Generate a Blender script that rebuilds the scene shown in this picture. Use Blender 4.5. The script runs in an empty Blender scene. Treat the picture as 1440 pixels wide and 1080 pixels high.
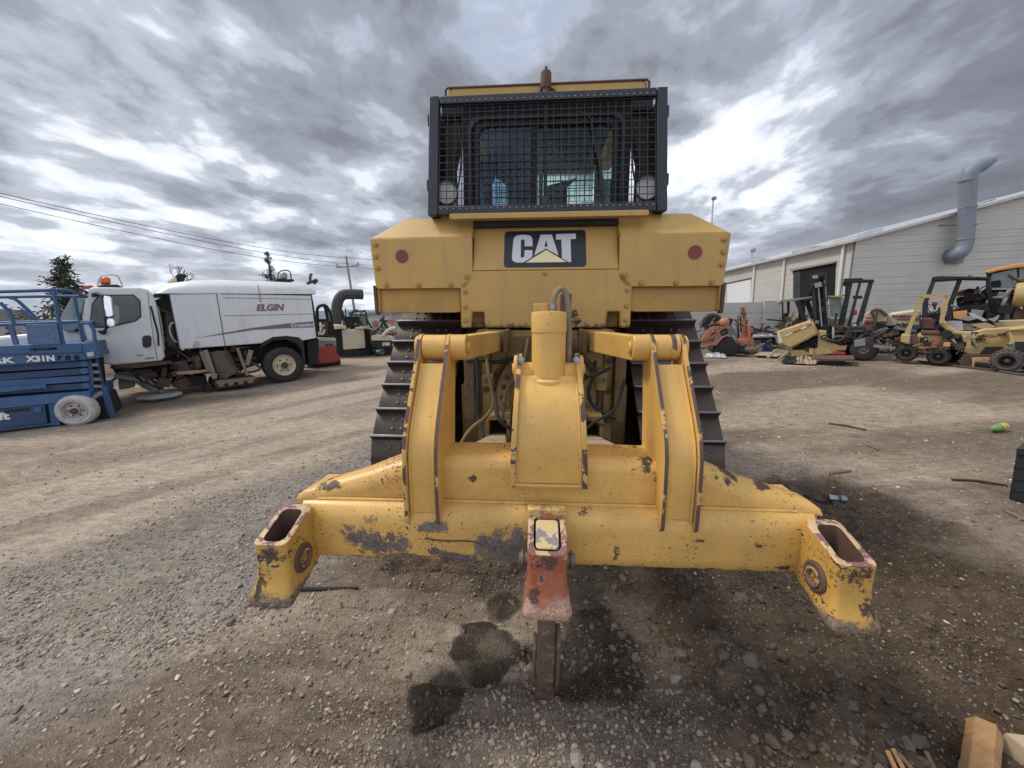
import bpy, math, random
import numpy as np
from math import sin, cos, tan, radians, pi, sqrt, atan2, hypot
from mathutils import Vector, Matrix
random.seed(7)
SC = bpy.context.scene
COL = SC.collection
# ------------------------------------------------------------------ camera
FPX = 545.0
CAM = Vector((-0.05, 0.0, 1.6))
_a, _p, _r = radians(3.7), radians(10.7), radians(2.0)
FW = Vector((-sin(_a)*cos(_p), cos(_a)*cos(_p), -sin(_p)))
_R0 = Vector((cos(_a), sin(_a), 0)); _U0 = _R0.cross(FW)
RT = cos(_r)*_R0 - sin(_r)*_U0
UP = cos(_r)*_U0 + sin(_r)*_R0
def ray(x, y):
    return FW + (x-720)/FPX*RT + (540-y)/FPX*UP
def ground(px, py, z=0.0):
    d = ray(px, py); t = (z-CAM.z)/d.z
    return CAM + d*t
cd = bpy.data.cameras.new('camera'); cam = bpy.data.objects.new('camera', cd); COL.objects.link(cam)
cam.matrix_world = Matrix(((RT.x, UP.x, -FW.x, CAM.x), (RT.y, UP.y, -FW.y, CAM.y), (RT.z, UP.z, -FW.z, CAM.z), (0, 0, 0, 1)))
cd.sensor_width = 36; cd.lens = 36*FPX/1440; cd.clip_end = 8000; cd.clip_start = 0.05
SC.camera = cam

# ------------------------------------------------------------------ mesh builder
class MB:
    def __init__(s): s.v = []; s.f = []; s.m = []
    def add(s, vs, fs, mi=0):
        o = len(s.v); s.v += [tuple(v) for v in vs]; s.f += [tuple(i+o for i in f) for f in fs]
        s.m += [mi]*len(fs) if isinstance(mi, int) else list(mi)
        return s
    def box(s, x0, x1, y0, y1, z0, z1, mi=0):
        return s.add([(x, y, z) for x in (x0, x1) for y in (y0, y1) for z in (z0, z1)],
                     [(0, 1, 3, 2), (4, 6, 7, 5), (0, 4, 5, 1), (2, 3, 7, 6), (0, 2, 6, 4), (1, 5, 7, 3)], mi)
    def hexa(s, b, t, mi=0):            # b,t: 4 points each
        return s.add(list(b)+list(t), [(3, 2, 1, 0), (4, 5, 6, 7)]+[(i, (i+1) % 4, 4+(i+1) % 4, 4+i) for i in range(4)], mi)
    def bar(s, p, q, w, h=None, up=(0, 0, 1), mi=0):
        p, q = Vector(p), Vector(q); h = h or w; d = (q-p).normalized(); u = Vector(up)
        if abs(d.dot(u)) > .98: u = Vector((1, 0, 0)) if abs(d.x) < .9 else Vector((0, 1, 0))
        r = d.cross(u).normalized(); u = r.cross(d)
        c = [r*(-w/2)+u*(-h/2), r*(w/2)+u*(-h/2), r*(w/2)+u*(h/2), r*(-w/2)+u*(h/2)]
        return s.hexa([p+k for k in c], [q+k for k in c], mi)
    def prism(s, pts, d0, d1, ax='y', mi=0, rim=None):
        # pts 2-D; ax = extrusion axis; (a,b) -> y:(x,z) x:(y,z) z:(x,y)
        f = {'y': lambda a, b, d: (a, d, b), 'x': lambda a, b, d: (d, a, b), 'z': lambda a, b, d: (a, b, d)}[ax]
        n = len(pts); v = [f(a, b, d0) for a, b in pts]+[f(a, b, d1) for a, b in pts]
        fs = [tuple(range(n-1, -1, -1)), tuple(range(n, 2*n))]+[(i, (i+1) % n, n+(i+1) % n, n+i) for i in range(n)]
        return s.add(v, fs, [mi, mi]+[mi if rim is None else rim]*n)
    def cyl(s, p, q, r, r2=None, n=20, mi=0, cap=True):
        p, q = Vector(p), Vector(q); r2 = r if r2 is None else r2; d = (q-p).normalized()
        u = d.orthogonal().normalized(); w = d.cross(u)
        v = [p+(u*cos(2*pi*i/n)+w*sin(2*pi*i/n))*r for i in range(n)]+[q+(u*cos(2*pi*i/n)+w*sin(2*pi*i/n))*r2 for i in range(n)]
        fs = [(i, (i+1) % n, n+(i+1) % n, n+i) for i in range(n)]
        if cap: fs += [tuple(range(n-1, -1, -1)), tuple(range(n, 2*n))]
        return s.add(v, fs, mi)
    def lathe(s, prof, p, ax, n=32, mi=0):     # prof: (radius, along)
        p = Vector(p); d = Vector(ax).normalized(); u = d.orthogonal().normalized(); w = d.cross(u); v = []; fs = []
        for r, t in prof:
            for i in range(n): v.append(p+d*t+(u*cos(2*pi*i/n)+w*sin(2*pi*i/n))*r)
        m = len(prof)
        for k in range(m-1):
            for i in range(n): fs.append((k*n+i, k*n+(i+1) % n, (k+1)*n+(i+1) % n, (k+1)*n+i))
        return s.add(v, fs, mi)
    def tube(s, pts, r, n=8, mi=0, smooth=0):
        P = [Vector(p) for p in pts]
        for _ in range(smooth):
            Q = [P[0]]
            for a, b in zip(P, P[1:]): Q += [a*.75+b*.25, a*.25+b*.75]
            P = Q+[P[-1]]
        u = None; v = []; fs = []
        for i, p in enumerate(P):
            d = (P[min(i+1, len(P)-1)]-P[max(i-1, 0)]).normalized()
            u = d.orthogonal().normalized() if u is None else (u-d*u.dot(d)).normalized()
            w = d.cross(u); rr = r if not hasattr(r, '__len__') else r[min(i, len(r)-1)]
            v += [p+(u*cos(2*pi*k/n)+w*sin(2*pi*k/n))*rr for k in range(n)]
        for i in range(len(P)-1):
            fs += [(i*n+k, i*n+(k+1) % n, (i+1)*n+(k+1) % n, (i+1)*n+k) for k in range(n)]
        fs += [tuple(range(n-1, -1, -1)), tuple(range(len(v)-n, len(v)))]
        return s.add(v, fs, mi)
    def loft(s, rings, closed=True, caps=True, mi=0):
        n = len(rings[0]); v = [p for r in rings for p in r]; fs = []
        for k in range(len(rings)-1):
            for i in range(n if closed else n-1): fs.append((k*n+i, k*n+(i+1) % n, (k+1)*n+(i+1) % n, (k+1)*n+i))
        if caps: fs += [tuple(range(n-1, -1, -1)), tuple(range(len(v)-n, len(v)))]
        return s.add(v, fs, mi)
    def ball(s, c, r, n=10, mi=0, sz=(1, 1, 1)):
        c = Vector(c); v = []; fs = []; m = n//2
        for k in range(m+1):
            t = pi*k/m
            for i in range(n): v.append((c.x+r*sz[0]*sin(t)*cos(2*pi*i/n), c.y+r*sz[1]*sin(t)*sin(2*pi*i/n), c.z+r*sz[2]*cos(t)))
        for k in range(m):
            for i in range(n): fs.append((k*n+i, (k+1)*n+i, (k+1)*n+(i+1) % n, k*n+(i+1) % n))
        return s.add(v, fs, mi)
    def bolt(s, c, ax, r=.012, h=.01, mi=0):
        c = Vector(c); d = Vector(ax).normalized(); s.cyl(c-d*.002, c+d*h*.3, r*1.35, n=10, mi=mi); s.cyl(c+d*h*.2, c+d*h, r, r*.85, n=6, mi=mi); return s
    def each(s, name, mat, parent, locs, **kw):
        o = s.build(name, mat, parent, **kw); o.location = locs[0]
        for l in locs[1:]:
            c = o.copy(); COL.objects.link(c); c.location = l
        return o
    def map(s, f): s.v = [tuple(f(*p)) for p in s.v]; return s
    def build(s, name, mat, parent=None, bevel=0, smooth=35, seg=2, merge=True):
        me = bpy.data.meshes.new(name); me.from_pydata(s.v, [], s.f)
        for m in (mat if isinstance(mat, (list, tuple)) else [mat]): me.materials.append(m)
        if len(set(s.m)) > 1: me.polygons.foreach_set('material_index', s.m)
        import bmesh
        b = bmesh.new(); b.from_mesh(me)
        if merge: bmesh.ops.remove_doubles(b, verts=b.verts, dist=1e-5)
        bmesh.ops.recalc_face_normals(b, faces=b.faces); b.to_mesh(me); b.free()
        if smooth:
            me.polygons.foreach_set('use_smooth', [True]*len(me.polygons)); me.set_sharp_from_angle(angle=radians(smooth))
        me.update()
        o = bpy.data.objects.new(name, me); COL.objects.link(o)
        if parent is not None: o.parent = parent
        if bevel:
            md = o.modifiers.new('bevel', 'BEVEL'); md.width = bevel; md.segments = seg; md.limit_method = 'ANGLE'; md.angle_limit = radians(40); md.harden_normals = False
        return o
def tag(o, label=None, cat=None, group=None, kind=None):
    for k, v in (('label', label), ('category', cat), ('group', group), ('kind', kind)):
        if v: o[k] = v
    return o
def empty(name, label=None, cat=None, group=None, mw=None, parent=None):
    o = bpy.data.objects.new(name, None); COL.objects.link(o); o.empty_display_size = .2
    if mw is not None: o.matrix_world = mw
    if parent is not None: o.parent = parent
    return tag(o, label, cat, group)
def rrect(x0, x1, y0, y1, r, n=3):
    out = []
    for cx, cy, a0 in ((x1-r, y1-r, 0), (x0+r, y1-r, 90), (x0+r, y0+r, 180), (x1-r, y0+r, 270)):
        for i in range(n+1):
            t = radians(a0+90*i/n); out.append((cx+r*cos(t), cy+r*sin(t)))
    return out
class Fr:
    """a thing's own frame: origin on the ground, u along it, n away from the viewer; q() measures a photo point on the plane d metres behind the origin"""
    def __init__(s, O, u, up=(0, 0, 1)):
        s.O = Vector(O); s.u = Vector(u).normalized(); s.z = Vector(up).normalized(); s.n = s.z.cross(s.u).normalized()
        s.mw = Matrix(((s.u.x, s.n.x, s.z.x, s.O.x), (s.u.y, s.n.y, s.z.y, s.O.y), (s.u.z, s.n.z, s.z.z, s.O.z), (0, 0, 0, 1)))
    def q(s, px, py, d=0.0):
        r = ray(px, py); t = (d-(CAM-s.O).dot(s.n))/r.dot(s.n); P = CAM+r*t-s.O
        return (P.dot(s.u), P.dot(s.z))
    def qs(s, pts, d=0.0): return [s.q(x, y, d) for x, y in pts]
    def q3(s, px, py, d=0.0):
        a, z = s.q(px, py, d); return (a, d, z)
def frame_at(px, py, deg=0.0):
    """frame whose origin is the ground point seen at px,py; deg turns it from square-on"""
    P = ground(px, py); v = P-CAM; v.z = 0; v.normalize(); u = Vector((v.y, -v.x, 0)); c, s_ = cos(radians(deg)), sin(radians(deg))
    return Fr(P, (u.x*c-u.y*s_, u.x*s_+u.y*c, 0))

# ------------------------------------------------------------------ materials
def newmat(name):
    m = bpy.data.materials.new(name); m.use_nodes = True; nt = m.node_tree
    b = nt.nodes['Principled BSDF']; return m, nt, b
def nd(nt, typ, props=None, **inp):
    n = nt.nodes.new('ShaderNode'+typ)
    for k, v in (props or {}).items(): setattr(n, k, v)
    for k, v in inp.items():
        key = int(k[1:]) if k[0] == 'i' and k[1:].isdigit() else k
        s = n.inputs[key]
        if isinstance(v, bpy.types.NodeSocket): nt.links.new(v, s)
        else: s.default_value = (tuple(v)+(1,) if hasattr(v, '__len__') and len(v) == 3 and s.type == 'RGBA' else v)
    return n
def objco(nt): return nd(nt, 'TexCoord').outputs['Object']
def noise(nt, co, scale, detail=3, rough=.55, dist=0.0):
    return nd(nt, 'TexNoise', None, Vector=co, Scale=scale, Detail=detail, Roughness=rough, Distortion=dist).outputs['Fac']
def ramp(nt, v, a, b, o0=0.0, o1=1.0):
    n = nd(nt, 'MapRange', None, Value=v); n.inputs[1].default_value = a; n.inputs[2].default_value = b; n.inputs[3].default_value = o0; n.inputs[4].default_value = o1
    return n.outputs[0]
def mix(nt, f, a, b, bt='MIX'):
    n = nd(nt, 'Mix', {'data_type': 'RGBA', 'blend_type': bt})
    for i, v in ((0, f), (6, a), (7, b)):
        s = n.inputs[i]
        if isinstance(v, bpy.types.NodeSocket): nt.links.new(v, s)
        else: s.default_value = (tuple(v)+(1,)) if hasattr(v, '__len__') and len(v) == 3 else v
    return n.outputs[2]
def mth(nt, op, a, b=0.0, clamp=False):
    n = nd(nt, 'Math', {'operation': op, 'use_clamp': clamp}, i0=a, i1=b); return n.outputs[0]
def bump(nt, b, h, strength, dist=.002):
    n = nd(nt, 'Bump', None, Height=h, Strength=strength, Distance=dist); nt.links.new(n.outputs[0], b.inputs['Normal']); return n
def wear(name, base, rough=.45, chip=None, chipcol=(.07, .045, .04), rimcol=None, cscale=14, dirt=.25, dirtcol=(.16, .12, .085), dscale=2.5,
         metal=0.0, var=.08, edge=0.0, mud=None, mudcol=(.13, .11, .09), bmp=.25, speck=0.0, spec=.4, dirtlo=.42, dirthi=.72):
    m, nt, b = newmat(name); co = objco(nt)
    n1 = noise(nt, co, 3.1, 4); n2 = noise(nt, co, 45, 3)
    c = mix(nt, ramp(nt, n1, .3, .7), tuple(x*(1-var) for x in base), tuple(min(1, x*(1+var)) for x in base))
    c = mix(nt, ramp(nt, noise(nt, co, dscale, 6, .65), dirtlo, dirthi, 0, dirt), c, dirtcol)
    c = mix(nt, ramp(nt, n2, .35, .75, 0, dirt*.35), c, dirtcol)
    R = ramp(nt, n1, .3, .7, rough-.06, rough+.1); H = mth(nt, 'MULTIPLY', n2, .15)
    if speck:
        sm = ramp(nt, noise(nt, co, 4.3, 3, .6), .40, .70, .0, .13*speck); sp = ramp(nt, mth(nt, 'ADD', noise(nt, co, 105, 2, .6), sm), .715, .735); c = mix(nt, sp, c, chipcol)
    if chip is not None or edge:
        cn = noise(nt, co, cscale, 5, .68, .3)
        if edge:
            bv = nd(nt, 'Bevel', {'samples': 4}, Radius=.012).outputs[0]; g = nd(nt, 'NewGeometry').outputs['Normal']
            e = mth(nt, 'SUBTRACT', 1.0, nd(nt, 'VectorMath', {'operation': 'DOT_PRODUCT'}, i0=bv, i1=g).outputs['Value'])
            cn = mth(nt, 'ADD', cn, mth(nt, 'MULTIPLY', ramp(nt, e, 0.0, .25), edge))
        t = .69 if chip is None else chip
        k = ramp(nt, cn, t, t+.012)
        if rimcol: c = mix(nt, ramp(nt, cn, t-.02, t-.01), c, rimcol)
        c = mix(nt, k, c, chipcol); R = mth(nt, 'ADD', R, mth(nt, 'MULTIPLY', k, .2)); H = mth(nt, 'SUBTRACT', H, k)
    if mud is not None:
        mn = noise(nt, co, 5, 8, .72); k = ramp(nt, mn, mud, mud+.05)
        mc = mix(nt, noise(nt, co, 70, 4), tuple(x*.5 for x in mudcol), tuple(x*1.5 for x in mudcol))
        c = mix(nt, k, c, mc); R = mth(nt, 'MAXIMUM', R, mth(nt, 'MULTIPLY', k, .95)); H = mth(nt, 'ADD', H, mth(nt, 'MULTIPLY', mth(nt, 'MULTIPLY', k, noise(nt, co, 60, 6, .7)), 5.0))
    nt.links.new(c, b.inputs['Base Color']); nt.links.new(R, b.inputs['Roughness']); b.inputs['Metallic'].default_value = metal
    b.inputs['Specular IOR Level'].default_value = spec
    bump(nt, b, H, bmp); return m
def glass(name, tint=(.5, .6, .58), refl=.08):
    m, nt, b = newmat(name); nt.nodes.remove(b); out = nt.nodes['Material Output']
    t = nd(nt, 'BsdfTransparent', None, Color=tint); g = nd(nt, 'BsdfGlossy', None, Color=(.8, .85, .9), Roughness=.03)
    fr = nd(nt, 'Fresnel', None, IOR=1.5).outputs[0]; f = mth(nt, 'ADD', mth(nt, 'MULTIPLY', fr, .35), refl*.4)
    x = nd(nt, 'MixShader', None, i0=f, i1=t.outputs[0], i2=g.outputs[0]); nt.links.new(x.outputs[0], out.inputs[0]); return m
M = {}
YEL = (.60, .345, .072)
M['rip'] = wear('ripper_yellow', (.68, .405, .108), .36, edge=.13, chip=.725, chipcol=(.10, .055, .04), rimcol=(.75, .56, .25), cscale=11, dirt=.38, dirtcol=(.33, .19, .06), speck=.22)
M['ripb'] = wear('ripper_beam_yellow', (.68, .405, .108), .40, edge=.12, chip=.705, chipcol=(.09, .05, .04), rimcol=(.75, .55, .25), cscale=13, dirt=.5, dirtcol=(.30, .17, .06), speck=1.3)
M['ripmud'] = wear('caked_mud', (.15, .13, .11), .95, dirt=.5, bmp=1.0, dirtcol=(.06, .05, .045), dscale=40)
M['edge'] = wear('worn_edge', (.60, .37, .09), .5, chip=.50, chipcol=(.095, .062, .058), rimcol=(.64, .43, .15), cscale=11, dirt=.2)
M['edge2'] = wear('bare_primer_edge', (.095, .062, .058), .5, chip=.56, chipcol=(.58, .36, .11), rimcol=(.16, .10, .07), cscale=8, dirt=.5, dirtcol=(.16, .09, .05), dscale=20)
M['pock'] = wear('worn_pocket_yellow', (.58, .335, .07), .45, chip=.60, chipcol=(.085, .05, .04), rimcol=(.6, .45, .22), cscale=9, dirt=.45, dirtcol=(.2, .13, .06), speck=1.7, edge=.2)
M['pockrim'] = wear('scraped_rim', (.55, .38, .18), .5, chip=.50, chipcol=(.19, .10, .085), rimcol=(.5, .34, .25), cscale=13, dirt=.5, dirtcol=(.3, .2, .15))
M['red'] = wear('worn_red_orange', (.34, .088, .036), .42, chip=.62, chipcol=(.14, .07, .05), rimcol=(.5, .28, .2), cscale=15, dirt=.6, dirtcol=(.42, .27, .2), dscale=5, speck=.6, edge=.1)
M['rust'] = wear('brown_rust', (.13, .07, .045), .8, dirt=.6, dirtcol=(.05, .035, .03), dscale=9, bmp=.6)
M['shank'] = wear('rusty_shank_steel', (.10, .052, .036), .5, chip=.56, chipcol=(.20, .16, .13), cscale=22, dirt=.8, dirtcol=(.19, .14, .11), dscale=9, metal=.3, bmp=.5)
M['tank'] = wear('body_yellow', (.52, .32, .088), .42, chip=.80, dirt=.30, dirtcol=(.30, .2, .09), dscale=1.7, bmp=.12)
M['tankb'] = wear('body_yellow_grimy', (.49, .285, .065), .5, chip=.77, dirt=.6, dirtcol=(.2, .13, .07), dscale=3.5)
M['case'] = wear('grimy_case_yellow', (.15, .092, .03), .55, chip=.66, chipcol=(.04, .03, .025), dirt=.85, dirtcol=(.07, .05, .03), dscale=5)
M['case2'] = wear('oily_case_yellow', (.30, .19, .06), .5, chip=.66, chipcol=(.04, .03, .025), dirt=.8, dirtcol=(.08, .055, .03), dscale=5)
M['shtop'] = wear('polished_shank_top', (.58, .44, .2), .4, chip=.52, chipcol=(.22, .19, .17), rimcol=(.5, .42, .3), cscale=14, dirt=.3)
M['dust'] = wear('dusty_tan', (.36, .28, .18), .85, dirt=.4, dirtcol=(.3, .22, .12), dscale=8)
M['track'] = wear('track_steel', (.055, .042, .035), .42, dirt=.7, dirtcol=(.12, .08, .055), dscale=6, metal=.45, bmp=.5)
M['grous'] = wear('polished_grouser', (.26, .26, .27), .35, dirt=.5, dirtcol=(.07, .055, .045), metal=.8)
M['blk'] = wear('black_guard_paint', (.018, .022, .026), .45, dirt=.25, dirtcol=(.07, .07, .07), dscale=9, bmp=.1)
M['blk2'] = wear('flat_black', (.02, .02, .02), .8, dirt=.3, dirtcol=(.05, .045, .04))
M['steel'] = wear('bare_steel', (.3, .3, .3), .35, metal=.9, dirt=.4)
M['hose'] = wear('braided_hose', (.24, .2, .14), .7, dirt=.5, dirtcol=(.1, .08, .06), dscale=30, bmp=.5)
M['rubber'] = wear('tyre_rubber', (.022, .021, .021), .75, dirt=.4, dirtcol=(.09, .075, .06), dscale=6, bmp=.3)
M['white'] = wear('white_paint', (.68, .70, .70), .35, dirt=.22, dirtcol=(.42, .40, .36), dscale=1.2, bmp=.03, var=.03, dirtlo=.5, dirthi=.8)
M['cream'] = wear('cream_paint', (.60, .53, .36), .5, dirt=.35, dirtcol=(.3, .25, .17))
M['blue'] = wear('faded_blue_paint', (.035, .095, .22), .5, dirt=.35, dirtcol=(.10, .15, .22), dscale=3, chip=.74, chipcol=(.1, .09, .09))
M['blue2'] = wear('dark_blue_paint', (.02, .055, .13), .5, dirt=.3, dirtcol=(.06, .08, .1), dscale=3)
M['yel2'] = wear('faded_equipment_yellow', (.50, .36, .15), .6, chip=.64, chipcol=(.12, .07, .05), dirt=.6, dirtcol=(.3, .22, .12), dscale=3)
M['org'] = wear('faded_orange', (.42, .15, .075), .55, chip=.66, chipcol=(.12, .07, .05), dirt=.4, dirtcol=(.3, .18, .12), dscale=4)
M['org2'] = wear('excavator_orange', (.62, .28, .07), .5, dirt=.3, dirtcol=(.3, .18, .1))
M['redp'] = wear('red_paint', (.42, .045, .04), .45, dirt=.3)
M['greyp'] = wear('grey_paint', (.26, .26, .25), .6, dirt=.4)
M['lgrey'] = wear('light_grey_metal', (.45, .46, .47), .45, dirt=.35, dirtcol=(.25, .24, .22), metal=.2)
M['brown'] = wear('dark_brown_scrap', (.085, .055, .042), .8, dirt=.5, dirtcol=(.05, .04, .035), bmp=.6)
M['seat'] = wear('cracked_maroon_vinyl', (.10, .04, .035), .6, dirt=.4)
M['chrome'] = wear('chrome', (.75, .75, .76), .12, metal=1, dirt=.1, bmp=.03)
M['amber'] = wear('amber_lens', (.65, .16, .02), .2, dirt=.1)
M['glassd'] = glass('dark_glass', (.05, .06, .065), .12)
M['glassw'] = glass('windscreen_glass', (.66, .74, .72), .05)
M['glassg'] = glass('green_glass', (.89, .96, .94), .02)
M['glassb'] = glass('blue_tinted_glass', (.62, .74, .87), .03)
M['glassc'] = glass('clear_glass', (.75, .82, .8), .05)
M['black'] = wear('matt_black_void', (.006, .006, .006), .9, dirt=0)
M['bolt'] = wear('dusty_bolt', (.16, .13, .11), .5, metal=.5, dirt=.5)
M['post2'] = wear('dark_grey_foam', (.05, .05, .052), .8, dirt=.3)
M['dtyre'] = wear('muddy_tyre', (.06, .056, .052), .9, dirt=.7, dirtcol=(.13, .11, .09), dscale=9, bmp=.6)
M['refl'] = wear('red_reflector', (.20, .028, .03), .4, dirt=.3, dirtcol=(.15, .05, .05))
M['decal'] = wear('decal_black', (.018, .021, .025), .35, dirt=.15, dirtcol=(.06, .06, .07), bmp=.02)
M['decalw'] = wear('decal_silver_white', (.60, .61, .63), .45, dirt=.25, dirtcol=(.45, .45, .46), dscale=12, bmp=.02)
M['cap'] = wear('pale_yellow', (.80, .72, .40), .5, dirt=.1)
M['lens'] = wear('frosted_lamp_glass', (.42, .42, .42), .15, dirt=.3, bmp=.05)
M['post'] = wear('brown_black_paint', (.05, .04, .03), .6, dirt=.5, dirtcol=(.12, .09, .06))
M['duct'] = wear('blue_grey_duct', (.19, .22, .26), .5, dirt=.4, dirtcol=(.13, .14, .16))
M['greenp'] = wear('green_plastic', (.16, .30, .10), .3, dirt=.3)
M['yel3'] = wear('yellow_label', (.65, .50, .05), .5, dirt=.2)
def layer(m, mask, col, rough=.9, h=4.0):
    nt = m.node_tree; b = nt.nodes['Principled BSDF']; co = objco(nt); k = mask(nt, co)
    s = b.inputs['Base Color'].links[0].from_socket; r = b.inputs['Roughness'].links[0].from_socket; bn = [n for n in nt.nodes if n.type == 'BUMP'][0]; hs = bn.inputs['Height'].links[0].from_socket
    mc = mix(nt, ramp(nt, noise(nt, co, 85, 4, .7), .35, .65), tuple(x*.55 for x in col), tuple(x*1.5 for x in col))
    nt.links.new(mix(nt, k, s, mc), b.inputs['Base Color']); nt.links.new(mth(nt, 'ADD', r, mth(nt, 'MULTIPLY', k, rough-.4), True), b.inputs['Roughness'])
    nt.links.new(mth(nt, 'ADD', hs, mth(nt, 'MULTIPLY', k, mth(nt, 'MULTIPLY', noise(nt, co, 70, 6, .7), h))), bn.inputs['Height']); bn.inputs['Strength'].default_value = .6
def spots(lst, th=.5, sc=22):
    def f(nt, co):
        sp = nd(nt, 'SeparateXYZ', None, Vector=co); tot = None
        for cx, cz, rx, rz in lst:
            a = mth(nt, 'DIVIDE', mth(nt, 'SUBTRACT', sp.outputs[0], cx), rx); b_ = mth(nt, 'DIVIDE', mth(nt, 'SUBTRACT', sp.outputs[2], cz), rz)
            d = mth(nt, 'SUBTRACT', 1.0, mth(nt, 'SQRT', mth(nt, 'ADD', mth(nt, 'MULTIPLY', a, a), mth(nt, 'MULTIPLY', b_, b_))))
            tot = d if tot is None else mth(nt, 'MAXIMUM', tot, d)
        v = mth(nt, 'ADD', mth(nt, 'MULTIPLY', mth(nt, 'MAXIMUM', tot, -1.2), .26), noise(nt, co, sc, 8, .74)); return ramp(nt, v, th, th+.07)
    return f
def below(z0, z1, amt=.5, sc=14, th=.55):
    def f(nt, co):
        sp = nd(nt, 'SeparateXYZ', None, Vector=co); g = ramp(nt, sp.outputs[2], z0, z1, amt, -.15); return ramp(nt, mth(nt, 'ADD', g, noise(nt, co, sc, 6, .7)), th, th+.10)
    return f
layer(M['ripb'], spots([(-.67, .755, .13, .075), (-.60, .74, .10, .05), (-.17, .745, .15, .08), (-.10, .73, .10, .05), (-.36, .70, .10, .035), (-.52, .69, .2, .02), (-.43, .82, .06, .03)], .565, 15), (.17, .145, .12))
layer(M['ripb'], spots([(.37, 1.03, .06, .05), (.68, 1.0, .10, .03), (.80, .96, .06, .02), (-.86, .935, .08, .02), (.76, .785, .05, .02), (.55, .80, .04, .015), (-.28, .99, .03, .02), (.14, .88, .04, .02), (.85, .70, .06, .02), (.25, .73, .02, .04)], .60, 24), (.085, .048, .035), .6, 1.0)
layer(M['ripb'], below(.668, .70, .20, 18, .60), (.09, .055, .035)); layer(M['pock'], below(.60, .70, .55, 12, .62), (.20, .145, .095)); layer(M['red'], below(.62, .74, .40, 9, .60), (.40, .25, .18), .8, 1.0); layer(M['red'], spots([(-.055, .905, .03, .05), (.03, .91, .05, .02), (.06, .85, .02, .06)], .50, 20), (.50, .33, .11), .5, .5); layer(M['red'], spots([(.0, .80, .09, .05), (-.05, .70, .04, .05)], .60, 20), (.10, .055, .04), .7, 1.0)
layer(M['pock'], spots([(s_*.95, .80, .08, .05) for s_ in (-1, 1)]+[(s_*.99, .70, .05, .08) for s_ in (-1, 1)], .62, 26), (.085, .05, .035), .6, 1.0)
layer(M['tank'], spots([(.19, 1.60, .045, .07), (.21, 1.55, .05, .05)], .58, 38), (.035, .022, .015), .6, 1.0)
layer(M['tank'], below(1.53, 1.60, .22, 20, .66), (.16, .10, .05), .6, .3)
def streaks(amt, th=.52, s=(9, 9, .9)):
    def f(nt, co): return mth(nt, 'MULTIPLY', ramp(nt, noise(nt, nd(nt, 'Mapping', None, Vector=co, Scale=s).outputs[0], 1.6, 5, .6), th, th+.22), amt)
    return f
layer(M['tank'], streaks(.55), (.36, .25, .12), .6, .1); layer(M['white'], streaks(.22, .50, (5, 5, .7)), (.36, .34, .30), .6, .1); layer(M['rip'], streaks(.35, .5, (7, 7, 2)), (.44, .28, .11), .6, .1)
layer(M['shank'], below(.0, .16, .5, 14, .60), (.15, .12, .095))
FONT = {}
def text(s, name, size, mat, parent, loc, rot, bold=.0, shear=0.0, ext=.002, sx=1.0, align='LEFT'):
    c = bpy.data.curves.new(name, 'FONT'); c.body = s; c.size = size; c.extrude = ext; c.offset = bold; c.shear = shear; c.align_x = align; c.resolution_u = 3
    t = bpy.data.objects.new('tmp', c); me = bpy.data.meshes.new_from_object(t); bpy.data.objects.remove(t)
    me.materials.clear(); me.materials.append(mat)
    for v in me.vertices: v.co.x *= sx
    o = bpy.data.objects.new(name, me); COL.objects.link(o); o.parent = parent; o.location = loc; o.rotation_euler = rot; return o
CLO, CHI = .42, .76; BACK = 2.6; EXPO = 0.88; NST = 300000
# ------------------------------------------------------------------ sky and light
w = bpy.data.worlds.new('World'); SC.world = w; w.use_nodes = True; nt = w.node_tree; bg = nt.nodes['Background']
SUN_DIR = Vector((-cos(radians(56))*sin(radians(75)), cos(radians(56))*cos(radians(75)), sin(radians(56)))); SUN_EL = math.asin(SUN_DIR.z); SUN_AZ = atan2(SUN_DIR.x, SUN_DIR.y)
sky = nd(nt, 'TexSky', {'sky_type': 'NISHITA', 'sun_disc': False, 'sun_elevation': SUN_EL, 'sun_rotation': SUN_AZ, 'air_density': 1.0, 'dust_density': 2.0})
tc = nd(nt, 'TexCoord').outputs['Generated']; sp = nd(nt, 'SeparateXYZ', None, Vector=tc)
zz = mth(nt, 'ADD', mth(nt, 'MAXIMUM', sp.outputs[2], 0.0), .17)
px_ = mth(nt, 'DIVIDE', sp.outputs[0], zz); py_ = mth(nt, 'DIVIDE', sp.outputs[1], zz)
pv = nd(nt, 'CombineXYZ', None, X=px_, Y=py_, Z=0.0).outputs[0]
rot = nd(nt, 'Mapping', None, Vector=pv, Rotation=(0, 0, radians(-38)), Scale=(1.0, .80, 1)).outputs[0]
nA = noise(nt, rot, .55, 2, .5, .2); nB = noise(nt, rot, 1.9, 8, .55, .25); nC = noise(nt, rot, 4.6, 5, .6, .3)
dens = mth(nt, 'ADD', mth(nt, 'ADD', mth(nt, 'MULTIPLY', nA, .50), mth(nt, 'MULTIPLY', nB, .62)), mth(nt, 'MULTIPLY', nC, .20))
def lobe(px, py, power):
    B = ray(px, py).normalized(); dp = nd(nt, 'VectorMath', {'operation': 'DOT_PRODUCT'}, i0=tc, i1=tuple(B)).outputs['Value']
    return mth(nt, 'POWER', mth(nt, 'MAXIMUM', dp, 0.0), power)
gap = lobe(1080, 205, 55); gap2 = lobe(975, 265, 80); darkR = lobe(1150, 20, 16); darkT = lobe(560, -60, 10); brL = lobe(390, 280, 9)
low = ramp(nt, sp.outputs[2], .0, .16, 1.0, 0.0)
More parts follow.
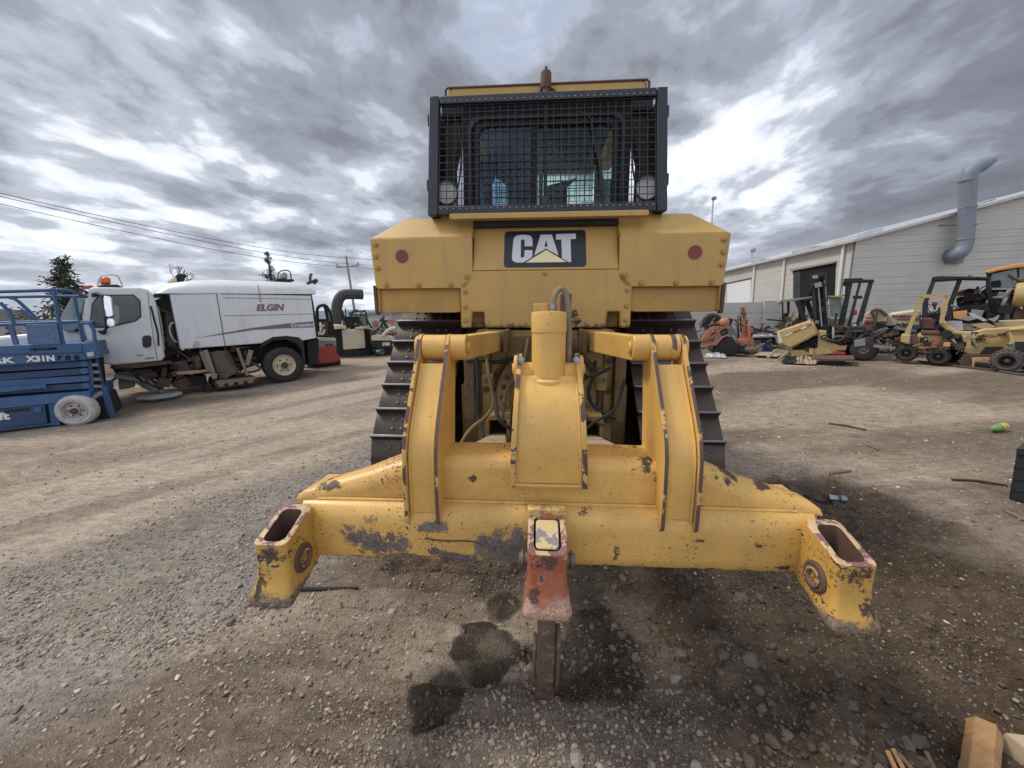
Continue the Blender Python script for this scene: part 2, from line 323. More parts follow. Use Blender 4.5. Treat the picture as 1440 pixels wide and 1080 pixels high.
dens = mth(nt, 'SUBTRACT', dens, mth(nt, 'MULTIPLY', gap, .16)); dens = mth(nt, 'SUBTRACT', dens, mth(nt, 'MULTIPLY', gap2, .07))
dens = mth(nt, 'SUBTRACT', dens, mth(nt, 'MULTIPLY', lobe(790, 290, 40), .10)); dens = mth(nt, 'SUBTRACT', dens, mth(nt, 'MULTIPLY', brL, .105)); dens = mth(nt, 'ADD', dens, mth(nt, 'MULTIPLY', darkT, .10)); dens = mth(nt, 'ADD', dens, mth(nt, 'MULTIPLY', darkR, .12))
cr = nd(nt, 'ValToRGB', None, Fac=ramp(nt, dens, CLO+.045, CHI+.045)); e = cr.color_ramp; e.interpolation = 'EASE'
e.elements[0].position = 0.0; e.elements[0].color = (.84, .87, .90, 1); e.elements[1].position = 1.0; e.elements[1].color = (.105, .112, .134, 1)
for p, c in ((.20, (.50, .53, .585)), (.36, (.30, .322, .37)), (.54, (.195, .210, .248)), (.74, (.132, .143, .172))):
    k = e.elements.new(p); k.color = c+(1,)
cl = mix(nt, mth(nt, 'MULTIPLY', low, .55), cr.outputs[0], (.42, .45, .50))
skyc = mix(nt, 1.0, sky.outputs[0], (.09, .09, .09), 'MULTIPLY')
thin = ramp(nt, nB, .30, .42, .55, .0)
c = mix(nt, thin, cl, skyc)
# sky overhead and behind the viewer, boosted to add light on viewer-facing sides
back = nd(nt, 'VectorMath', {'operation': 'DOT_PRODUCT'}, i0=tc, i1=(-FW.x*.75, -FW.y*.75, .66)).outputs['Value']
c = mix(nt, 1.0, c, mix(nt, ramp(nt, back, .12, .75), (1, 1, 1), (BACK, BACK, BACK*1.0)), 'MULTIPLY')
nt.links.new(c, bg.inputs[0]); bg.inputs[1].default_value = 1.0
sl = bpy.data.lights.new('sun', 'SUN'); sl.energy = 1.5; sl.angle = radians(14); sl.color = (1, .95, .87)
so = bpy.data.objects.new('sun', sl); COL.objects.link(so); so.rotation_euler = SUN_DIR.to_track_quat('Z', 'Y').to_euler()
SC.view_settings.view_transform = 'Standard'; SC.view_settings.look = 'None'; SC.view_settings.exposure = EXPO; SC.view_settings.gamma = 1.0

# ------------------------------------------------------------------ ground
def hsh(ix, iy, s):
    h = (ix*374761393+iy*668265263+s*1442695041) & 0xffffffff
    h = ((h ^ (h >> 13))*1274126177) & 0xffffffff; h = (h ^ (h >> 16)) & 0xffffff
    return h/float(0xffffff)
def vn(x, y, s=0):
    fx = np.floor(x); fy = np.floor(y); ix = fx.astype(np.int64); iy = fy.astype(np.int64); u = x-fx; v = y-fy
    u = u*u*(3-2*u); v = v*v*(3-2*v)
    return (hsh(ix, iy, s)*(1-u)+hsh(ix+1, iy, s)*u)*(1-v)+(hsh(ix, iy+1, s)*(1-u)+hsh(ix+1, iy+1, s)*u)*v
def fbm(x, y, o=4, s=0, g=.5):
    t = 0; a = 1; n = 0
    for i in range(o):
        c_, s_ = cos(.6*i), sin(.6*i); t = t+a*vn((x*c_-y*s_)*2**i+13.7*i, (x*s_+y*c_)*2**i+7.1*i, s+i); n += a; a *= g
    return t/n
def sst(x, a, b): t = np.clip((x-a)/(b-a), 0, 1); return t*t*(3-2*t)
def blob(x, y, cx, cy, rx, ry, soft=.5, wob=.35, fr=4.0, s=50):
    d = np.sqrt(((x-cx)/rx)**2+((y-cy)/ry)**2)+(fbm(x*fr, y*fr, 4, s)-.5)*2*wob
    return 1-sst(d, 1-soft/2, 1+soft/2)
def masks(x, y):
    u = -.43*x+.90*y                                   # across the packed lane, which runs away to the left of the machine
    s_ = .55*x+.83*y; t = .83*x-.55*y                  # lane direction (0.55,0.83): t = sideways
    wv = (fbm(x*.5, y*.5, 3, 5)-.5)*1.2
    lane = sst(t+wv, -10.5, -8.5)*(1-sst(t+wv*.6, -4.7, -4.1))*(.45+.75*sst(fbm(t*2.6, s_*.22, 4, 15), .38, .62))
    grav = sst(t+wv*.5, -4.7, -4.0)*(1-sst(t+wv*.5, -3.0, -2.2))*(.45+.55*sst(fbm(x*1.5, y*1.5, 3, 8), .35, .6))
    wet = np.maximum.reduce([blob(x, y, -.31, 1.56, .19, .13, .12, .45, 6), blob(x, y, .20, 1.55, .21, .24, .2, .55, 6), blob(x, y, -.50, 1.34, .12, .13, .16, .6, 7),
                             blob(x, y, -.26, 1.86, .10, .10, .35, .4, 7), blob(x, y, -.36, 1.70, .09, .05, .3, .5, 9), blob(x, y, -.12, 1.55, .035, .07, .25, .4, 9), blob(x, y, .05, 2.05, .45, .30, .7, .5, 4)*.6])*(.75+.25*sst(fbm(x*7, y*7, 3, 77), .35, .55))
    soil = np.maximum(blob(x, y, 1.55, 1.85, 1.45, .85, .5, .40, 2.0, 70), blob(x, y, 2.2, 2.9, .75, .65, .6, .5, 2.0, 71)*.9)
    soil = np.maximum(soil, blob(x, y, 1.3, 1.2, .85, .40, .6, .4, 2.5, 72)*.9)
    und = sst(x, -1.3, -1.0)*(1-sst(x, 1.0, 1.3))*sst(y, 1.7, 2.3)*(1-sst(y, 7, 7.5))*.85  # darkens and roughens the ground over the machine's whole footprint
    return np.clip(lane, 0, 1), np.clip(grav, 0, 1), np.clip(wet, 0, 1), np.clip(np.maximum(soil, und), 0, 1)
def height(x, y, mk=None):
    lane, grav, wet, soil = mk if mk is not None else masks(x, y)
    r = np.sqrt(x*x+y*y); near = 1-sst(r, 6, 14)
    h = (fbm(x*.35, y*.35, 3, 20)-.5)*.10*sst(r, 3.5, 12)+(fbm(x*1.7, y*1.7, 3, 21)-.5)*.035
    rough = (.35+1.6*soil+.5*grav-.2*lane)
    h = h+near*((fbm(x*9, y*9, 4, 30, .55)-.5)*.022*rough+(vn(x*45, y*45, 31)-.5)*.0045*(1+grav))
    cl = (np.maximum(0, vn(x*13, y*13, 40)-.55)*.09+np.maximum(0, fbm(x*4, y*4, 3, 43)-.48)*.28)*soil+np.maximum(0, vn(x*28+5, y*28, 41)-.5)*.028*(soil+.2)
    h = h+near*cl
    rg = blob(x, y, -.80, 1.70, .80, .75, .6, .3, 2, 90)   # imprints left by the tracks
    ph = (y+(fbm(x*1.5, y*1.5, 3, 91)-.5)*.16+x*.05)/.165
    h = h+rg*(np.abs((ph % 1)-.5)**.7*.085-.028)*(.3+1.0*vn(x*3, y*5, 92))
    rt = (.83*x-.55*y); h = h+.018*np.sin((rt+(fbm(x*.4, y*.4, 2, 95)-.5)*1.5)*5)*lane*.5
    return h
def axis(lo, hi, step, far, n):
    a = np.arange(lo, hi, step); g = np.geomspace(step*1.5, far, n); c_ = np.cumsum(g); c_ = c_/c_[-1]*far
    L = lo-c_[::-1]; R_ = hi+c_; return np.concatenate([L, a, R_])
gx = axis(-3.2, 3.4, .012, 1500, 150); gy = np.concatenate([-np.geomspace(.05, 200, 40)[::-1]+.9, np.arange(.9, 3.6, .009), 3.6+np.cumsum(np.geomspace(.011, 55, 260))])
X, Y = np.meshgrid(gx, gy); X = X.ravel(); Y = Y.ravel(); mk = masks(X, Y); Z = height(X, Y, mk)
nx, ny = len(gx), len(gy); I = np.arange((nx)*(ny)).reshape(ny, nx)
F4 = np.stack([I[:-1, :-1], I[:-1, 1:], I[1:, 1:], I[1:, :-1]], -1).reshape(-1, 4)
def npmesh(name, V, F, mat, smooth=True):
    me = bpy.data.meshes.new(name); me.vertices.add(len(V)); me.vertices.foreach_set('co', V.astype(np.float32).ravel())
    k = F.shape[1]; me.loops.add(F.size); me.loops.foreach_set('vertex_index', F.astype(np.int32).ravel())
    me.polygons.add(len(F)); me.polygons.foreach_set('loop_start', np.arange(0, F.size, k, dtype=np.int32)); me.polygons.foreach_set('loop_total', np.full(len(F), k, dtype=np.int32))
    me.polygons.foreach_set('use_smooth', np.full(len(F), smooth)); me.update(calc_edges=True); me.materials.append(mat)
    o = bpy.data.objects.new(name, me); COL.objects.link(o); return o
m, nt, b = newmat('packed_dirt_and_gravel'); co = objco(nt)
at = {k: nd(nt, 'Attribute', {'attribute_name': k}).outputs['Fac'] for k in ('lane', 'grav', 'wet', 'soil', 'strk')}
n1 = noise(nt, co, .6, 5, .6); n2 = noise(nt, co, 4.5, 6, .65); n3 = noise(nt, co, 38, 4, .65); n4 = noise(nt, co, 170, 3, .6)
c = mix(nt, ramp(nt, n1, .35, .65), (.225, .185, .148), (.345, .29, .238))
c = mix(nt, ramp(nt, at['strk'], .42, .56, .0, .70), c, (.125, .098, .078)); c = mix(nt, ramp(nt, at['strk'], .42, .32, .0, .60), c, (.42, .36, .295))
c = mix(nt, ramp(nt, n2, .38, .66), mix(nt, 1.0, c, (.78, .74, .70), 'MULTIPLY'), c)
c = mix(nt, mth(nt, 'MULTIPLY', at['lane'], .75), c, mix(nt, n2, (.33, .285, .235), (.50, .44, .37)))
c = mix(nt, mth(nt, 'MULTIPLY', at['grav'], .85), c, mix(nt, n3, (.13, .125, .12), (.38, .365, .35)))
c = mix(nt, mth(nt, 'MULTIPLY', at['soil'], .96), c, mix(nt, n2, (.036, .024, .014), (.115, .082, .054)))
n5 = noise(nt, nd(nt, 'Mapping', None, Vector=co, Scale=(.6, 1.5, 1)).outputs[0], 11, 5, .75); c = mix(nt, 1.0, c, mix(nt, ramp(nt, n5, .32, .68), (.66, .64, .62), (1.28, 1.26, 1.22)), 'MULTIPLY')
vo = nd(nt, 'TexVoronoi', {'feature': 'F1'}, Vector=co, Scale=55.0); vr = nd(nt, 'SeparateColor', None, Color=vo.outputs['Color'])
pk = mth(nt, 'MULTIPLY', ramp(nt, vo.outputs['Distance'], .30, .40, 1, 0), ramp(nt, vr.outputs[0], .55, .62))
c = mix(nt, mth(nt, 'MULTIPLY', pk, .6), c, mix(nt, vr.outputs[1], (.10, .09, .08), (.42, .39, .35)))
c = mix(nt, 1.0, c, mix(nt, n4, (.66, .64, .62), (1.46, 1.40, 1.32)), 'MULTIPLY')
c = mix(nt, 1.0, c, mix(nt, n3, (.72, .72, .72), (1.28, 1.28, 1.28)), 'MULTIPLY')
c = mix(nt, mth(nt, 'MULTIPLY', at['wet'], .94), c, mix(nt, n3, (.014, .009, .006), (.045, .031, .021)))
nt.links.new(c, b.inputs['Base Color'])
nt.links.new(mth(nt, 'SUBTRACT', .95, mth(nt, 'MULTIPLY', at['wet'], mth(nt, 'MULTIPLY', n3, .75))), b.inputs['Roughness']); b.inputs['Specular IOR Level'].default_value = .25
vo2 = nd(nt, 'TexVoronoi', {'feature': 'F1'}, Vector=co, Scale=120.0)
hh = mth(nt, 'ADD', mth(nt, 'MULTIPLY', n3, 1.2), mth(nt, 'ADD', mth(nt, 'MULTIPLY', pk, .55), mth(nt, 'MULTIPLY', vo2.outputs['Distance'], -.5)))
bump(nt, b, mth(nt, 'ADD', hh, mth(nt, 'MULTIPLY', n2, 2.0)), .9, .012)
g = npmesh('ground', np.stack([X, Y, Z], -1), F4, m); tag(g, kind='structure')
strk = fbm((X*.93+Y*.2)*.35+3, (Y*.98-X*.2)*2.2/(1+.06*np.abs(Y)), 5, 61)
for k, arr in zip(('lane', 'grav', 'wet', 'soil', 'strk'), mk+(strk,)):
    a = g.data.attributes.new(k, 'FLOAT', 'POINT'); a.data.foreach_set('value', arr.astype(np.float32))

# gravel: loose stones as one uncountable mass
rng = np.random.default_rng(5)
def stones(name, N, mat, ysel, smin, smax, seed, keep):
    rng = np.random.default_rng(seed)
    x, y = ysel(rng, N); mk = masks(x, y); pr = keep(mk, x, y); k = rng.random(len(x)) < pr; x = x[k]; y = y[k]; mk = tuple(q_[k] for q_ in mk); n = len(x)
    z = height(x, y, mk)
    t = (1+5**.5)/2; ico = np.array([(-1, t, 0), (1, t, 0), (-1, -t, 0), (1, -t, 0), (0, -1, t), (0, 1, t), (0, -1, -t), (0, 1, -t), (t, 0, -1), (t, 0, 1), (-t, 0, -1), (-t, 0, 1)])/1.902
    fc = np.array([(0, 11, 5), (0, 5, 1), (0, 1, 7), (0, 7, 10), (0, 10, 11), (1, 5, 9), (5, 11, 4), (11, 10, 2), (10, 7, 6), (7, 1, 8), (3, 9, 4), (3, 4, 2), (3, 2, 6), (3, 6, 8), (3, 8, 9), (4, 9, 5), (2, 4, 11), (6, 2, 10), (8, 6, 7), (9, 8, 1)])
    s = smin*(smax/smin)**(rng.random(n)**2.6)
    V = ico[None]*(1+rng.uniform(-.32, .32, (n, 12, 1))); V = V*rng.uniform(.6, 1.25, (n, 1, 3))*np.array([1, 1, .72])
    a = rng.uniform(0, 2*pi, n); ca, sa = np.cos(a)[:, None], np.sin(a)[:, None]; tl = rng.normal(0, .35, n)[:, None]; ct, st = np.cos(tl), np.sin(tl)
    vx, vy, vz = V[..., 0], V[..., 1], V[..., 2]; vy, vz = vy*ct-vz*st, vy*st+vz*ct; vx, vy = vx*ca-vy*sa, vx*sa+vy*ca
    V = np.stack([vx, vy, vz], -1)*s[:, None, None]+np.stack([x, y, z+s*.22], -1)[:, None]
    Fq = (fc[None]+12*np.arange(n)[:, None, None]).reshape(-1, 3)
    o = npmesh(name, V.reshape(-1, 3), Fq, mat, smooth=False)
    for nm, arr in (('tint', rng.random(n)), ('damp', np.maximum(mk[2], mk[3]))):
        at_ = o.data.attributes.new(nm, 'FLOAT', 'POINT'); at_.data.foreach_set('value', np.repeat(arr, 12).astype(np.float32))
    return o
m, nt, b = newmat('loose_stones'); co = objco(nt); ti = nd(nt, 'Attribute', {'attribute_name': 'tint'}).outputs['Fac']; da = nd(nt, 'Attribute', {'attribute_name': 'damp'}).outputs['Fac']
cr = nd(nt, 'ValToRGB', None, Fac=ti); e = cr.color_ramp; e.elements[0].color = (.12, .11, .10, 1); e.elements[1].color = (.44, .40, .35, 1)
for p, cc in ((.3, (.20, .18, .16)), (.55, (.28, .24, .20)), (.8, (.33, .305, .28)), (.95, (.42, .36, .29))): k = e.elements.new(p); k.color = cc+(1,)
c = mix(nt, noise(nt, co, 120, 3), mix(nt, 1.0, cr.outputs[0], (.78, .72, .66), 'MULTIPLY'), mix(nt, 1.0, cr.outputs[0], (1.30, 1.19, 1.07), 'MULTIPLY'))
c = mix(nt, mth(nt, 'MULTIPLY', da, .84), c, (.055, .037, .024)); nt.links.new(c, b.inputs['Base Color']); b.inputs['Roughness'].default_value = .85; bump(nt, b, noise(nt, co, 150, 3), .5, .002)
MST = m
def sel_near(rng, N):
    d = 1.0+6.5*rng.random(N)**1.5; a = rng.uniform(radians(-62), radians(60), N); return d*np.sin(a), d*np.cos(a)*.98+.0
g1 = stones('gravel', NST, MST, sel_near, .0024, .013, 11, lambda mk, x, y: np.clip(.22+.78*mk[1]+.10*mk[3]-.15*mk[0]-.1*mk[2], 0, 1)*(.25+.75*sst(fbm(x*2.5, y*2.5, 3, 66), .40, .62)))
tag(g1, 'loose grey and tan gravel scattered over the dirt yard', kind='stuff')
g2 = stones('rubble', 5200, MST, sel_near, .010, .034, 12, lambda mk, x, y: np.clip(.05+.10*mk[1]+.75*mk[3], 0, 1)*np.where((x > .15) & (x < 1.5) & (y < 2.3), 1, .3)*np.where(y > 6, .3, 1))
tag(g2, 'larger broken stones and clods lying in the disturbed soil', kind='stuff')
def sel_far(rng, N):
    d = 2.2+15*rng.random(N)**1.3; a = rng.uniform(radians(-62), radians(60), N); return d*np.sin(a), d*np.cos(a)
MCH, nt, b = newmat('pale_chips'); ti = nd(nt, 'Attribute', {'attribute_name': 'tint'}).outputs['Fac']; nt.links.new(mix(nt, ti, (.22, .17, .12), (.58, .52, .43)), b.inputs['Base Color']); b.inputs['Roughness'].default_value = .8
g3 = stones('wood_chips', 6500, MCH, sel_far, .005, .022, 13, lambda mk, x, y: np.where(x > 0, .8, .35)*(.3+.7*sst(fbm(x*.9, y*1.6, 3, 67), .42, .6)))
tag(g3, 'pale chips and small litter strewn over the open yard', kind='stuff')
# distant hills
MH, nt, b = newmat('hazy_hills'); nt.links.new(mix(nt, noise(nt, objco(nt), .004, 4), (.12, .15, .21), (.17, .20, .26)), b.inputs['Base Color']); b.inputs['Roughness'].default_value = 1
V = []; Fh = []; n = 160
for i in range(n+1):
    t = radians(-80+150*i/n); R_ = 1250; hh = 8+26*float(fbm(np.array([i*.09]), np.array([0.]), 4, 3)[0])
    if t > radians(12): hh *= .35
    for k, (rr, z) in enumerate(((R_, -6), (R_+60, hh*.7), (R_+150, hh), (R_+500, -20))): V.append((rr*sin(t), rr*cos(t), z))
for i in range(n):
    for k in range(3): Fh.append((i*4+k, i*4+4+k, i*4+5+k, i*4+1+k))
mb = MB(); mb.add(V, Fh); tag(mb.build('hills', MH), kind='structure')
# ------------------------------------------------------------------ the bulldozer seen from behind
DX = Vector((0.99953, -0.00664, -0.02981)); DZv = Vector((0.02989, 0.01273, 0.99947))
DZ = Fr((-0.053, 0, 0), DX, DZv)
T = empty('bulldozer', 'large yellow crawler bulldozer seen from behind, its ripper frame in the foreground', 'bulldozer', mw=DZ.mw)
def rib(name, pts, r, mat, n=8, sm=2, par=T): return MB().tube(pts, r, n, smooth=sm).build(name, mat, par)
# --- ripper frame
beam = MB()
cs = [(1.345, .668), (1.312, .673), (1.299, .69), (1.294, .72), (1.293, .81), (1.298, .845), (1.312, .872), (1.332, .887), (1.36, .893), (1.58, .893), (1.60, .87), (1.60, .70), (1.57, .668)]
beam.loft([[(a, max(y, yc), z) for y, z in cs] for a, yc in ((-.985, 1.37), (-.95, 1.31), (-.89, 1.29), (-.6, 0), (-.2, 0), (.2, 0), (.6, 0), (.89, 1.29), (.95, 1.31), (.985, 1.37))])
st = [(-.982, .893, 1.0), (-.978, .908, 1.0), (-.955, .923, .99), (-.90, .938, .97), (-.74, .985, .8), (-.57, 1.043, .3), (-.5, 1.055, .08), (-.42, 1.064, 0), (0, 1.07, 0), (.42, 1.064, 0), (.5, 1.055, .08), (.57, 1.043, .3), (.74, .985, .8), (.90, .942, .97), (.955, .925, .99), (.978, .908, 1.0), (.982, .893, 1.0)]
rings = []
for a, zt, tp in st:
    y0 = 1.362-.03*max(0, (abs(a)-.8)/.2); yb = 1.59-.12*tp; zb = .886; h = max(zt-zb, .004)
    rr = min(.05+.03*tp, h*.9)
    ring = [(a, y0, zb)]
    for k in range(7):
        t = radians(90*k/6); ring.append((a, y0+rr*(1-cos(t))*1.1, zt-rr+rr*sin(t)))
    ring += [(a, yb-.03, zt-.003), (a, yb, zt-min(.03, h*.5)), (a, yb, zb)]
    rings.append(ring)
beam.loft(rings)
bo = beam.build('ripper_beam', M['ripb'], T, bevel=0, smooth=40)
MB().tube([(-.90, 1.350, .892), (-.5, 1.353, .894), (.5, 1.353, .894), (.90, 1.350, .892)], .0075, 6).build('weld_seam', M['ripb'], bo)
# mud caked on the beam, left of the middle
for nm, cl in (('mud_patch', [(-.665, .755, .052, .042), (-.62, .735, .06, .028), (-.735, .765, .028, .02), (-.59, .77, .024, .02)]), ('mud_patch', [(-.20, .745, .045, .032), (-.14, .735, .05, .024), (-.24, .77, .02, .03)]), ('mud_patch', [(-.385, .70, .04, .018), (-.43, .72, .024, .014), (-.33, .695, .024, .012)])):
    mb = MB(); rg = random.Random(3)
    for cx, cz, rx, rz in cl:
        for _ in range(70):
            t = rg.uniform(0, 2*pi); q = rg.random()**.6; s = rg.uniform(.005, .0115)*(1.15-q*.5)
            mb.ball((cx+rx*q*cos(t)*1.0, 1.2945, cz+rz*q*sin(t)*1.0), s*.62, 6, sz=(rg.uniform(.8, 1.6), .8, rg.uniform(.6, 1.2)))
    mb.build(nm, M['ripmud'], bo, smooth=60, merge=False)
rib('scratch_groove', [(-.46, 1.2925, .775), (-.43, 1.2925, .765), (-.36, 1.2925, .765), (-.28, 1.2925, .768), (-.235, 1.294, .752)], .0035, M['rust'], 6, par=bo)
def sgn_pocket(s, name, mat, hw, cx, rim, flare_out, flare_in, holder=False):
    """cast pocket with an open top, a pinned eye and a worn flared nose; s = -1 left, +1 right, 0 middle"""
    lv = [(1.12, 1.30, .832, .888, 0, 0), (1.122, 1.335, .79, .85, 0, 0), (1.122, 1.345, .74, .79, 0, 0), (1.116, 1.345, .70, .735, .10, .10), (1.106, 1.34, .670, .705, .45, .45), (1.096, 1.33, .645, .688, .9, .9), (1.092, 1.31, .628, .675, 1, 1), (1.098, 1.29, .613, .664, .75, .75), (1.115, 1.26, .604, .655, .1, .1)]
    if holder: lv = [(a, b_-.02, c_, d_, e, f) for a, b_, c_, d_, e, f in lv]
    out = []
    for yf, yb, zf, zb, fo, fi in lv:
        x0, x1 = cx-hw, cx+hw
        if s < 0: x0 -= flare_out*fo; x1 += flare_in*fi
        elif s > 0: x1 += flare_out*fo; x0 -= flare_in*fi
        else: x0 -= flare_out*fo; x1 += flare_out*fo
        ring = []
        for x, y in rrect(x0, x1, yf, yb, .022, 4):
            k = (y-yf)/(yb-yf)
            xx = x if not (fo and k > .3) else min(max(x, cx-hw-.02*(1-k)), cx+hw+.02*(1-k)) if k > .6 else x
            ring.append((xx, y, zf+(zb-zf)*k))
        out.append(ring)
    mb = MB(); mb.loft(out, caps=False)
    inn = []
    for yf, yb, zf, zb in ((1.14, 1.272, .836, .886), (1.145, 1.276, .78, .83), (1.15, 1.29, .68, .72), (1.13, 1.28, .60, .665)):
        t = .021 if s else .020
        inn.append([(x, y, zf+(zb-zf)*(y-yf)/(yb-yf)) for x, y in rrect(cx-hw+t, cx+hw-t, yf, yb, .022, 4)])
    mb2 = MB(); mb2.loft(inn, caps=False)
    n = len(out[0]); rimv = out[0]+inn[0]
    mb.loft([out[-1], inn[-1]], caps=False)
    o = mb.build(name, mat, T, smooth=50)
    MB().loft([[(x, y, z) for x, y, z in out[0]], [(x+(cx-x)*.05, y, z+.003) for x, y, z in out[0]], [(x, y, z+.0005) for x, y, z in inn[0]]], caps=False).build('scraped_rim', rim, o, smooth=50)
    mb2.build('socket_lining', M['rust'], o, smooth=50)
    return o
for s in (-1, 1):
    o = sgn_pocket(s, 'ripper_pocket', M['pock'], .06, s*.95, M['pockrim'], .024, .012)
    xi = s*.889
    MB().lathe([(.0, -.001), (.052, -.001), (.052, .004), (.046, .009), (.034, .010), (.026, .006), (.024, -.02)], (xi, 1.205, .735), (-s, 0, 0), 28).build('pin_eye', M['rust'], o)
    MB().lathe([(.031, .004), (.033, .014), (.027, .014), (.024, .003)], (xi, 1.205, .735), (-s, 0, 0), 28).build('pin_bushing', M['pockrim'], o)
    mb = MB(); rg = random.Random(9+s)      # mud or torn steel on the nose
    if s < 0:
        for _ in range(70): mb.ball((s*.955+rg.uniform(-.07, .06), 1.10+rg.uniform(-.012, .06), .612+rg.uniform(-.004, .035)), rg.uniform(.006, .013), 6, sz=(1.3, 1, .8))
        mb.map(lambda x, y, z: (x, max(y, 1.085), z)); mb.build('mud_crust', M['ripmud'], o, smooth=60, merge=False)
o = sgn_pocket(0, 'shank_holder', M['red'], .066, -.006, M['pockrim'], .016, .016, True)
MB().box(-.075, .063, 1.27, 1.31, .70, .915).build('holder_back_plate', M['red'], o, bevel=.006)
for s in (-1, 1):
    mb = MB(); mb.cyl((-.006+s*.060, 1.20, .765), (-.006+s*.096, 1.20, .765), .024, n=18); mb.cyl((-.006+s*.080, 1.20, .765), (-.006+s*.088, 1.20, .765), .032, n=18)
    mb.build('holder_pin', M['bolt'], o, bevel=.002)
MB().prism(rrect(-.045, .033, 1.15, 1.262, .012), .86, .867, 'z').map(lambda x, y, z: (x, y, z-.030+(y-1.14)*.35)).build('shank_top', M['shtop'], o, bevel=.002)
sh = [(1.15, .815), (1.142, .62), (1.138, .52), (1.148, .42), (1.175, .31), (1.225, .19), (1.29, .09), (1.372, .0), (1.395, .005), (1.375, .12), (1.33, .25), (1.29, .38), (1.27, .50), (1.265, .62), (1.262, .82)]
so_ = MB().prism(sh, -.037, .025, 'x').map(lambda x, y, z: (-.006+(x+.006)*(1-.45*max(0, .14-z)/.14), y, z)).build('ripper_shank', M['shank'], T, bevel=.009)
MB().prism([(1.15, .47), (1.165, .40), (1.21, .25), (1.265, .155), (1.33, .16), (1.30, .30), (1.27, .44), (1.22, .50)], .026, .047, 'x').build('shank_guard', M['bolt'], so_, bevel=.008)
MB().prism([(1.16, .44), (1.185, .33), (1.22, .25), (1.28, .24), (1.26, .38), (1.22, .46)], -.052, -.038, 'x').build('shank_guard', M['bolt'], so_, bevel=.008)
mb = MB(); mb.cyl((.045, 1.25, .33), (.06, 1.25, .33), .016, n=12); mb.build('guard_bolt', M['steel'], so_, bevel=.002)
MB().prism([(1.285, .10), (1.36, -.01), (1.415, -.05), (1.42, .0), (1.375, .11), (1.33, .15)], -.043, .031, 'x').build('ripper_tip', M['rust'], so_, bevel=.006)
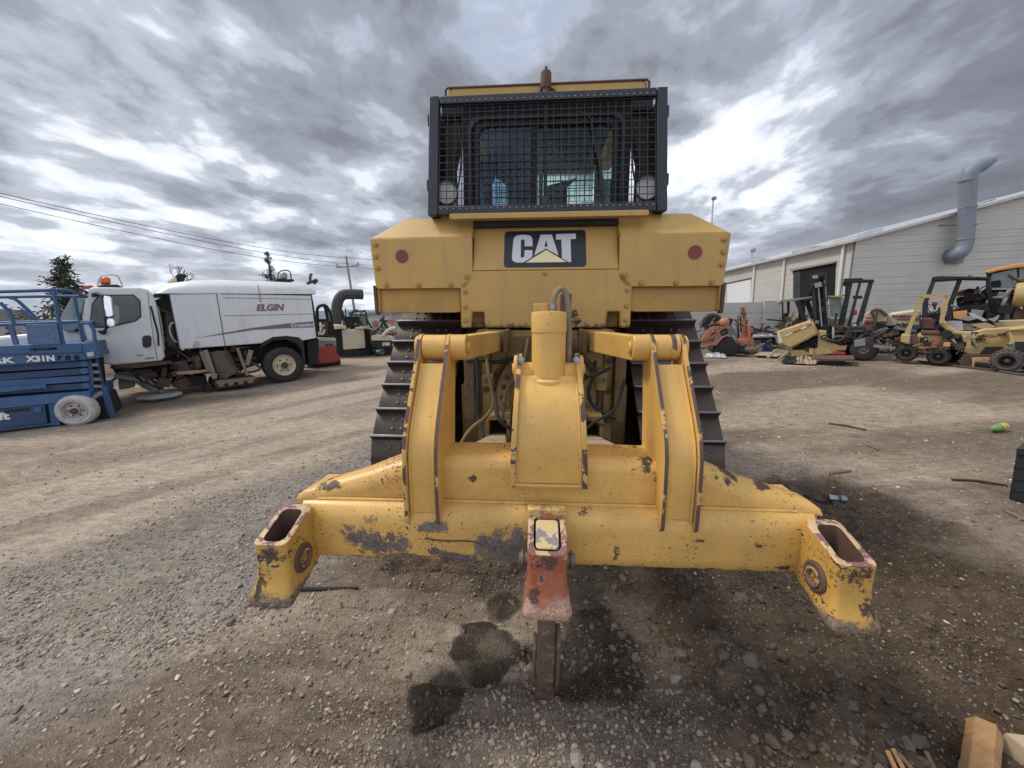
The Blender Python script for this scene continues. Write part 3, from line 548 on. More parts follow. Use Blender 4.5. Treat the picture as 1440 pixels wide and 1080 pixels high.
# --- two upright arms
prof = [(1.283, .845), (1.281, .98), (1.287, 1.10), (1.305, 1.16), (1.34, 1.225), (1.49, 1.43), (1.512, 1.475), (1.53, 1.503), (1.56, 1.522), (1.60, 1.522), (1.63, 1.505), (1.645, 1.47), (1.64, 1.40), (1.61, 1.25), (1.58, 1.05), (1.57, .95), (1.56, .885), (1.36, .885), (1.325, .862), (1.31, .832), (1.293, .830)]
ins = [(1.305, .868), (1.303, .98), (1.309, 1.095), (1.327, 1.152), (1.362, 1.213), (1.495, 1.395), (1.50, 1.41), (1.53, 1.40), (1.385, 1.20), (1.34, 1.13), (1.332, .98), (1.332, .868)]
for s in (-1, 1):
    c0 = s*.466
    arm = MB()
    arm.prism(ins, c0-.049, c0+.049, 'x')
    a_ = arm.build('ripper_arm', M['rip'], T, smooth=25, bevel=.004)
    for k in (-1, 1):
        x0 = c0+k*.059
        p = MB().prism(prof, x0-.0075, x0+.0075, 'x', 0, 1)
        p.build('side_plate', [M['rip'], M['edge2'] if k*s*s == -s or (s > 0) or k > 0 else M['edge']], a_, bevel=.0025, smooth=30)
        MB().tube([(x0-k*.015, y-.001, z) for y, z in ins[:7]], .006, 6).build('weld_bead', M['rip'], a_)
    mb = MB(); mb.cyl((c0-.049, 1.578, 1.468), (c0+.049, 1.578, 1.468), .052, n=28); mb.build('pivot_boss', M['rip'], a_, bevel=.003)
    if s > 0: MB().lathe([(.0525, -.006), (.0532, -.005), (.0532, .012), (.0525, .013)], (c0+.02, 1.578, 1.468), (1, 0, 0), 28).build('scraped_band', M['edge2'], a_)
    mb = MB(); mb.cyl((c0-.088, 1.578, 1.468), (c0+.088, 1.578, 1.468), .020, n=16); mb.build('pivot_pin', M['rip'], a_, bevel=.002)
    for e_ in (-1, 1): MB().cyl((c0+e_*.069, 1.578, 1.468), (c0+e_*.080, 1.578, 1.468), .048, n=24).build('pin_collar', M['rip'], a_, bevel=.002)
    # link from the arm to the machine
    xi = s*.368; xo = s*.315
    lk = MB(); lk.hexa([(xi-.032, 1.58, 1.415), (xi+.032, 1.58, 1.415), (xi+.032, 1.58, 1.515), (xi-.032, 1.58, 1.515)], [(xo-.045, 2.40, 1.38), (xo+.045, 2.40, 1.38), (xo+.045, 2.40, 1.50), (xo-.045, 2.40, 1.50)])
    lk.cyl((xi-.034, 1.578, 1.468), (xi+.034, 1.578, 1.468), .053, n=28)
    lo = lk.build('lift_link', M['rip'], T, bevel=.004)
    MB().cyl((xi-s*.034, 1.578, 1.468), (xi-s*.046, 1.578, 1.468), .024, n=18).build('pin_cap', M['rip'], lo, bevel=.003)
    mb = MB(); mb.cyl((xo-.095, 2.42, 1.44), (xo+.095, 2.42, 1.44), .07, n=24); mb.box(xo-.09, xo-.06, 2.34, 2.62, 1.37, 1.51); mb.box(xo+.06, xo+.09, 2.34, 2.62, 1.37, 1.51); mb.build('link_bracket', M['case'], T, bevel=.004)
    # lower draw arm with dusty top
    la = MB(); xa, xb = s*.30, s*.285
    la.hexa([(xa-.13, 1.55, .90), (xa+.13, 1.55, .90), (xa+.13, 1.55, 1.0), (xa-.13, 1.55, 1.0)], [(xb-.07, 2.38, .74), (xb+.07, 2.38, .74), (xb+.045, 2.38, .85), (xb-.045, 2.38, .85)])
    la.build('draw_arm', M['dust'], T, bevel=.01)
    br = MB(); br.box(xb-.075, xb-.055, 2.28, 2.62, .68, .96); br.box(xb+.055, xb+.075, 2.28, 2.62, .68, .96); br.box(xb-.075, xb+.075, 2.30, 2.60, .955, .99); br.cyl((xb-.09, 2.40, .80), (xb+.09, 2.40, .80), .045, n=18)
    ho_ = br.build('hitch_bracket', M['case2'], T, bevel=.004); MB().bolt((0, 0, 0), (0, -1, 0), .018, .02).each('bracket_bolt', M['rust'], ho_, [(xb-.025, 2.56, .92), (xb+.025, 2.56, .92)])
    MB().box(xb-.055, xb+.055, 2.57, 2.60, .70, .955).build('bracket_web', M['case'], ho_)
# --- centre tower and tilt cylinder
def tap(x, y, z): return (x*(1-.33*max(0, z-1.0)), y, z)
tp = [(1.318, .972), (1.312, 1.06), (1.318, 1.15), (1.345, 1.25), (1.395, 1.33), (1.45, 1.385), (1.478, 1.425), (1.49, 1.447), (1.52, 1.45), (1.56, 1.43), (1.60, 1.37), (1.61, 1.2), (1.59, .98)]
ti_ = [(1.332, .985), (1.326, 1.06), (1.332, 1.145), (1.36, 1.24), (1.41, 1.318), (1.468, 1.368), (1.50, 1.368), (1.44, 1.30), (1.38, 1.20), (1.35, 1.10), (1.35, .985)]
tw = MB().prism(ti_, -.122, .122, 'x').map(tap).build('ripper_tower', M['rip'], T, smooth=25, bevel=.002)
for k in (-1, 1):
    MB().prism(tp, k*.122, k*.143, 'x', 0, 1).map(tap).build('side_plate', [M['rip'], M['edge']], tw, bevel=.0025, smooth=30)
    MB().tube([tap(k*.118, y-.001, z) for y, z in ti_[:6]], .005, 6).build('weld_bead', M['rip'], tw)
    mb = MB(); mb.cyl((k*.122, 1.54, 1.385), (k*.137, 1.54, 1.385), .055, n=24); mb.cyl((k*.135, 1.54, 1.385), (k*.145, 1.54, 1.385), .022, n=16); mb.build('pivot_boss', M['rip'], tw, bevel=.003)
    MB().bolt((k*.105, 1.465, 1.43), (0, -1, .2), .009, .014).build('bolt', M['steel'], tw)
    MB().cyl((k*.062, 1.53, 1.37), (k*.112, 1.53, 1.37), .042, n=20).build('spacer', M['rip'], tw, bevel=.003)
MB().tube([(-.137, 1.33, .978), (0, 1.328, .978), (.137, 1.33, .978)], .007, 6).build('weld_bead', M['rip'], tw)
cy = MB(); cy.lathe([(0, .0), (.077, .0), (.079, .02), (.079, .045), (.074, .055), (.0665, .062), (.0665, .245), (.069, .248), (.069, .318), (.066, .326), (.03, .329), (0, .329)], (0, 1.51, 1.285), (0, .02, 1), 40)
co_ = cy.build('tilt_cylinder', M['rip'], T, smooth=30)
MB().lathe([(.078, .045), (.0825, .05), (.0825, .062), (.075, .07)], (0, 1.51, 1.285), (0, .02, 1), 40).build('gland_ring', M['rip'], co_)
MB().box(-.06, .0, 1.575, 1.583, 1.54, 1.645).build('cylinder_lug', M['tank'], co_, bevel=.006)
MB().lathe([(0, 0), (.012, 0), (.012, .02), (.016, .022), (.016, .04), (.009, .045)], (.012, 1.555, 1.60), (.15, 0, 1), 12).build('hose_fitting', M['steel'], co_)
hose = rib('hydraulic_hose', [(.016, 1.555, 1.63), (.022, 1.56, 1.68), (.045, 1.565, 1.705), (.068, 1.565, 1.69), (.079, 1.56, 1.62), (.082, 1.55, 1.52), (.082, 1.545, 1.43), (.082, 1.54, 1.38)], .0115, M['hose'], 10, 2)
MB().lathe([(0, 0), (.016, 0), (.016, .022), (.012, .03)], (.082, 1.54, 1.37), (0, 0, 1), 12).build('hose_end', M['steel'], hose)
# coupling block with corroded nuts beside the cylinder
mb = MB()
for k in range(5): mb.cyl((.118, 2.30, 1.36+.055*k), (.118, 2.30, 1.36+.055*k+.035), .03-.003*(k % 2), n=8)
mb.box(.09, .15, 2.28, 2.40, 1.60, 1.72); mb.build('valve_stack', M['rust'], T, bevel=.003)
# --- rear case
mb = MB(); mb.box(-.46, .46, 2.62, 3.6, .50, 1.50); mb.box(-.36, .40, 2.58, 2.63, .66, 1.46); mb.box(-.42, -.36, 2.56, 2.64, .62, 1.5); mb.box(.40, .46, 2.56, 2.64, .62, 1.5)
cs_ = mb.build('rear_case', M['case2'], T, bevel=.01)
mb = MB(); mb.lathe([(0, .0), (.245, .0), (.25, -.01), (.25, -.02), (.335, -.02), (.335, .03)], (.015, 2.575, 1.05), (0, 1, 0), 56); co2 = mb.build('case_cover', M['case2'], cs_, smooth=30)
MB().bolt((0, 0, 0), (0, -1, 0), .013, .014).each('cover_bolt', M['rust'], cs_, [(.015+.295*cos(2*pi*k/26), 2.555, 1.05+.295*sin(2*pi*k/26)) for k in range(26)])
MB().bolt((0, 0, 0), (0, -1, 0), .016, .016).each('case_bolt', M['rust'], cs_, [(x, 2.56, z) for z in (.75, .9, 1.1, 1.3, 1.42) for x in (-.39, .43)])
MB().lathe([(.345, .0), (.36, -.012), (.375, -.012), (.385, .0)], (.015, 2.572, 1.05), (0, 1, 0), 56).build('case_ring', M['rust'], cs_)
mb = MB(); mb.prism([(-.26, 1.47), (-.08, 1.47), (-.02, 1.36), (-.05, 1.18), (-.16, 1.14), (-.22, 1.25)], 2.46, 2.48, 'y'); mb.build('guard_plate', M['case'], T, bevel=.004)
rib('grey_cable', [(-.33, 2.2, 1.50), (-.335, 2.15, 1.35), (-.30, 2.12, 1.18), (-.29, 2.10, 1.10), (-.32, 2.08, 1.04), (-.44, 2.05, .96), (-.50, 2.0, .80)], .009, M['case2'])
rib('black_hose', [(.33, 2.5, 1.3), (.30, 2.35, 1.25), (.27, 2.4, 1.1), (.33, 2.45, 1.0), (.46, 2.4, .95)], .011, M['blk2'])
rib('black_hose', [(-.20, 2.4, 1.0), (-.12, 2.3, .96), (-.16, 2.3, .88), (.1, 2.35, .9)], .014, M['blk2'])
for s in (-1, 1):
    mb = MB(); mb.cyl((s*.46, 3.6, 1.25), (s*.66, 3.6, 1.25), .36, n=36); mb.cyl((s*.66, 3.6, 1.25), (s*1.0, 3.6, 1.25), .25, n=36); mb.box(s*.46, s*.60, 2.75, 3.6, .55, 1.1)
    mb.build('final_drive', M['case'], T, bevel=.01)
# pipes, hoses and linkage crowding the space behind the ripper
for pts, r, mt in (([(-.43, 2.35, 1.42), (-.40, 2.30, 1.2), (-.42, 2.3, 1.0), (-.36, 2.2, .88)], .012, 'blk2'), ([(-.10, 2.45, 1.45), (-.14, 2.35, 1.25), (-.24, 2.35, 1.15), (-.26, 2.3, .95)], .013, 'case'), ([(.15, 2.4, 1.48), (.18, 2.3, 1.3), (.26, 2.3, 1.22), (.40, 2.35, 1.28)], .010, 'blk2'),
                    ([(.10, 2.35, 1.40), (.20, 2.3, 1.18), (.22, 2.28, 1.0), (.36, 2.25, .95)], .012, 'rust'), ([(-.5, 2.5, 1.3), (-.42, 2.4, 1.33), (-.3, 2.4, 1.3), (-.2, 2.45, 1.33)], .014, 'blk2'), ([(-.10, 2.2, .92), (-.2, 2.1, .96), (-.27, 2.1, 1.02), (-.30, 2.25, 1.14)], .012, 'blk2'), ([(.2, 2.2, .88), (.28, 2.15, 1.0), (.42, 2.2, 1.05), (.5, 2.4, 1.2)], .009, 'blk2')):
    rib('hose', pts, r, M[mt])
for x0, x1, y0, z0, z1, mt in ((-.245, -.165, 2.40, .80, .90, 'rust'), (.13, .21, 2.42, .78, .88, 'blk2'), (-.10, .02, 2.36, .72, .84, 'case'), (.34, .40, 2.44, 1.12, 1.26, 'case2'), (-.40, -.33, 2.44, 1.14, 1.22, 'case2'), (-.18, -.09, 2.36, .60, .72, 'greyp'), (-.53, -.46, 2.5, .9, 1.4, 'case'), (.46, .53, 2.5, .9, 1.4, 'case')):
    o_ = MB().box(x0, x1, y0, 2.60, z0, z1).build('fitting_block', M[mt], T, bevel=.006); MB().bolt((0, 0, 0), (0, -1, 0), .012, .014).each('block_bolt', M['bolt'], o_, [(x0*.75+x1*.25, y0, (z0+z1)/2), (x0*.25+x1*.75, y0, (z0+z1)/2)])
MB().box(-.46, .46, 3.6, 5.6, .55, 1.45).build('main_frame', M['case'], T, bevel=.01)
# --- tracks
circ = [((2.97, .52), .452), ((3.60, 1.25), .45), ((5.75, .50), .43)]
def tang(c1, r1, c2, r2):      # outer tangent, travelling with the wheels on the right
    dx, dz = c2[0]-c1[0], c2[1]-c1[1]; L = hypot(dx, dz); a = atan2(dz, dx)+math.acos((r1-r2)/L)
    return (c1[0]+r1*cos(a), c1[1]+r1*sin(a)), (c2[0]+r2*cos(a), c2[1]+r2*sin(a)), a
loop = []; K = len(circ); angs = []
tg = [tang(*circ[i], *circ[(i+1) % K]) for i in range(K)]
for i in range(K):
    (p, q, a) = tg[i]; c2, r2 = circ[(i+1) % K]; a2 = tg[(i+1) % K][2]; m_ = 14
    for k in range(13): loop.append((p[0]+(q[0]-p[0])*k/13, p[1]+(q[1]-p[1])*k/13))
    da = (a-a2) % (2*pi)
    for k in range(m_): loop.append((c2[0]+r2*cos(a-da*k/m_), c2[1]+r2*sin(a-da*k/m_)))
L = [0]
for i in range(len(loop)): L.append(L[-1]+hypot(loop[(i+1) % len(loop)][0]-loop[i][0], loop[(i+1) % len(loop)][1]-loop[i][1]))
def at_len(t):
    t %= L[-1]; i = max(k for k in range(len(loop)) if L[k] <= t); k = (t-L[i])/(L[i+1]-L[i]); a, b_ = loop[i], loop[(i+1) % len(loop)]
    return (a[0]+(b_[0]-a[0])*k, a[1]+(b_[1]-a[1])*k)
nsh = round(L[-1]/.203); pit = L[-1]/nsh
shoe0 = grs0 = bol0 = None
for s in (-1, 1):
    tr = empty('track', parent=T); tr.name = 'track'
    mb = MB(); mb.loft([[(s*.94+w_, y, z) for y, z in loop] for w_ in (-.09, .09)], caps=True); mb.map(lambda x, y, z: (x, 3.9+(y-3.9)*.985, .6+(z-.6)*.95)); mb.build('track_chain', M['rust'], tr)
    for (c_, r_) in circ:
        mb = MB(); mb.cyl((s*.80, *c_), (s*1.08, *c_), r_-.1, n=30); mb.cyl((s*1.07, *c_), (s*1.10, *c_), r_*.35, n=20); mb.build('track_wheel', M['case'], tr, bevel=.01)
    mb = MB(); mb.box(s*.80, s*1.06, 2.9, 5.8, .28, .62)
    mb.build('track_frame', M['case'], tr, bevel=.015)
    MB().cyl((s*.80, 0, .2), (s*1.08, 0, .2), .11, n=18).each('track_roller', M['case'], tr, [(0, 3.35+.38*k, 0) for k in range(6)])
    for k in range(nsh):
        P = Vector((0, *at_len(k*pit+.095))); Q = Vector((0, *at_len(k*pit+pit+.095))); tdir = (Q-P).normalized(); nrm = Vector((0, -tdir.z, tdir.y))*1.0
        cen = (P+Q)/2
        ctr = Vector((0, 4.0, .7))
        if (cen-ctr).dot(nrm) < 0: nrm = -nrm
        mw = Matrix(((1, 0, 0, s*.94), (0, tdir.y, nrm.y, cen.y), (0, tdir.z, nrm.z, cen.z), (0, 0, 0, 1)))
        if shoe0 is None:
            w_ = .277
            mb = MB(); mb.prism([(-.105, -.004), (-.06, -.004), (-.05, .004), (.09, .004), (.112, -.006), (.118, .004), (.10, .016), (-.048, .016), (-.06, .010), (-.078, .012), (-.083, .058), (-.098, .058), (-.104, .012)], -w_, w_, 'x')
            mb.prism([(-.0815, .046), (-.0825, .064), (-.0985, .064), (-.099, .046)], -w_-.001, w_+.001, 'x', 1)
            for bx in (-.14, -.075, .075, .14):
                for by in (-.02, .05): mb.ball((bx, by, .016), .016, 8, 2, sz=(1, 1, .7))
            shoe0 = mb.build('track_shoe', [M['track'], M['grous'], M['bolt']], tr, bevel=.003); sh_ = shoe0
        else:
            sh_ = shoe0.copy(); COL.objects.link(sh_); sh_.parent = tr
        sh_.matrix_local = mw
# depth rule: shoe details become one level only
# --- fuel tank between the side boxes
ol = [(-.561, 1.515), (-.49, 1.515), (-.482, 1.62), (-.402, 1.62), (-.40, 1.515), (.405, 1.515), (.414, 1.62), (.494, 1.62), (.50, 1.515), (.566, 1.515), (.566, 1.80), (.505, 1.86), (.47, 1.888), (-.47, 1.888), (-.505, 1.86), (-.561, 1.80)]
mb = MB(); mb.prism(ol, 2.60, 2.68, 'y')
mb.box(-.39, .39, 2.67, 3.2, 1.53, 1.87)
tk = mb.build('fuel_tank', M['tank'], T, bevel=.012, smooth=30)
mb = MB(); mb.hexa([(-.475, 2.603, 1.889), (.475, 2.603, 1.889), (.475, 3.1, 1.889), (-.475, 3.1, 1.889)], [(-.475, 2.72, 2.19), (.475, 2.72, 2.19), (.475, 3.1, 2.19), (-.475, 3.1, 2.19)])
up_ = mb.build('tank_upper_panel', M['tank'], tk, bevel=.006)
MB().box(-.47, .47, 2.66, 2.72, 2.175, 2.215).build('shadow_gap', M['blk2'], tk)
MB().bolt((0, 0, 0), (0, -1, 0), .013, .014).each('tank_bolt', M['tankb'], tk, [(x, 2.60, z) for x in (-.528, .533) for z in (1.565, 1.655, 1.755)]+[(0, 2.604, 1.865)])
# badge on the sloping upper panel
sl_ = Vector((0, .117, .301)).normalized(); nb = Vector((0, -sl_.z, sl_.y))
badge = empty('badge', parent=T, mw=None)
badge.matrix_local = Matrix(((1, 0, 0, 0.0), (0, sl_.y, nb.y, 2.609), (0, sl_.z, nb.z, 1.906), (0, 0, 0, 1)))
def fl(name, pts, z0, z1, mat, hole=None):
    mb = MB(); mb.prism(pts, z0, z1, 'z'); o = mb.build(name, mat, badge, smooth=0); return o
S_ = .535/1285.; BH = 600*S_
def bp(x, y): return ((x-740)*S_, (705-y)*S_*1.05)
o = MB().prism([(x, y) for x, y in rrect(-.268, .268, 0, .262, .022)], 0, .003, 'z').build('badge_plate', M['decal'], badge, smooth=0)
mb = MB(); oc = [(545, 365), (545, 270), (538, 230), (520, 203), (490, 182), (440, 175), (350, 175), (300, 182), (262, 205), (243, 240), (236, 290), (222, 540), (232, 590), (262, 620), (310, 632), (400, 632), (470, 590), (530, 553), (545, 530), (545, 432), (422, 432), (418, 530), (405, 550), (375, 552), (360, 535), (360, 280), (368, 255), (390, 247), (412, 255), (420, 275), (420, 365)]
mb.prism([bp(*p) for p in oc], .0032, .006, 'z'); mb.build('badge_letter', M['decalw'], badge, smooth=0); mb = MB()
mb.prism([bp(*p) for p in [(672, 178), (760, 178), (760, 262), (733, 378), (733, 425), (572, 520)]], .0032, .006, 'z')
mb.prism([bp(*p) for p in [(760, 178), (850, 178), (955, 525), (786, 425), (786, 378), (760, 262)]], .0032, .006, 'z')
mb.prism([bp(*p) for p in [(733, 378), (786, 378), (786, 425), (760, 408), (733, 425)]], .0032, .006, 'z')
mb.build('badge_letter', M['decalw'], badge, smooth=0); mb = MB()
mb.prism([bp(*p) for p in [(915, 172), (1228, 168), (1228, 255), (1143, 258), (1150, 632), (1108, 632), (1008, 568), (1000, 262), (915, 262)]], .0032, .006, 'z')
mb.build('badge_letter', M['decalw'], badge, smooth=0)
fl('badge_triangle', [bp(*p) for p in [(442, 632), (762, 432), (1078, 632)]], .0032, .006, M['cap'])
# side boxes
for s in (-1, 1):
    f = [(s*.474, 2.10), (s*.474, 1.835), (s*.525, 1.777), (s*1.12, 1.777), (s*1.135, 1.79), (s*1.155, 2.095), (s*1.155, 2.10)]
    mb = MB(); mb.prism(f[:], 2.60, 2.625, 'y')
    fb = mb.build('side_box', M['tank'], T, bevel=.004, smooth=30)
    mb = MB(); mb.hexa([(s*.474, 2.601, 2.10), (s*1.15, 2.601, 2.10), (s*1.15, 3.2, 2.10), (s*.474, 3.2, 2.10)], [(s*.474, 2.74, 2.252), (s*.95, 2.74, 2.252), (s*.95, 3.2, 2.252), (s*.474, 3.2, 2.252)])
    mb.box(s*.48, s*1.12, 2.63, 3.2, 1.78, 2.10); mb.box(s*1.12, s*1.135, 2.62, 3.2, 1.62, 2.10)
    mb.build('box_top', M['tank'], fb, bevel=.008)
    mb = MB(); mb.prism([(s*.57, 1.625), (s*.60, 1.618), (s*1.10, 1.618), (s*1.13, 1.63), (s*1.135, 1.78), (s*.57, 1.78)], 2.645, 2.665, 'y'); mb.box(s*.57, s*1.13, 2.65, 3.2, 1.622, 1.64)
    mb.build('lower_skirt', M['tankb'], fb, bevel=.004)
    mb = MB(); mb.prism([(2.61, 1.80), (2.655, 1.80), (2.665, 1.62), (2.65, 1.605), (2.62, 1.612)], s*1.136, s*1.158, 'x'); mb.build('skirt_flange', M['rust'], fb, bevel=.002)
    MB().cyl((s*.943-.0, 2.5985, 1.985), (s*.943, 2.594, 1.985), .042, n=28).build('reflector', M['refl'], fb)
    MB().bolt((0, 0, 0), (0, -1, 0), .0145, .016).each('box_bolt', M['tankb'], fb, [(x, 2.60, z) for x, z in ((s*.515, 1.852), (s*.62, 1.80), (s*.84, 1.80), (s*1.06, 1.80), (s*1.115, 2.06), (s*1.118, 1.985), (s*1.112, 1.91))])
MB().prism(rrect(-.612, .640, 2.205, 2.238, .012), 2.575, 2.64, 'y').build('top_rail', M['tank'], T, bevel=.003)
# --- cab, guard and roof
def gz(y, z): return y+(z-2.24)*.19
gu = MB()
def gbar(x0, z0, x1, z1, w_, d_=.05):
    gu.hexa([(x0, gz(2.64, z0), z0), (x1, gz(2.64, z0), z0), (x1, gz(2.64, z0)+d_, z0), (x0, gz(2.64, z0)+d_, z0)], [(x0, gz(2.64, z1), z1), (x1, gz(2.64, z1), z1), (x1, gz(2.64, z1)+d_, z1), (x0, gz(2.64, z1)+d_, z1)])
gbar(-.770, 2.247, -.705, 3.025, 0); gbar(.705, 2.247, .770, 3.025, 0)
gu.box(-.70, .70, 2.641, 2.69, 2.247, 2.30); gu.hexa([(-.70, 2.776, 2.97), (.70, 2.776, 2.97), (.70, 2.83, 2.97), (-.70, 2.83, 2.97)], [(-.70, 2.787, 3.022), (.70, 2.787, 3.022), (.70, 2.84, 3.022), (-.70, 2.84, 3.022)])
gu.box(-.020, .020, 2.655, 2.67, 2.30, 2.35)
go = gu.build('rear_guard_frame', M['blk'], T, bevel=.005)
gu = MB(); gbar(-.012, 2.30, .012, 2.97, 0, .02); gu.map(lambda x, y, z: (x, y+.03, z)); gu.build('guard_centre_post', M['blk2'], go)
for s in (-1, 1):
    mb = MB()
    mb.hexa([(s*.745, 2.69, 2.247), (s*.765, 2.69, 2.247), (s*.765, 3.1, 2.247), (s*.745, 3.1, 2.247)], [(s*.745, 2.83, 3.02), (s*.765, 2.83, 3.02), (s*.765, 3.1, 3.02), (s*.745, 3.1, 3.02)])
    for z in (2.45, 2.88): mb.box(s*.766, s*.785, gz(2.66, z), gz(2.66, z)+.06, z-.035, z+.035)
    mb.build('guard_side', M['blk'], go, bevel=.003)
mb = MB()
for k in range(29):
    x = -.70+1.40*k/28; mb.bar((x, 2.664, 2.28), (x, gz(2.664, 2.99), 2.99), .0045)
for k in range(15):
    z = 2.30+.70*k/15+.012; mb.bar((-.71, gz(2.658, z), z), (.71, gz(2.658, z), z), .0045)
mb.build('guard_mesh', M['blk'], go, smooth=0)
MB().ball((0, 0, 0), .0045, 6).each('guard_rivet', M['lgrey'], go, [(-.68+1.36*k/33, y, z) for k in range(34) for y, z in ((2.640, 2.285), (2.776, 2.985))])
for s in (-1, 1):
    ro = MB(); ro.prism([(s*.655, 2.25), (s*.73, 2.25), (s*.73, 3.03), (s*.57, 3.03), (s*.60, 2.86), (s*.655, 2.66)], 3.0, 3.10, 'y')
    ro.build('roll_bar_post', M['post'], T, bevel=.01)
    lt = MB(); lt.lathe([(0, .06), (.05, .05), (.07, .02), (.076, -.02), (.076, -.03), (.069, -.03)], (s*.655, 2.74, 2.405), (0, 1, 0), 28); lo = lt.build('work_light', M['blk'], T)
    MB().lathe([(0, -.012), (.035, -.014), (.062, -.018), (.069, -.026)], (s*.655, 2.74, 2.405), (0, 1, 0), 28).build('lamp_lens', M['lens'], lo)
    MB().box(s*.60, s*.705, 2.74, 2.76, 2.245, 2.36).build('lamp_bracket', M['tank'], lo, bevel=.004)
    rib('lamp_wire', [(s*.60, 2.80, 2.45), (s*.575, 2.80, 2.55), (s*.57, 2.85, 2.75), (s*.60, 2.88, 2.9)], .006, M['blk2'])
# cab shell
wn = (-.47, .47, 2.32, 2.89)     # rear window hole
mb = MB()
mb.box(-.57, .57, 2.88, 2.92, 2.245, wn[2]); mb.box(-.57, .57, 2.88, 2.92, wn[3], 3.03); mb.box(-.57, .57, 2.9, 2.96, 3.03, 3.07); mb.box(-.73, .73, 2.965, 2.995, 2.97, 3.092)
mb.box(-.57, wn[0], 2.88, 2.92, wn[2], wn[3]); mb.box(wn[1], .57, 2.88, 2.92, wn[2], wn[3])
mb.box(-.57, -.54, 2.92, 4.2, 2.0, 2.45); mb.box(.54, .57, 2.92, 4.2, 2.0, 2.45); mb.box(-.57, -.54, 2.92, 3.05, 2.45, 3.08); mb.box(.54, .57, 2.92, 3.05, 2.45, 3.08); mb.box(-.57, -.51, 4.1, 4.2, 2.45, 3.08); mb.box(.51, .57, 4.1, 4.2, 2.45, 3.08)
mb.box(-.53, .53, 2.92, 4.2, 1.95, 2.0); mb.box(-.53, .53, 2.92, 4.2, 3.06, 3.07)
cabm = mb.build('cab', M['blk2'], T, bevel=.01)
mb = MB(); mb.box(-.5, .5, 4.15, 4.2, 2.0, 2.56); mb.box(-.04, .0, 4.15, 4.2, 2.42, 3.06); mb.box(-.5, .5, 4.15, 4.2, 2.99, 3.06)
for pg in ([(660, 300), (689, 300), (690, 262), (696, 250), (700, 180), (660, 180)], [(714, 300), (714, 265), (708, 255), (698, 250), (700, 180), (748, 180), (748, 300)], [(766, 300), (797, 300), (798, 262), (812, 250), (766, 262)], [(846, 300), (880, 300), (880, 250), (846, 252)]):
    mb.prism(DZ.qs(pg, 4.15), 4.15, 4.18, 'y')
mb.build('windscreen_frame', M['blk2'], cabm)
MB().box(-.5, .5, 4.20, 4.205, 2.735, 3.05).build('windscreen', M['glassw'], cabm)
mb = MB()
for k in range(20): x = -.475+.05*k; mb.bar((x, 4.24, 2.74), (x, 4.24, 3.05), .006)
for k in range(7): z = 2.74+.05*k; mb.bar((-.5, 4.235, z), (.5, 4.235, z), .006)
mb.build('windscreen_guard', M['blk'], cabm, smooth=0)
for s in (-1, 1):
    MB().box(s*.554, s*.56, 3.05, 4.1, 2.45, 3.06).build('side_window', M['glassg'], cabm)
fr = []
for r_, y in ((0, 2.868), (.0, 2.856), (.022, 2.85), (.03, 2.868)): fr.append([(x, y, z) for x, z in rrect(-.53+r_, .53-r_, 2.245+r_*.3, 2.925-r_, .085, 6)])
MB().loft(fr+[fr[0]], caps=False).build('window_surround', M['blk'], cabm)
fr = []
for r_, y in ((0, 2.872), (.0, 2.86), (.03, 2.856), (.034, 2.872)): fr.append([(x, y, z) for x, z in rrect(-.485+r_, .485-r_, 2.255+r_, 2.89-r_, .07, 6)])
MB().loft(fr+[fr[0]], caps=False).build('window_seal', M['blk2'], cabm)
MB().box(-.455, -.085, 2.872, 2.876, 2.28, 2.87).build('sliding_pane', M['glassb'], cabm)
MB().box(-.06, .455, 2.884, 2.888, 2.28, 2.87).build('rear_pane', M['glassg'], cabm)
MB().box(-.095, -.055, 2.866, 2.880, 2.27, 2.88).build('pane_bar', M['blk2'], cabm)
st_ = MB(); st_.box(-.20, .22, 3.25, 3.38, 2.1, 2.36); st_.box(-.22, .24, 3.3, 3.75, 2.05, 2.2); st_.build('operator_seat', M['blk2'], cabm, bevel=.03)
mb = MB(); mb.tube([(.22, 2.86, 2.93), (.30, 2.855, 2.90), (.31, 2.85, 2.80), (.36, 2.845, 2.62), (.39, 2.845, 2.5)], .007, 6, smooth=1); mb.bar((.35, 2.846, 2.72), (.40, 2.846, 2.36), .012); mb.build('wiper', M['blk'], cabm)
rf = MB(); rf.loft([[(x, y, z) for x, y in rrect(-.70, .70, 2.98, 4.45, .05, 3)] for z in (3.095, 3.16)]+[[(x*.985, 3.7+(y-3.7)*.985, 3.175) for x, y in rrect(-.70, .70, 2.98, 4.45, .05, 3)]]); ro = rf.build('cab_roof', M['tank'], T, smooth=30)
MB().tube([(-.70, 2.985, 3.09), (-.70, 2.978, 3.15), (-.685, 2.978, 3.166), (.685, 2.978, 3.166), (.70, 2.978, 3.15), (.70, 2.985, 3.09)], .008, 6).build('roof_rim', M['rust'], ro)
hn = MB(); hn.lathe([(0, 0), (.045, 0), (.03, .05), (.032, .055), (.037, .06), (.037, .15), (.030, .165), (.012, .17), (.008, .195), (0, .195)], (.0, 2.93, 3.05), (0, 0, 1), 20); ho = hn.build('roof_beacon', M['rust'], T)
mb = MB(); mb.tube([(-.08, 2.88, 3.03), (-.04, 2.9, 3.07), (-.03, 2.92, 3.12)], .008, 6); mb.tube([(.08, 2.88, 3.04), (.05, 2.9, 3.09), (.03, 2.92, 3.10)], .008, 6); mb.build('beacon_wire', M['blk2'], ho)
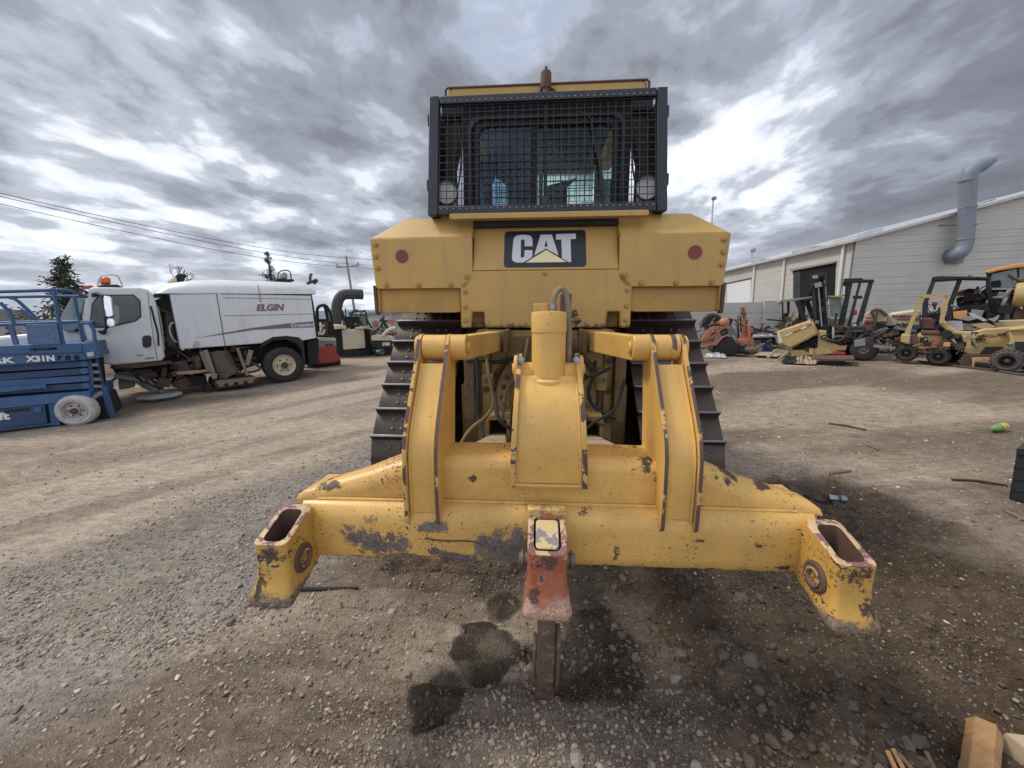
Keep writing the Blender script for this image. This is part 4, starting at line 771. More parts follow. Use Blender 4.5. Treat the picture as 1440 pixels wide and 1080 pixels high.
# --- hood, exhaust and blade ahead of the cab
MB().box(-.42, .42, 4.2, 5.9, 1.45, 2.15).build('engine_hood', M['tank'], T, bevel=.03)
MB().box(-.48, .48, 5.9, 6.1, 1.0, 2.1).build('radiator_guard', M['blk'], T, bevel=.02)
MB().cyl((.25, 5.0, 2.1), (.25, 5.0, 2.52), .06, n=20).build('exhaust_stack', M['rust'], T)
bl = MB(); bl.loft([[(x, 6.75+.16*cos(t*pi)-.1, .12+1.1*(t+1)/2) for t in (-1, -.6, -.2, .2, .6, 1)]+[(x, 6.79+.16*cos(t*pi)-.1, .12+1.1*(t+1)/2) for t in (1, .6, .2, -.2, -.6, -1)] for x in (-1.6, 1.6)]); bl.build('blade', M['tank'], T)
for s in (-1, 1): MB().bar((s*1.30, 4.6, .55), (s*1.30, 6.6, .45), .14, .2).build('push_arm', M['tank'], T, bevel=.01)
# cab side steps and lower body over the tracks
mb = MB(); mb.box(-.60, .60, 3.2, 4.3, 1.5, 2.0); mb.build('lower_body', M['tank'], T, bevel=.01)
for s in (-1, 1): MB().box(s*.60, s*1.15, 3.2, 4.6, 1.84, 1.88).build('fender', M['tank'], T, bevel=.005)
# ------------------------------------------------------------------ helpers for things measured from the photo on their own upright planes
def cv(ox, oy, s): return lambda x, y: (ox+x/s, oy+y/s)
class Th:
    """a thing with its frame: near side at d=0, real depth behind it"""
    def __init__(s, fr, c, name, label, cat, group=None):
        s.fr = fr; s.c = c; s.o = empty(name, label, cat, group, fr.mw)
    def p(s, x, y, d=0.0): return s.fr.q(*s.c(x, y), d)
    def p3(s, x, y, d=0.0): a, z = s.p(x, y, d); return (a, d, z)
    def pr(s, name, mat, pts, d0, d1, par=None, bevel=0, at=None, smooth=30):
        return MB().prism([s.p(x, y, d0 if at is None else at) for x, y in pts], d0, d1, 'y').build(name, mat, par or s.o, bevel=bevel, smooth=smooth)
    def bars(s, name, mat, segs, w, par=None, d=0.0, round_=False):
        """each segment its own part"""
        for sg in segs:
            pts = [s.p3(q[0], q[1], q[2] if len(q) > 2 else d) for q in sg]
            mb = MB()
            if round_ or len(pts) > 2: mb.tube(pts, w/2, 8, smooth=1 if len(pts) > 2 else 0)
            else: mb.bar(pts[0], pts[1], w)
            mb.build(name, mat, par or s.o)
    def wheel(s, x, y, rpx, d, w, rim='cream', hub=.58, lug=False, par=None, tyre='rubber'):
        a, z = s.p(x, y, d); a2, z2 = s.p(x, y-rpx, d); R = abs(z2-z); z = max(z, R-.02)
        mb = MB(); e = min(.05, w*.2)
        mb.lathe([(hub*R, .015), (R*.78, 0), (R*.93, e*.4), (R, e*1.2), (R, w-e*1.2), (R*.93, w-e*.4), (R*.78, w), (hub*R, w-.015)], (a, d, z), (0, 1, 0), 40)
        if lug:
            for k in range(20):
                t = 2*pi*k/20
                for sd in (0, 1): mb.bar((a+(R-.005)*cos(t+sd*.15), d+(.01 if sd == 0 else w-.01), z+(R-.005)*sin(t+sd*.15)), (a+(R+.01)*cos(t+.12), d+w/2, z+(R+.01)*sin(t+.12)), .045*R/.4, .05*R/.4, up=(cos(t), 0, sin(t)))
        o = mb.build('wheel', M[tyre], par or s.o, smooth=40)
        mb = MB(); h = hub*R
        mb.lathe([(h, .0), (h*1.03, .012), (h*.9, .03), (h*.82, .07*min(1, w/.2)), (h*.45, .06*min(1, w/.2)), (h*.40, .02), (h*.18, .0), (0, .0)], (a, d, z), (0, 1, 0), 32); mb.build('rim', M[rim], o, smooth=30)
        MB().cyl((a, d-.01, z), (a, d+.05, z), h*.33, n=20).build('hub', M['brown'], o, bevel=.01)
        MB().bolt((0, 0, 0), (0, -1, 0), h*.06, .02).each('wheel_nut', M['rust'], o, [(a+h*.58*cos(2*pi*k/6), d+.055*min(1, w/.2), z+h*.58*sin(2*pi*k/6)) for k in range(6)])
        return a, z, R
    def clutter(s, x0, x1, y0, y1, d0, d1, n, mats, seed, sz=.12, par=None):
        rg = random.Random(seed)
        for k in range(n):
            x, y, d = rg.uniform(x0, x1), rg.uniform(y0, y1), rg.uniform(d0, d1); c = Vector(s.p3(x, y, d)); mb = MB(); ty = k % 3; q = sz*rg.uniform(.4, 1.3)
            if ty == 0: mb.tube([c+Vector((rg.gauss(0, q*1.6), rg.gauss(0, q*.4), rg.gauss(0, q*1.2))) for _ in range(4)], q*.16, 6, smooth=2)
            elif ty == 1: e = Vector((rg.gauss(0, 1), rg.gauss(0, .3), rg.gauss(0, 1))).normalized()*q*1.4; mb.bar(c-e, c+e, q*.3, q*.45)
            else: a = rg.uniform(-.4, .4); mb.box(-q*.6, q*.6, -q*.5, q*.5, -q*.5, q*.5); mb.map(lambda X, Y, Z: (c.x+X*cos(a)-Z*sin(a), c.y+Y, c.z+X*sin(a)+Z*cos(a)))
            mb.map(lambda X, Y, Z: (X, Y, max(Z, .01))); mb.build(('pipe', 'bracket', 'housing')[ty], M[rg.choice(mats)], par or s.o, bevel=.004 if ty == 2 else 0)
def label_text(th, s_, x, y, hpx, mat, d, bold=.0, shear=0., sx=1., ang=None, par=None, name='lettering'):
    a, z = th.p(x, y, d); a2, z2 = th.p(x, y-hpx, d); sz = abs(z2-z)/.70
    if ang is None: ang = 0
    return text(s_, name, sz, mat, par or th.o, (a, d, z), (pi/2, -ang, 0), bold*sz, shear, .003, sx)
M['stripe'] = wear('purple_grey_stripe', (.20, .14, .15), .5, dirt=.2, bmp=.02)
M['winop'] = wear('dark_cab_window', (.022, .030, .034), .08, dirt=.15, bmp=.02, spec=.7)
M['wind2'] = wear('pale_windscreen', (.20, .26, .25), .1, dirt=.3, bmp=.02, spec=.7)
M['tyrew'] = wear('pale_solid_tyre', (.50, .49, .46), .7, dirt=.6, dirtcol=(.25, .2, .16), dscale=9)
M['bfade'] = wear('faded_blotchy_blue', (.06, .12, .24), .6, dirt=.6, dirtcol=(.16, .22, .30), dscale=14)
# ------------------------------------------------------------------ white sweeper truck
O_ = ground(400, 538); TF = Fr((O_.x, O_.y, 0), (.665, .747, 0)); c2 = cv(120, 360, 4.235); c1 = cv(0, 350, 4.0)
t = Th(TF, c2, 'sweeper_truck', 'white street sweeper truck parked side-on behind the blue lift', 'truck')
body = t.pr('hopper', M['white'], [(505, 226), (780, 222), (1345, 232), (1362, 380), (1378, 488), (1292, 505), (1270, 488), (1200, 480), (1115, 487), (1050, 520), (830, 537), (568, 555)], 0, 2.35, bevel=.02)
zb = t.p(780, 224)[1]; prof = [(412, 262), (436, 205), (480, 163), (600, 148), (760, 140), (1000, 147), (1300, 158), (1336, 182), (1345, 226)]
pa = [t.p(x, y, .42) for x, y in prof]; a_shift = t.p(1345, 226, 0)[0]-pa[-1][0]
rings = []
for d, k in ((0, .02), (.04, .42), (.16, .78), (.38, .97), (.55, 1), (1.8, 1), (1.97, .97), (2.19, .78), (2.31, .42), (2.35, .02)):
    rings.append([(a+a_shift*.0, d, zb+max(zz_-zb, .01)*k) for a, zz_ in pa]+[(pa[-1][0], d, zb-.0), (pa[0][0], d, zb-.0)])
MB().loft(rings).build('hopper_roof', M['white'], body, smooth=40)
for sg in ([(505, 227), (780, 223)], [(780, 222), (833, 537)], [(806, 224), (1345, 234)], [(826, 356), (1352, 344)], [(820, 248), (1350, 258)]):
    MB().bar(t.p3(*sg[0], -.002), t.p3(*sg[1], -.002), .012, .012).build('panel_seam', M['greyp'] if sg[0][1] > 225 else M['blk2'], body)
t.pr('swoosh_stripe', M['stripe'], [(655, 489), (820, 459), (1000, 427), (1200, 402), (1357, 389), (1362, 425), (1200, 430), (1000, 441), (830, 466)], -.006, -.001, body)
label_text(t, 'ELGIN', 1018, 326, 37, M['stripe'], -.004, bold=.05, shear=.25, sx=1.02, ang=-.0, par=body)
label_text(t, 'Crosswind', 1226, 424, 22, M['white'], -.012, bold=.02, sx=.98, ang=0, par=body)
MB().tube([t.p3(1028, 170, -.01), t.p3(1035, 215, -.01), t.p3(1044, 275, -.01)], .008, 5).build('rust_streak', M['org'], body)
MB().cyl(t.p3(655, 524, -.004), t.p3(655, 524, .0), .075, n=24).build('round_sticker', M['lgrey'], body)
cab = t.pr('cab', M['white'], [(24, 190), (60, 186), (330, 188), (372, 200), (405, 235), (425, 290), (475, 600), (455, 625), (170, 652), (90, 640), (60, 545), (10, 500), (-20, 395), (-8, 300)], .0, 2.3, bevel=.03)
t.c = c1
t.pr('hood', M['white'], [(470, 470), (478, 640), (330, 650), (40, 620), (-120, 600), (-140, 540), (-100, 500), (60, 488), (200, 476), (350, 452)], .25, 2.0, bevel=.06)
t.pr('windscreen', M['wind2'], [(478, 268), (440, 262), (400, 275), (335, 395), (352, 458), (412, 464), (440, 440), (455, 360)], .10, 2.2, bevel=.01)
t.pr('window_rubber', M['blk2'], [(506, 400), (516, 308), (556, 258), (752, 256), (790, 290), (795, 382), (764, 408), (604, 444), (526, 444), (506, 424)], -.008, 0, cab)
wd = t.pr('door_window', M['winop'], [(512, 400), (522, 312), (560, 264), (750, 262), (783, 292), (788, 378), (760, 402), (602, 437), (530, 437), (513, 420)], -.014, -.006, cab)
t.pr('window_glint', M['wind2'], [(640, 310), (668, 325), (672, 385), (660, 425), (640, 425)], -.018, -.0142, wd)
for k in ((500, 240), (463, 320), (462, 400), (480, 520)), ((830, 240), (850, 420), (886, 628)):
    MB().tube([t.p3(x, y, -.003) for x, y in k], .007, 5, smooth=1).build('door_seam', M['greyp'], cab)
MB().tube([t.p3(848, 322, -.02), t.p3(868, 400, -.02), t.p3(888, 470, -.02), t.p3(892, 545, -.02)], .016, 6, smooth=1).build('grab_handle', M['blk2'], cab)
hd = t.pr('door_handle', M['blk'], [(800, 500), (812, 488), (842, 486), (852, 498), (852, 540), (842, 553), (815, 556), (803, 545)], -.03, 0, cab, bevel=.01)
t.pr('sill_badge', M['greyp'], [(815, 612), (868, 609), (868, 617), (815, 620)], -.006, 0, cab); t.pr('sill_badge', M['greyp'], [(768, 596), (806, 593), (806, 600), (768, 603)], -.006, 0, cab)
mr = empty('mirror', parent=t.o)
def mir(pts, nm): MB().prism([t.p(x, y, -.32) for x, y in pts], -.32, -.18, 'y').build(nm, M['chrome'], mr, bevel=.03, smooth=50)
mir([(580, 272), (590, 264), (618, 264), (630, 276), (642, 370), (634, 382), (604, 388), (590, 376)], 'mirror_shell'); mir([(600, 396), (612, 388), (640, 390), (652, 410), (650, 432), (636, 442), (612, 442), (600, 428)], 'mirror_shell')
t.bars('mirror_arm', M['blk'], [[(520, 255, -.02), (560, 250, -.2), (585, 290, -.27), (596, 400, -.27), (600, 460, -.2), (560, 465, -.02)]], .045, mr)
t.pr('mirror_mount', M['blk'], [(512, 268), (520, 246), (545, 240), (565, 250), (560, 262), (530, 270)], -.06, 0, mr, bevel=.01); t.pr('mirror_mount', M['blk'], [(545, 460), (605, 462), (590, 484), (570, 480)], -.06, 0, mr, bevel=.01)
bcn = t.pr('beacon_base', M['blk'], [(545, 212), (572, 200), (660, 200), (692, 216)], .6, 1.1, bevel=.01)
t.pr('beacon_lens', M['amber'], [(560, 198), (563, 166), (575, 156), (612, 156), (622, 168), (624, 198)], .68, .98, bcn, bevel=.04, smooth=60)
t.bars('beacon_cage', M['lgrey'], [[(548, 212, .6), (560, 160, .6), (590, 145, .6), (650, 146, .6), (672, 165, .6), (690, 214, .6)], [(548, 212, 1.1), (560, 160, 1.1), (590, 145, 1.1), (650, 146, 1.1), (672, 165, 1.1), (690, 214, 1.1)]], .03, bcn)
t.pr('clearance_lamp', M['redp'], [(455, 222), (460, 210), (520, 206), (528, 216)], .8, 1.2)
t.c = c2
gp = t.pr('engine_housing', M['blk2'], [(412, 262), (508, 232), (572, 560), (480, 615), (455, 560)], .35, 2.0)
t.pr('engine_cover', M['post'], [(470, 345), (515, 335), (545, 540), (490, 545)], .25, .36, gp, bevel=.02)
t.bars('pipe_loop', M['lgrey'], [[(545, 515, .15), (515, 490, .15), (498, 430, .15), (515, 395, .15), (530, 400, .15)], [(430, 300, .2), (452, 400, .2), (470, 560, .2)]], .035, gp)
t.bars('engine_pipe', M['rust'], [[(440, 320, .3), (480, 330, .3), (500, 345, .3)], [(450, 450, .3), (500, 470, .3), (520, 520, .3)]], .06, gp)
fr_ = t.pr('chassis', M['blk2'], [(150, 655), (470, 602), (700, 560), (1050, 528), (1380, 492), (1385, 620), (1040, 640), (900, 690), (740, 700), (560, 720), (250, 745), (180, 700)], .5, 1.8)
t.pr('step_plate', M['rust'], [(178, 664), (175, 652), (512, 628), (524, 640), (300, 668)], -.06, .35, fr_); t.pr('step_plate', M['dust'], [(545, 706), (545, 692), (720, 678), (724, 690), (640, 702)], -.05, .3, fr_)
t.pr('fuel_canister', M['post'], [(505, 640), (600, 620), (640, 690), (545, 700)], .1, .6, fr_, bevel=.03)
t.pr('air_tank', M['rust'], [(650, 600), (690, 595), (700, 670), (655, 680)], .0, .25, fr_, bevel=.05)
t.bars('strut', M['hose'], [[(688, 570, .0), (735, 690, .0)], [(905, 548, .0), (965, 712, .0)]], .06, fr_); t.bars('strut', M['greyp'], [[(712, 560, .05), (770, 730, .05)], [(850, 590, .2), (900, 700, .2)], [(985, 560, .1), (960, 650, .1)]], .09, fr_)
P0, P1, P2 = Vector(t.p3(790, 575, .25)), Vector(t.p3(805, 640, .2)), Vector(t.p3(865, 712, .15)); pts = []; rr = []
for k in range(61):
    q = k/60; pts.append((P0*(1-q)**2+P1*2*q*(1-q)+P2*q*q)); rr.append(.215+.018*(1 if k % 4 < 2 else -1))
MB().tube(pts, rr, 20).build('suction_hose', M['hose'], fr_, smooth=60)
hdp = t.pr('suction_head', M['brown'], [(775, 742), (1012, 716), (1026, 752), (1015, 762), (785, 796), (770, 770)], -.1, .9, fr_, bevel=.02)
t.pr('head_plate', M['hose'], [(780, 745), (1010, 720), (1018, 736), (785, 765)], -.14, -.1, hdp)
for k in range(4): t.pr('skirt_lug', M['hose'], [(790+58*k, 762-7*k), (830+58*k, 757-7*k), (826+58*k, 775-7*k), (800+58*k, 780-7*k)], -.17, -.13, hdp)
t.pr('mud_flap', M['blk2'], [(716, 762), (735, 752), (750, 790), (738, 815), (716, 812)], .0, .5, fr_)
dp = t.p3(445, 826, .0); R_ = abs(t.p3(582, 826, 0)[0]-dp[0])
mb = MB(); mb.lathe([(.03, .0), (.14, .01), (.14, .03), (.03, .04)], (dp[0], .0, .08), (0, 0, 1), 24)
mb.lathe([(R_*.62, .0), (R_*.72, .035), (R_, .02), (R_*1.0, -.01), (R_*.62, -.0)], (dp[0], .0, .08), (0, 0, 1), 48)
for k in range(8): t_ = 2*pi*k/8; mb.bar((dp[0]+.1*cos(t_), .1*sin(t_), .10), (dp[0]+R_*.68*cos(t_), R_*.68*sin(t_), .09), .05, .02)
br_ = mb.build('side_broom', M['lgrey'], t.o)
t.bars('broom_arm', M['greyp'], [[(300, 690, .2), (350, 760, .1), (430, 800, 0)], [(340, 700, .3), (420, 790, .1), (470, 810, 0)], [(250, 690, .3), (330, 770, .2), (420, 810, .05)]], .07, br_)
t.bars('broom_hose', M['blk2'], [[(300, 660, .3), (320, 740, .0), (400, 770, -.05), (440, 790, 0)]], .04, br_)
t.bars('cross_tube', M['rust'], [[(400, 758, .6), (600, 742, .6)]], .10, fr_, round_=True); t.pr('hanging_box', M['greyp'], [(190, 690), (290, 680), (300, 780), (200, 800)], .3, .9, fr_, bevel=.04)
t.pr('hanging_box', M['blk2'], [(600, 720), (720, 712), (730, 770), (610, 780)], .2, .9, fr_)
t.wheel(1188, 655, 109, -.02, .27, rim='cream', hub=.56); t.wheel(1182, 655, 109, .31, .27, rim='rust')
t.wheel(1188, 655, 109, 1.9, .3, rim='rust')
t.pr('front_wheel_arch', M['blk2'], [(-60, 640), (-30, 700), (-30, 790), (-110, 800), (-130, 700)], .1, .4)
t.pr('wheel_arch', M['blk2'], [(1040, 545), (1060, 512), (1115, 482), (1200, 475), (1272, 484), (1300, 510), (1312, 640), (1296, 690), (1290, 560), (1262, 520), (1200, 498), (1120, 502), (1075, 530)], .0, .62, fr_)
t.pr('rear_frame', M['blk2'], [(1348, 225), (1362, 300), (1388, 470), (1380, 500), (1368, 480)], .02, 2.3)
t.pr('rear_bumper', M['blk2'], [(1320, 505), (1390, 495), (1390, 640), (1330, 650)], .3, 2.0)
rl = t.pr('roof_platform', M['blk2'], [(1130, 146), (1142, 136), (1240, 138), (1246, 150)], .6, 1.2)
t.pr('roof_beacon', M['lens'], [(1160, 136), (1162, 108), (1175, 96), (1195, 96), (1205, 110), (1206, 136)], .75, 1.0, rl, bevel=.03)
t.bars('beacon_cage', M['blk'], [[(1145, 138, .6), (1150, 92, .6), (1200, 82, .6), (1222, 95, .6), (1226, 140, .6)]], .03, rl)
vp = t.pr('intake_cap', M['blk2'], [(536, 118), (560, 104), (600, 108), (606, 124), (590, 130), (590, 150), (556, 150), (552, 130)], .6, 1.1, bevel=.02); t.pr('intake_body', M['cream'], [(497, 158), (502, 138), (522, 124), (545, 124), (548, 158)], .5, 1.1, vp, bevel=.04)
t.bars('roof_bracket', M['post'], [[(1320, 165, .4), (1380, 142, .4)], [(1338, 150, .4), (1340, 112, .4), (1350, 108, .4)], [(1360, 165, .4), (1380, 145, .4)]], .07)
t.clutter(190, 620, 650, 760, .0, .6, 26, ['brown', 'hose', 'blk2', 'greyp', 'rust'], 21, .16); t.clutter(600, 1010, 560, 720, .1, .6, 22, ['brown', 'blk2', 'hose', 'greyp'], 22, .14); t.clutter(430, 560, 290, 560, .2, .5, 12, ['blk2', 'brown', 'greyp'], 23, .12)
# ------------------------------------------------------------------ blue scissor lift
O_ = ground(108, 597); SF = Fr((O_.x, O_.y, 0), (.78, .625, 0)); cS = cv(0, 380, 4.5)
t = Th(SF, cS, 'scissor_lift', 'faded blue scissor lift with pale wheels in front of the white truck cab', 'scissor lift')
ch = t.pr('chassis', M['blue'], [(-260, 905), (0, 876), (308, 842), (575, 820), (600, 850), (600, 880), (575, 850), (520, 836), (440, 845), (395, 880), (380, 930), (385, 980), (300, 985), (-260, 1050)], .0, 1.5, bevel=.01)
t.pr('side_tray', M['blue2'], [(-260, 905), (0, 884), (282, 852), (300, 968), (0, 1002), (-260, 1030)], -.05, .02, bevel=.008)
t.pr('tray_slot', M['blk2'], [(25, 886), (186, 868), (186, 890), (25, 904)], -.054, -.049); t.pr('latch', M['blue'], [(215, 868), (260, 863), (262, 896), (218, 902)], -.07, -.05, bevel=.005)
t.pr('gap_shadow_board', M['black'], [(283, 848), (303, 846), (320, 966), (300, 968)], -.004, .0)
t.pr('base_rail', M['blue'], [(-260, 835), (0, 810), (570, 765), (578, 822), (0, 878), (-260, 905)], -.03, 1.5, bevel=.008)
yy = [(600, 572, 'blue2'), (655, 618, 'blue2'), (700, 665, 'blue'), (745, 712, 'blue2')]
for i, (yl, yr, mm) in enumerate(yy):
    t.pr('scissor_arm', M[mm], [(-260, yl+22), (0, yl), (556+i*4, yr), (560+i*4, yr+38), (0, yl+44), (-260, yl+66)], .05+.02*(i % 2), .12+.02*(i % 2), bevel=.005)
    t.pr('scissor_arm', M[mm], [(-260, yl+22), (0, yl), (556+i*4, yr), (560+i*4, yr+38), (0, yl+44), (-260, yl+66)], 1.2, 1.27)
    MB().cyl(t.p3(530+i*4, yr+20, .03), t.p3(530+i*4, yr+20, .10), .05, n=18).build('arm_pivot', M['blue'], t.o)
t.pr('scissor_arm', M['blue'], [(-260, 775), (0, 740), (285, 722), (305, 772), (285, 745), (0, 775), (-260, 810)], -.01, .04, bevel=.004)
t.pr('arm_gap_shade', M['black'], [(-260, 620), (0, 598), (555, 575), (575, 770), (0, 800), (-260, 840)], .16, 1.15)  # solid black block paints the shade between the folded arms
pf = t.pr('platform', M['blue'], [(-260, 492), (0, 480), (515, 462), (522, 520), (548, 566), (0, 606), (-260, 625)], -.02, 1.5, bevel=.006)
t.pr('platform_lip', M['blue2'], [(-260, 540), (0, 530), (520, 518), (522, 524), (0, 538), (-260, 548)], -.035, -.015, pf)
label_text(t, 'X31N', 172, 578, 34, M['white'], -.026, bold=.05, sx=1.0, ang=-.055, par=pf); label_text(t, '7 8 8', 356, 570, 28, M['black'], -.026, bold=.02, sx=1.25, ang=-.055, par=pf)
label_text(t, 'HEGGEM', 188, 511, 17, M['black'], -.026, bold=.02, sx=1.22, ang=-.02, par=pf); label_text(t, 'RK', -45, 590, 34, M['white'], -.026, bold=.05, sx=1.4, ang=-.05, par=pf)
label_text(t, 'ift', -30, 948, 42, M['white'], -.056, bold=.05, sx=1.2, ang=-.07)
t.pr('control_panel', M['bfade'], [(160, 345), (358, 338), (384, 464), (176, 470)], -.06, .12, bevel=.01)
t.pr('end_plate', M['blue'], [(515, 462), (622, 460), (628, 500), (632, 555), (546, 566), (524, 520)], -.01, .06, bevel=.005); t.pr('end_lamp', M['lgrey'], [(545, 522), (590, 515), (598, 545), (555, 552)], -.04, 0, bevel=.01)
for sg in ([(-200, 352, 0), (0, 346, 0), (360, 332, 0), (500, 324, 0)], [(500, 335, 0), (590, 338, 0), (606, 508, 0)], [(340, 132, 0), (372, 330, 0), (402, 470, 0)], [(66, 342, 0), (104, 472, 0)], [(470, 165, .6), (502, 330, .6), (528, 462, .6)], [(-200, 140, 0), (0, 136, 0), (330, 126, 0), (430, 124, .4), (548, 168, .9)], [(-200, 175, .9), (0, 170, .9), (340, 165, .9), (548, 166, .9)],
           [(0, 205, .0), (60, 262, .0), (90, 345, .0)], [(60, 175, .9), (100, 182, .9), (170, 245, .9), (238, 316, .9)], [(130, 250, .6), (200, 300, .6)], [(-200, 338, 1.2), (0, 332, 1.2), (400, 322, 1.2), (590, 330, 1.2)]):
    t.bars('guard_rail', M['blue'], [sg], .05)
nk = len(t.o.children); wa, wz, wR = t.wheel(490, 905, 100, -.05, .2, rim='tyrew', hub=.62, tyre='tyrew'); wo = [c for c in t.o.children if c.name.startswith('wheel')][-1]; wo.matrix_local = Matrix.Translation((wa, .0, wz)) @ Matrix.Rotation(radians(-13), 4, 'Z') @ Matrix.Translation((-wa, -.05, -wz)); t.wheel(490, 905, 104, 1.3, .2, rim='tyrew', tyre='tyrew')
t.bars('ladder_rail', M['blue'], [[(560, 572, .1), (580, 690, .1), (575, 770, .1)], [(606, 565, .5), (640, 700, .5), (655, 760, .5)]], .06)
for k in range(4): t.bars('ladder_rung', M['lgrey'], [[(566+4*k, 600+45*k, .1), (612+9*k, 600+45*k, .5)]], .05)
t.pr('outrigger_plate', M['blue'], [(640, 745), (672, 735), (745, 965), (690, 990)], .2, .26, bevel=.005); t.pr('outrigger_plate', M['blue2'], [(600, 870), (650, 830), (690, 990), (640, 990)], .3, .9, bevel=.01)
t.bars('axle_tube', M['lgrey'], [[(575, 810, .1), (640, 780, .4)]], .09, round_=True); t.pr('axle_box', M['blk2'], [(575, 860), (640, 800), (700, 940), (610, 990)], .2, 1.2)
# ------------------------------------------------------------------ red roller behind the truck tail
c3 = cv(420, 350, 6.35)
t = Th(frame_at(460, 517, 25), c3, 'small_roller', 'small red and grey roller with black roll bar behind the truck tail', 'roller')
t.pr('body', M['redp'], [(95, 895), (335, 860), (340, 930), (366, 960), (370, 1000), (330, 1015), (190, 1030), (120, 1030)], 0, 1.0, bevel=.03)
t.pr('body_band', M['cream'], [(95, 985), (125, 975), (128, 1025), (100, 1030)], -.02, .0)
h = t.pr('hood', M['greyp'], [(80, 890), (140, 802), (200, 790), (335, 795), (340, 870), (300, 925), (200, 928), (90, 900)], .05, .9, bevel=.03); t.pr('hood_top', M['cream'], [(170, 825), (180, 795), (330, 795), (336, 822)], .03, .92, h, bevel=.01)
t.pr('vent', M['brown'], [(243, 852), (268, 850), (270, 908), (246, 910)], .02, .05, h); t.pr('vent', M['brown'], [(280, 848), (302, 846), (304, 905), (284, 908)], .02, .05, h)
mb = MB(); p_ = t.p3(280, 1018, .1); mb.cyl(p_, (p_[0], 1.0, p_[2]), .36, n=30); mb.map(lambda x, y, z: (x, y, max(z, .0))); mb.build('drum', M['blk2'], t.o)
t.bars('roll_bar', M['blk2'], [[(175, 740, .1), (165, 600, .1), (165, 520, .1), (222, 498, .1), (240, 520, .1), (262, 640, .1)], [(222, 498, .7), (262, 520, .7), (290, 600, .7), (312, 780, .7)], [(170, 640, .1), (260, 640, .1)]], .10)
t.pr('seat', M['blk2'], [(180, 770), (300, 765), (300, 790), (180, 795)], .2, .7, bevel=.03); t.pr('seat_back', M['blk2'], [(262, 640), (300, 640), (306, 770), (270, 770)], .2, .7, bevel=.03)
t.bars('control_lever', M['cream'], [[(195, 770, .3), (205, 700, .3), (230, 680, .3)], [(215, 770, .3), (235, 720, .3)]], .05)
# ------------------------------------------------------------------ cream road machine with a bent canopy bar
t = Th(frame_at(512, 500, 10), c3, 'cream_paver', 'cream machine with a thick bent black canopy post, beside the red roller', 'road machine')
t.pr('side_panel', M['cream'], [(388, 722), (585, 712), (600, 888), (404, 902)], 0, 1.6, bevel=.03)
t.pr('deck', M['cream'], [(308, 686), (420, 682), (430, 712), (312, 720)], -.1, 1.7, bevel=.02); t.pr('deck', M['cream'], [(515, 700), (622, 694), (625, 712), (515, 718)], -.1, 1.7, bevel=.02)
t.pr('undercarriage', M['blk2'], [(315, 720), (640, 720), (830, 900), (820, 960), (340, 975), (320, 850)], .2, 1.5); t.pr('control_plate', M['lgrey'], [(400, 738), (462, 734), (466, 764), (404, 768)], -.02, 0)
t.clutter(430, 620, 580, 720, .1, 1.0, 16, ['blk2', 'greyp', 'brown', 'cream'], 31, .14); t.clutter(340, 640, 730, 960, .0, .3, 8, ['blk2', 'brown'], 32, .12)
t.bars('canopy_post', M['post2'], [[(335, 672, .2), (335, 580, .2), (342, 500, .2), (362, 440, .2), (400, 406, .2), (470, 403, .2), (572, 407, .2)]], .40)
en = t.pr('engine', M['blk2'], [(415, 605), (540, 600), (548, 700), (430, 705)], .3, 1.3, bevel=.03); t.pr('seat', M['blk'], [(370, 540), (395, 545), (422, 620), (420, 650), (390, 640)], .3, .7, bevel=.04)
t.bars('hand_rail', M['blk'], [[(475, 610, .2), (478, 552, .2), (530, 545, .2)], [(480, 590, .2), (600, 590, .2)], [(540, 640, .2), (560, 560, .2), (590, 545, .2), (610, 600, .2), (610, 690, .2)], [(475, 560, .8), (600, 556, .8)]], .06)
t.pr('engine_part', M['greyp'], [(560, 580), (600, 570), (612, 680), (565, 690)], .4, .9, bevel=.03); t.pr('step', M['rust'], [(360, 968), (620, 960), (622, 980), (362, 988)], -.1, .4)
for x in (440, 520, 600): t.pr('track_pad', M['blk2'], [(x-40, 905), (x+40, 900), (x+42, 965), (x-38, 970)], .0, .3, bevel=.02)
t = Th(frame_at(540, 500, 0), c3, 'cream_trencher', 'low cream and black machine numbered 100 half hidden by the track', 'road machine')
t.pr('hood', M['cream'], [(648, 778), (700, 765), (845, 792), (842, 822), (650, 820)], 0, 1.2, bevel=.03); t.pr('hood_side', M['blk2'], [(648, 820), (842, 818), (830, 888), (660, 880)], 0, 1.2)
t.pr('lower_frame', M['blk2'], [(700, 885), (900, 880), (900, 985), (720, 980)], .1, 1.1); label_text(t, '100', 742, 866, 30, M['white'], -.012, bold=.05, sx=1.1)
t.bars('curved_chute', M['cream'], [[(752, 780, -.1), (775, 745, -.1), (815, 718, -.1), (866, 706, -.1)]], .14); t.pr('engine', M['greyp'], [(660, 735), (740, 725), (760, 780), (660, 780)], .3, .9, bevel=.02)
t.bars('engine_pipe', M['brown'], [[(630, 745, .3), (700, 735, .3)], [(640, 762, .3), (690, 758, .3)], [(735, 620, .5), (790, 690, .5)], [(760, 600, .5), (740, 690, .5), (700, 720, .5)]], .09)
t.pr('orange_cover', M['org'], [(650, 650), (690, 632), (712, 660), (705, 690), (660, 690)], .4, .8, bevel=.02)
t.wheel(740, 940, 42, .0, .25, rim='greyp'); t.clutter(620, 860, 640, 790, .1, 1.0, 22, ['blk2', 'greyp', 'brown', 'lgrey', 'org', 'rust'], 33, .16); t.clutter(650, 850, 880, 980, .0, .3, 9, ['blk2', 'brown', 'lgrey'], 34, .12)
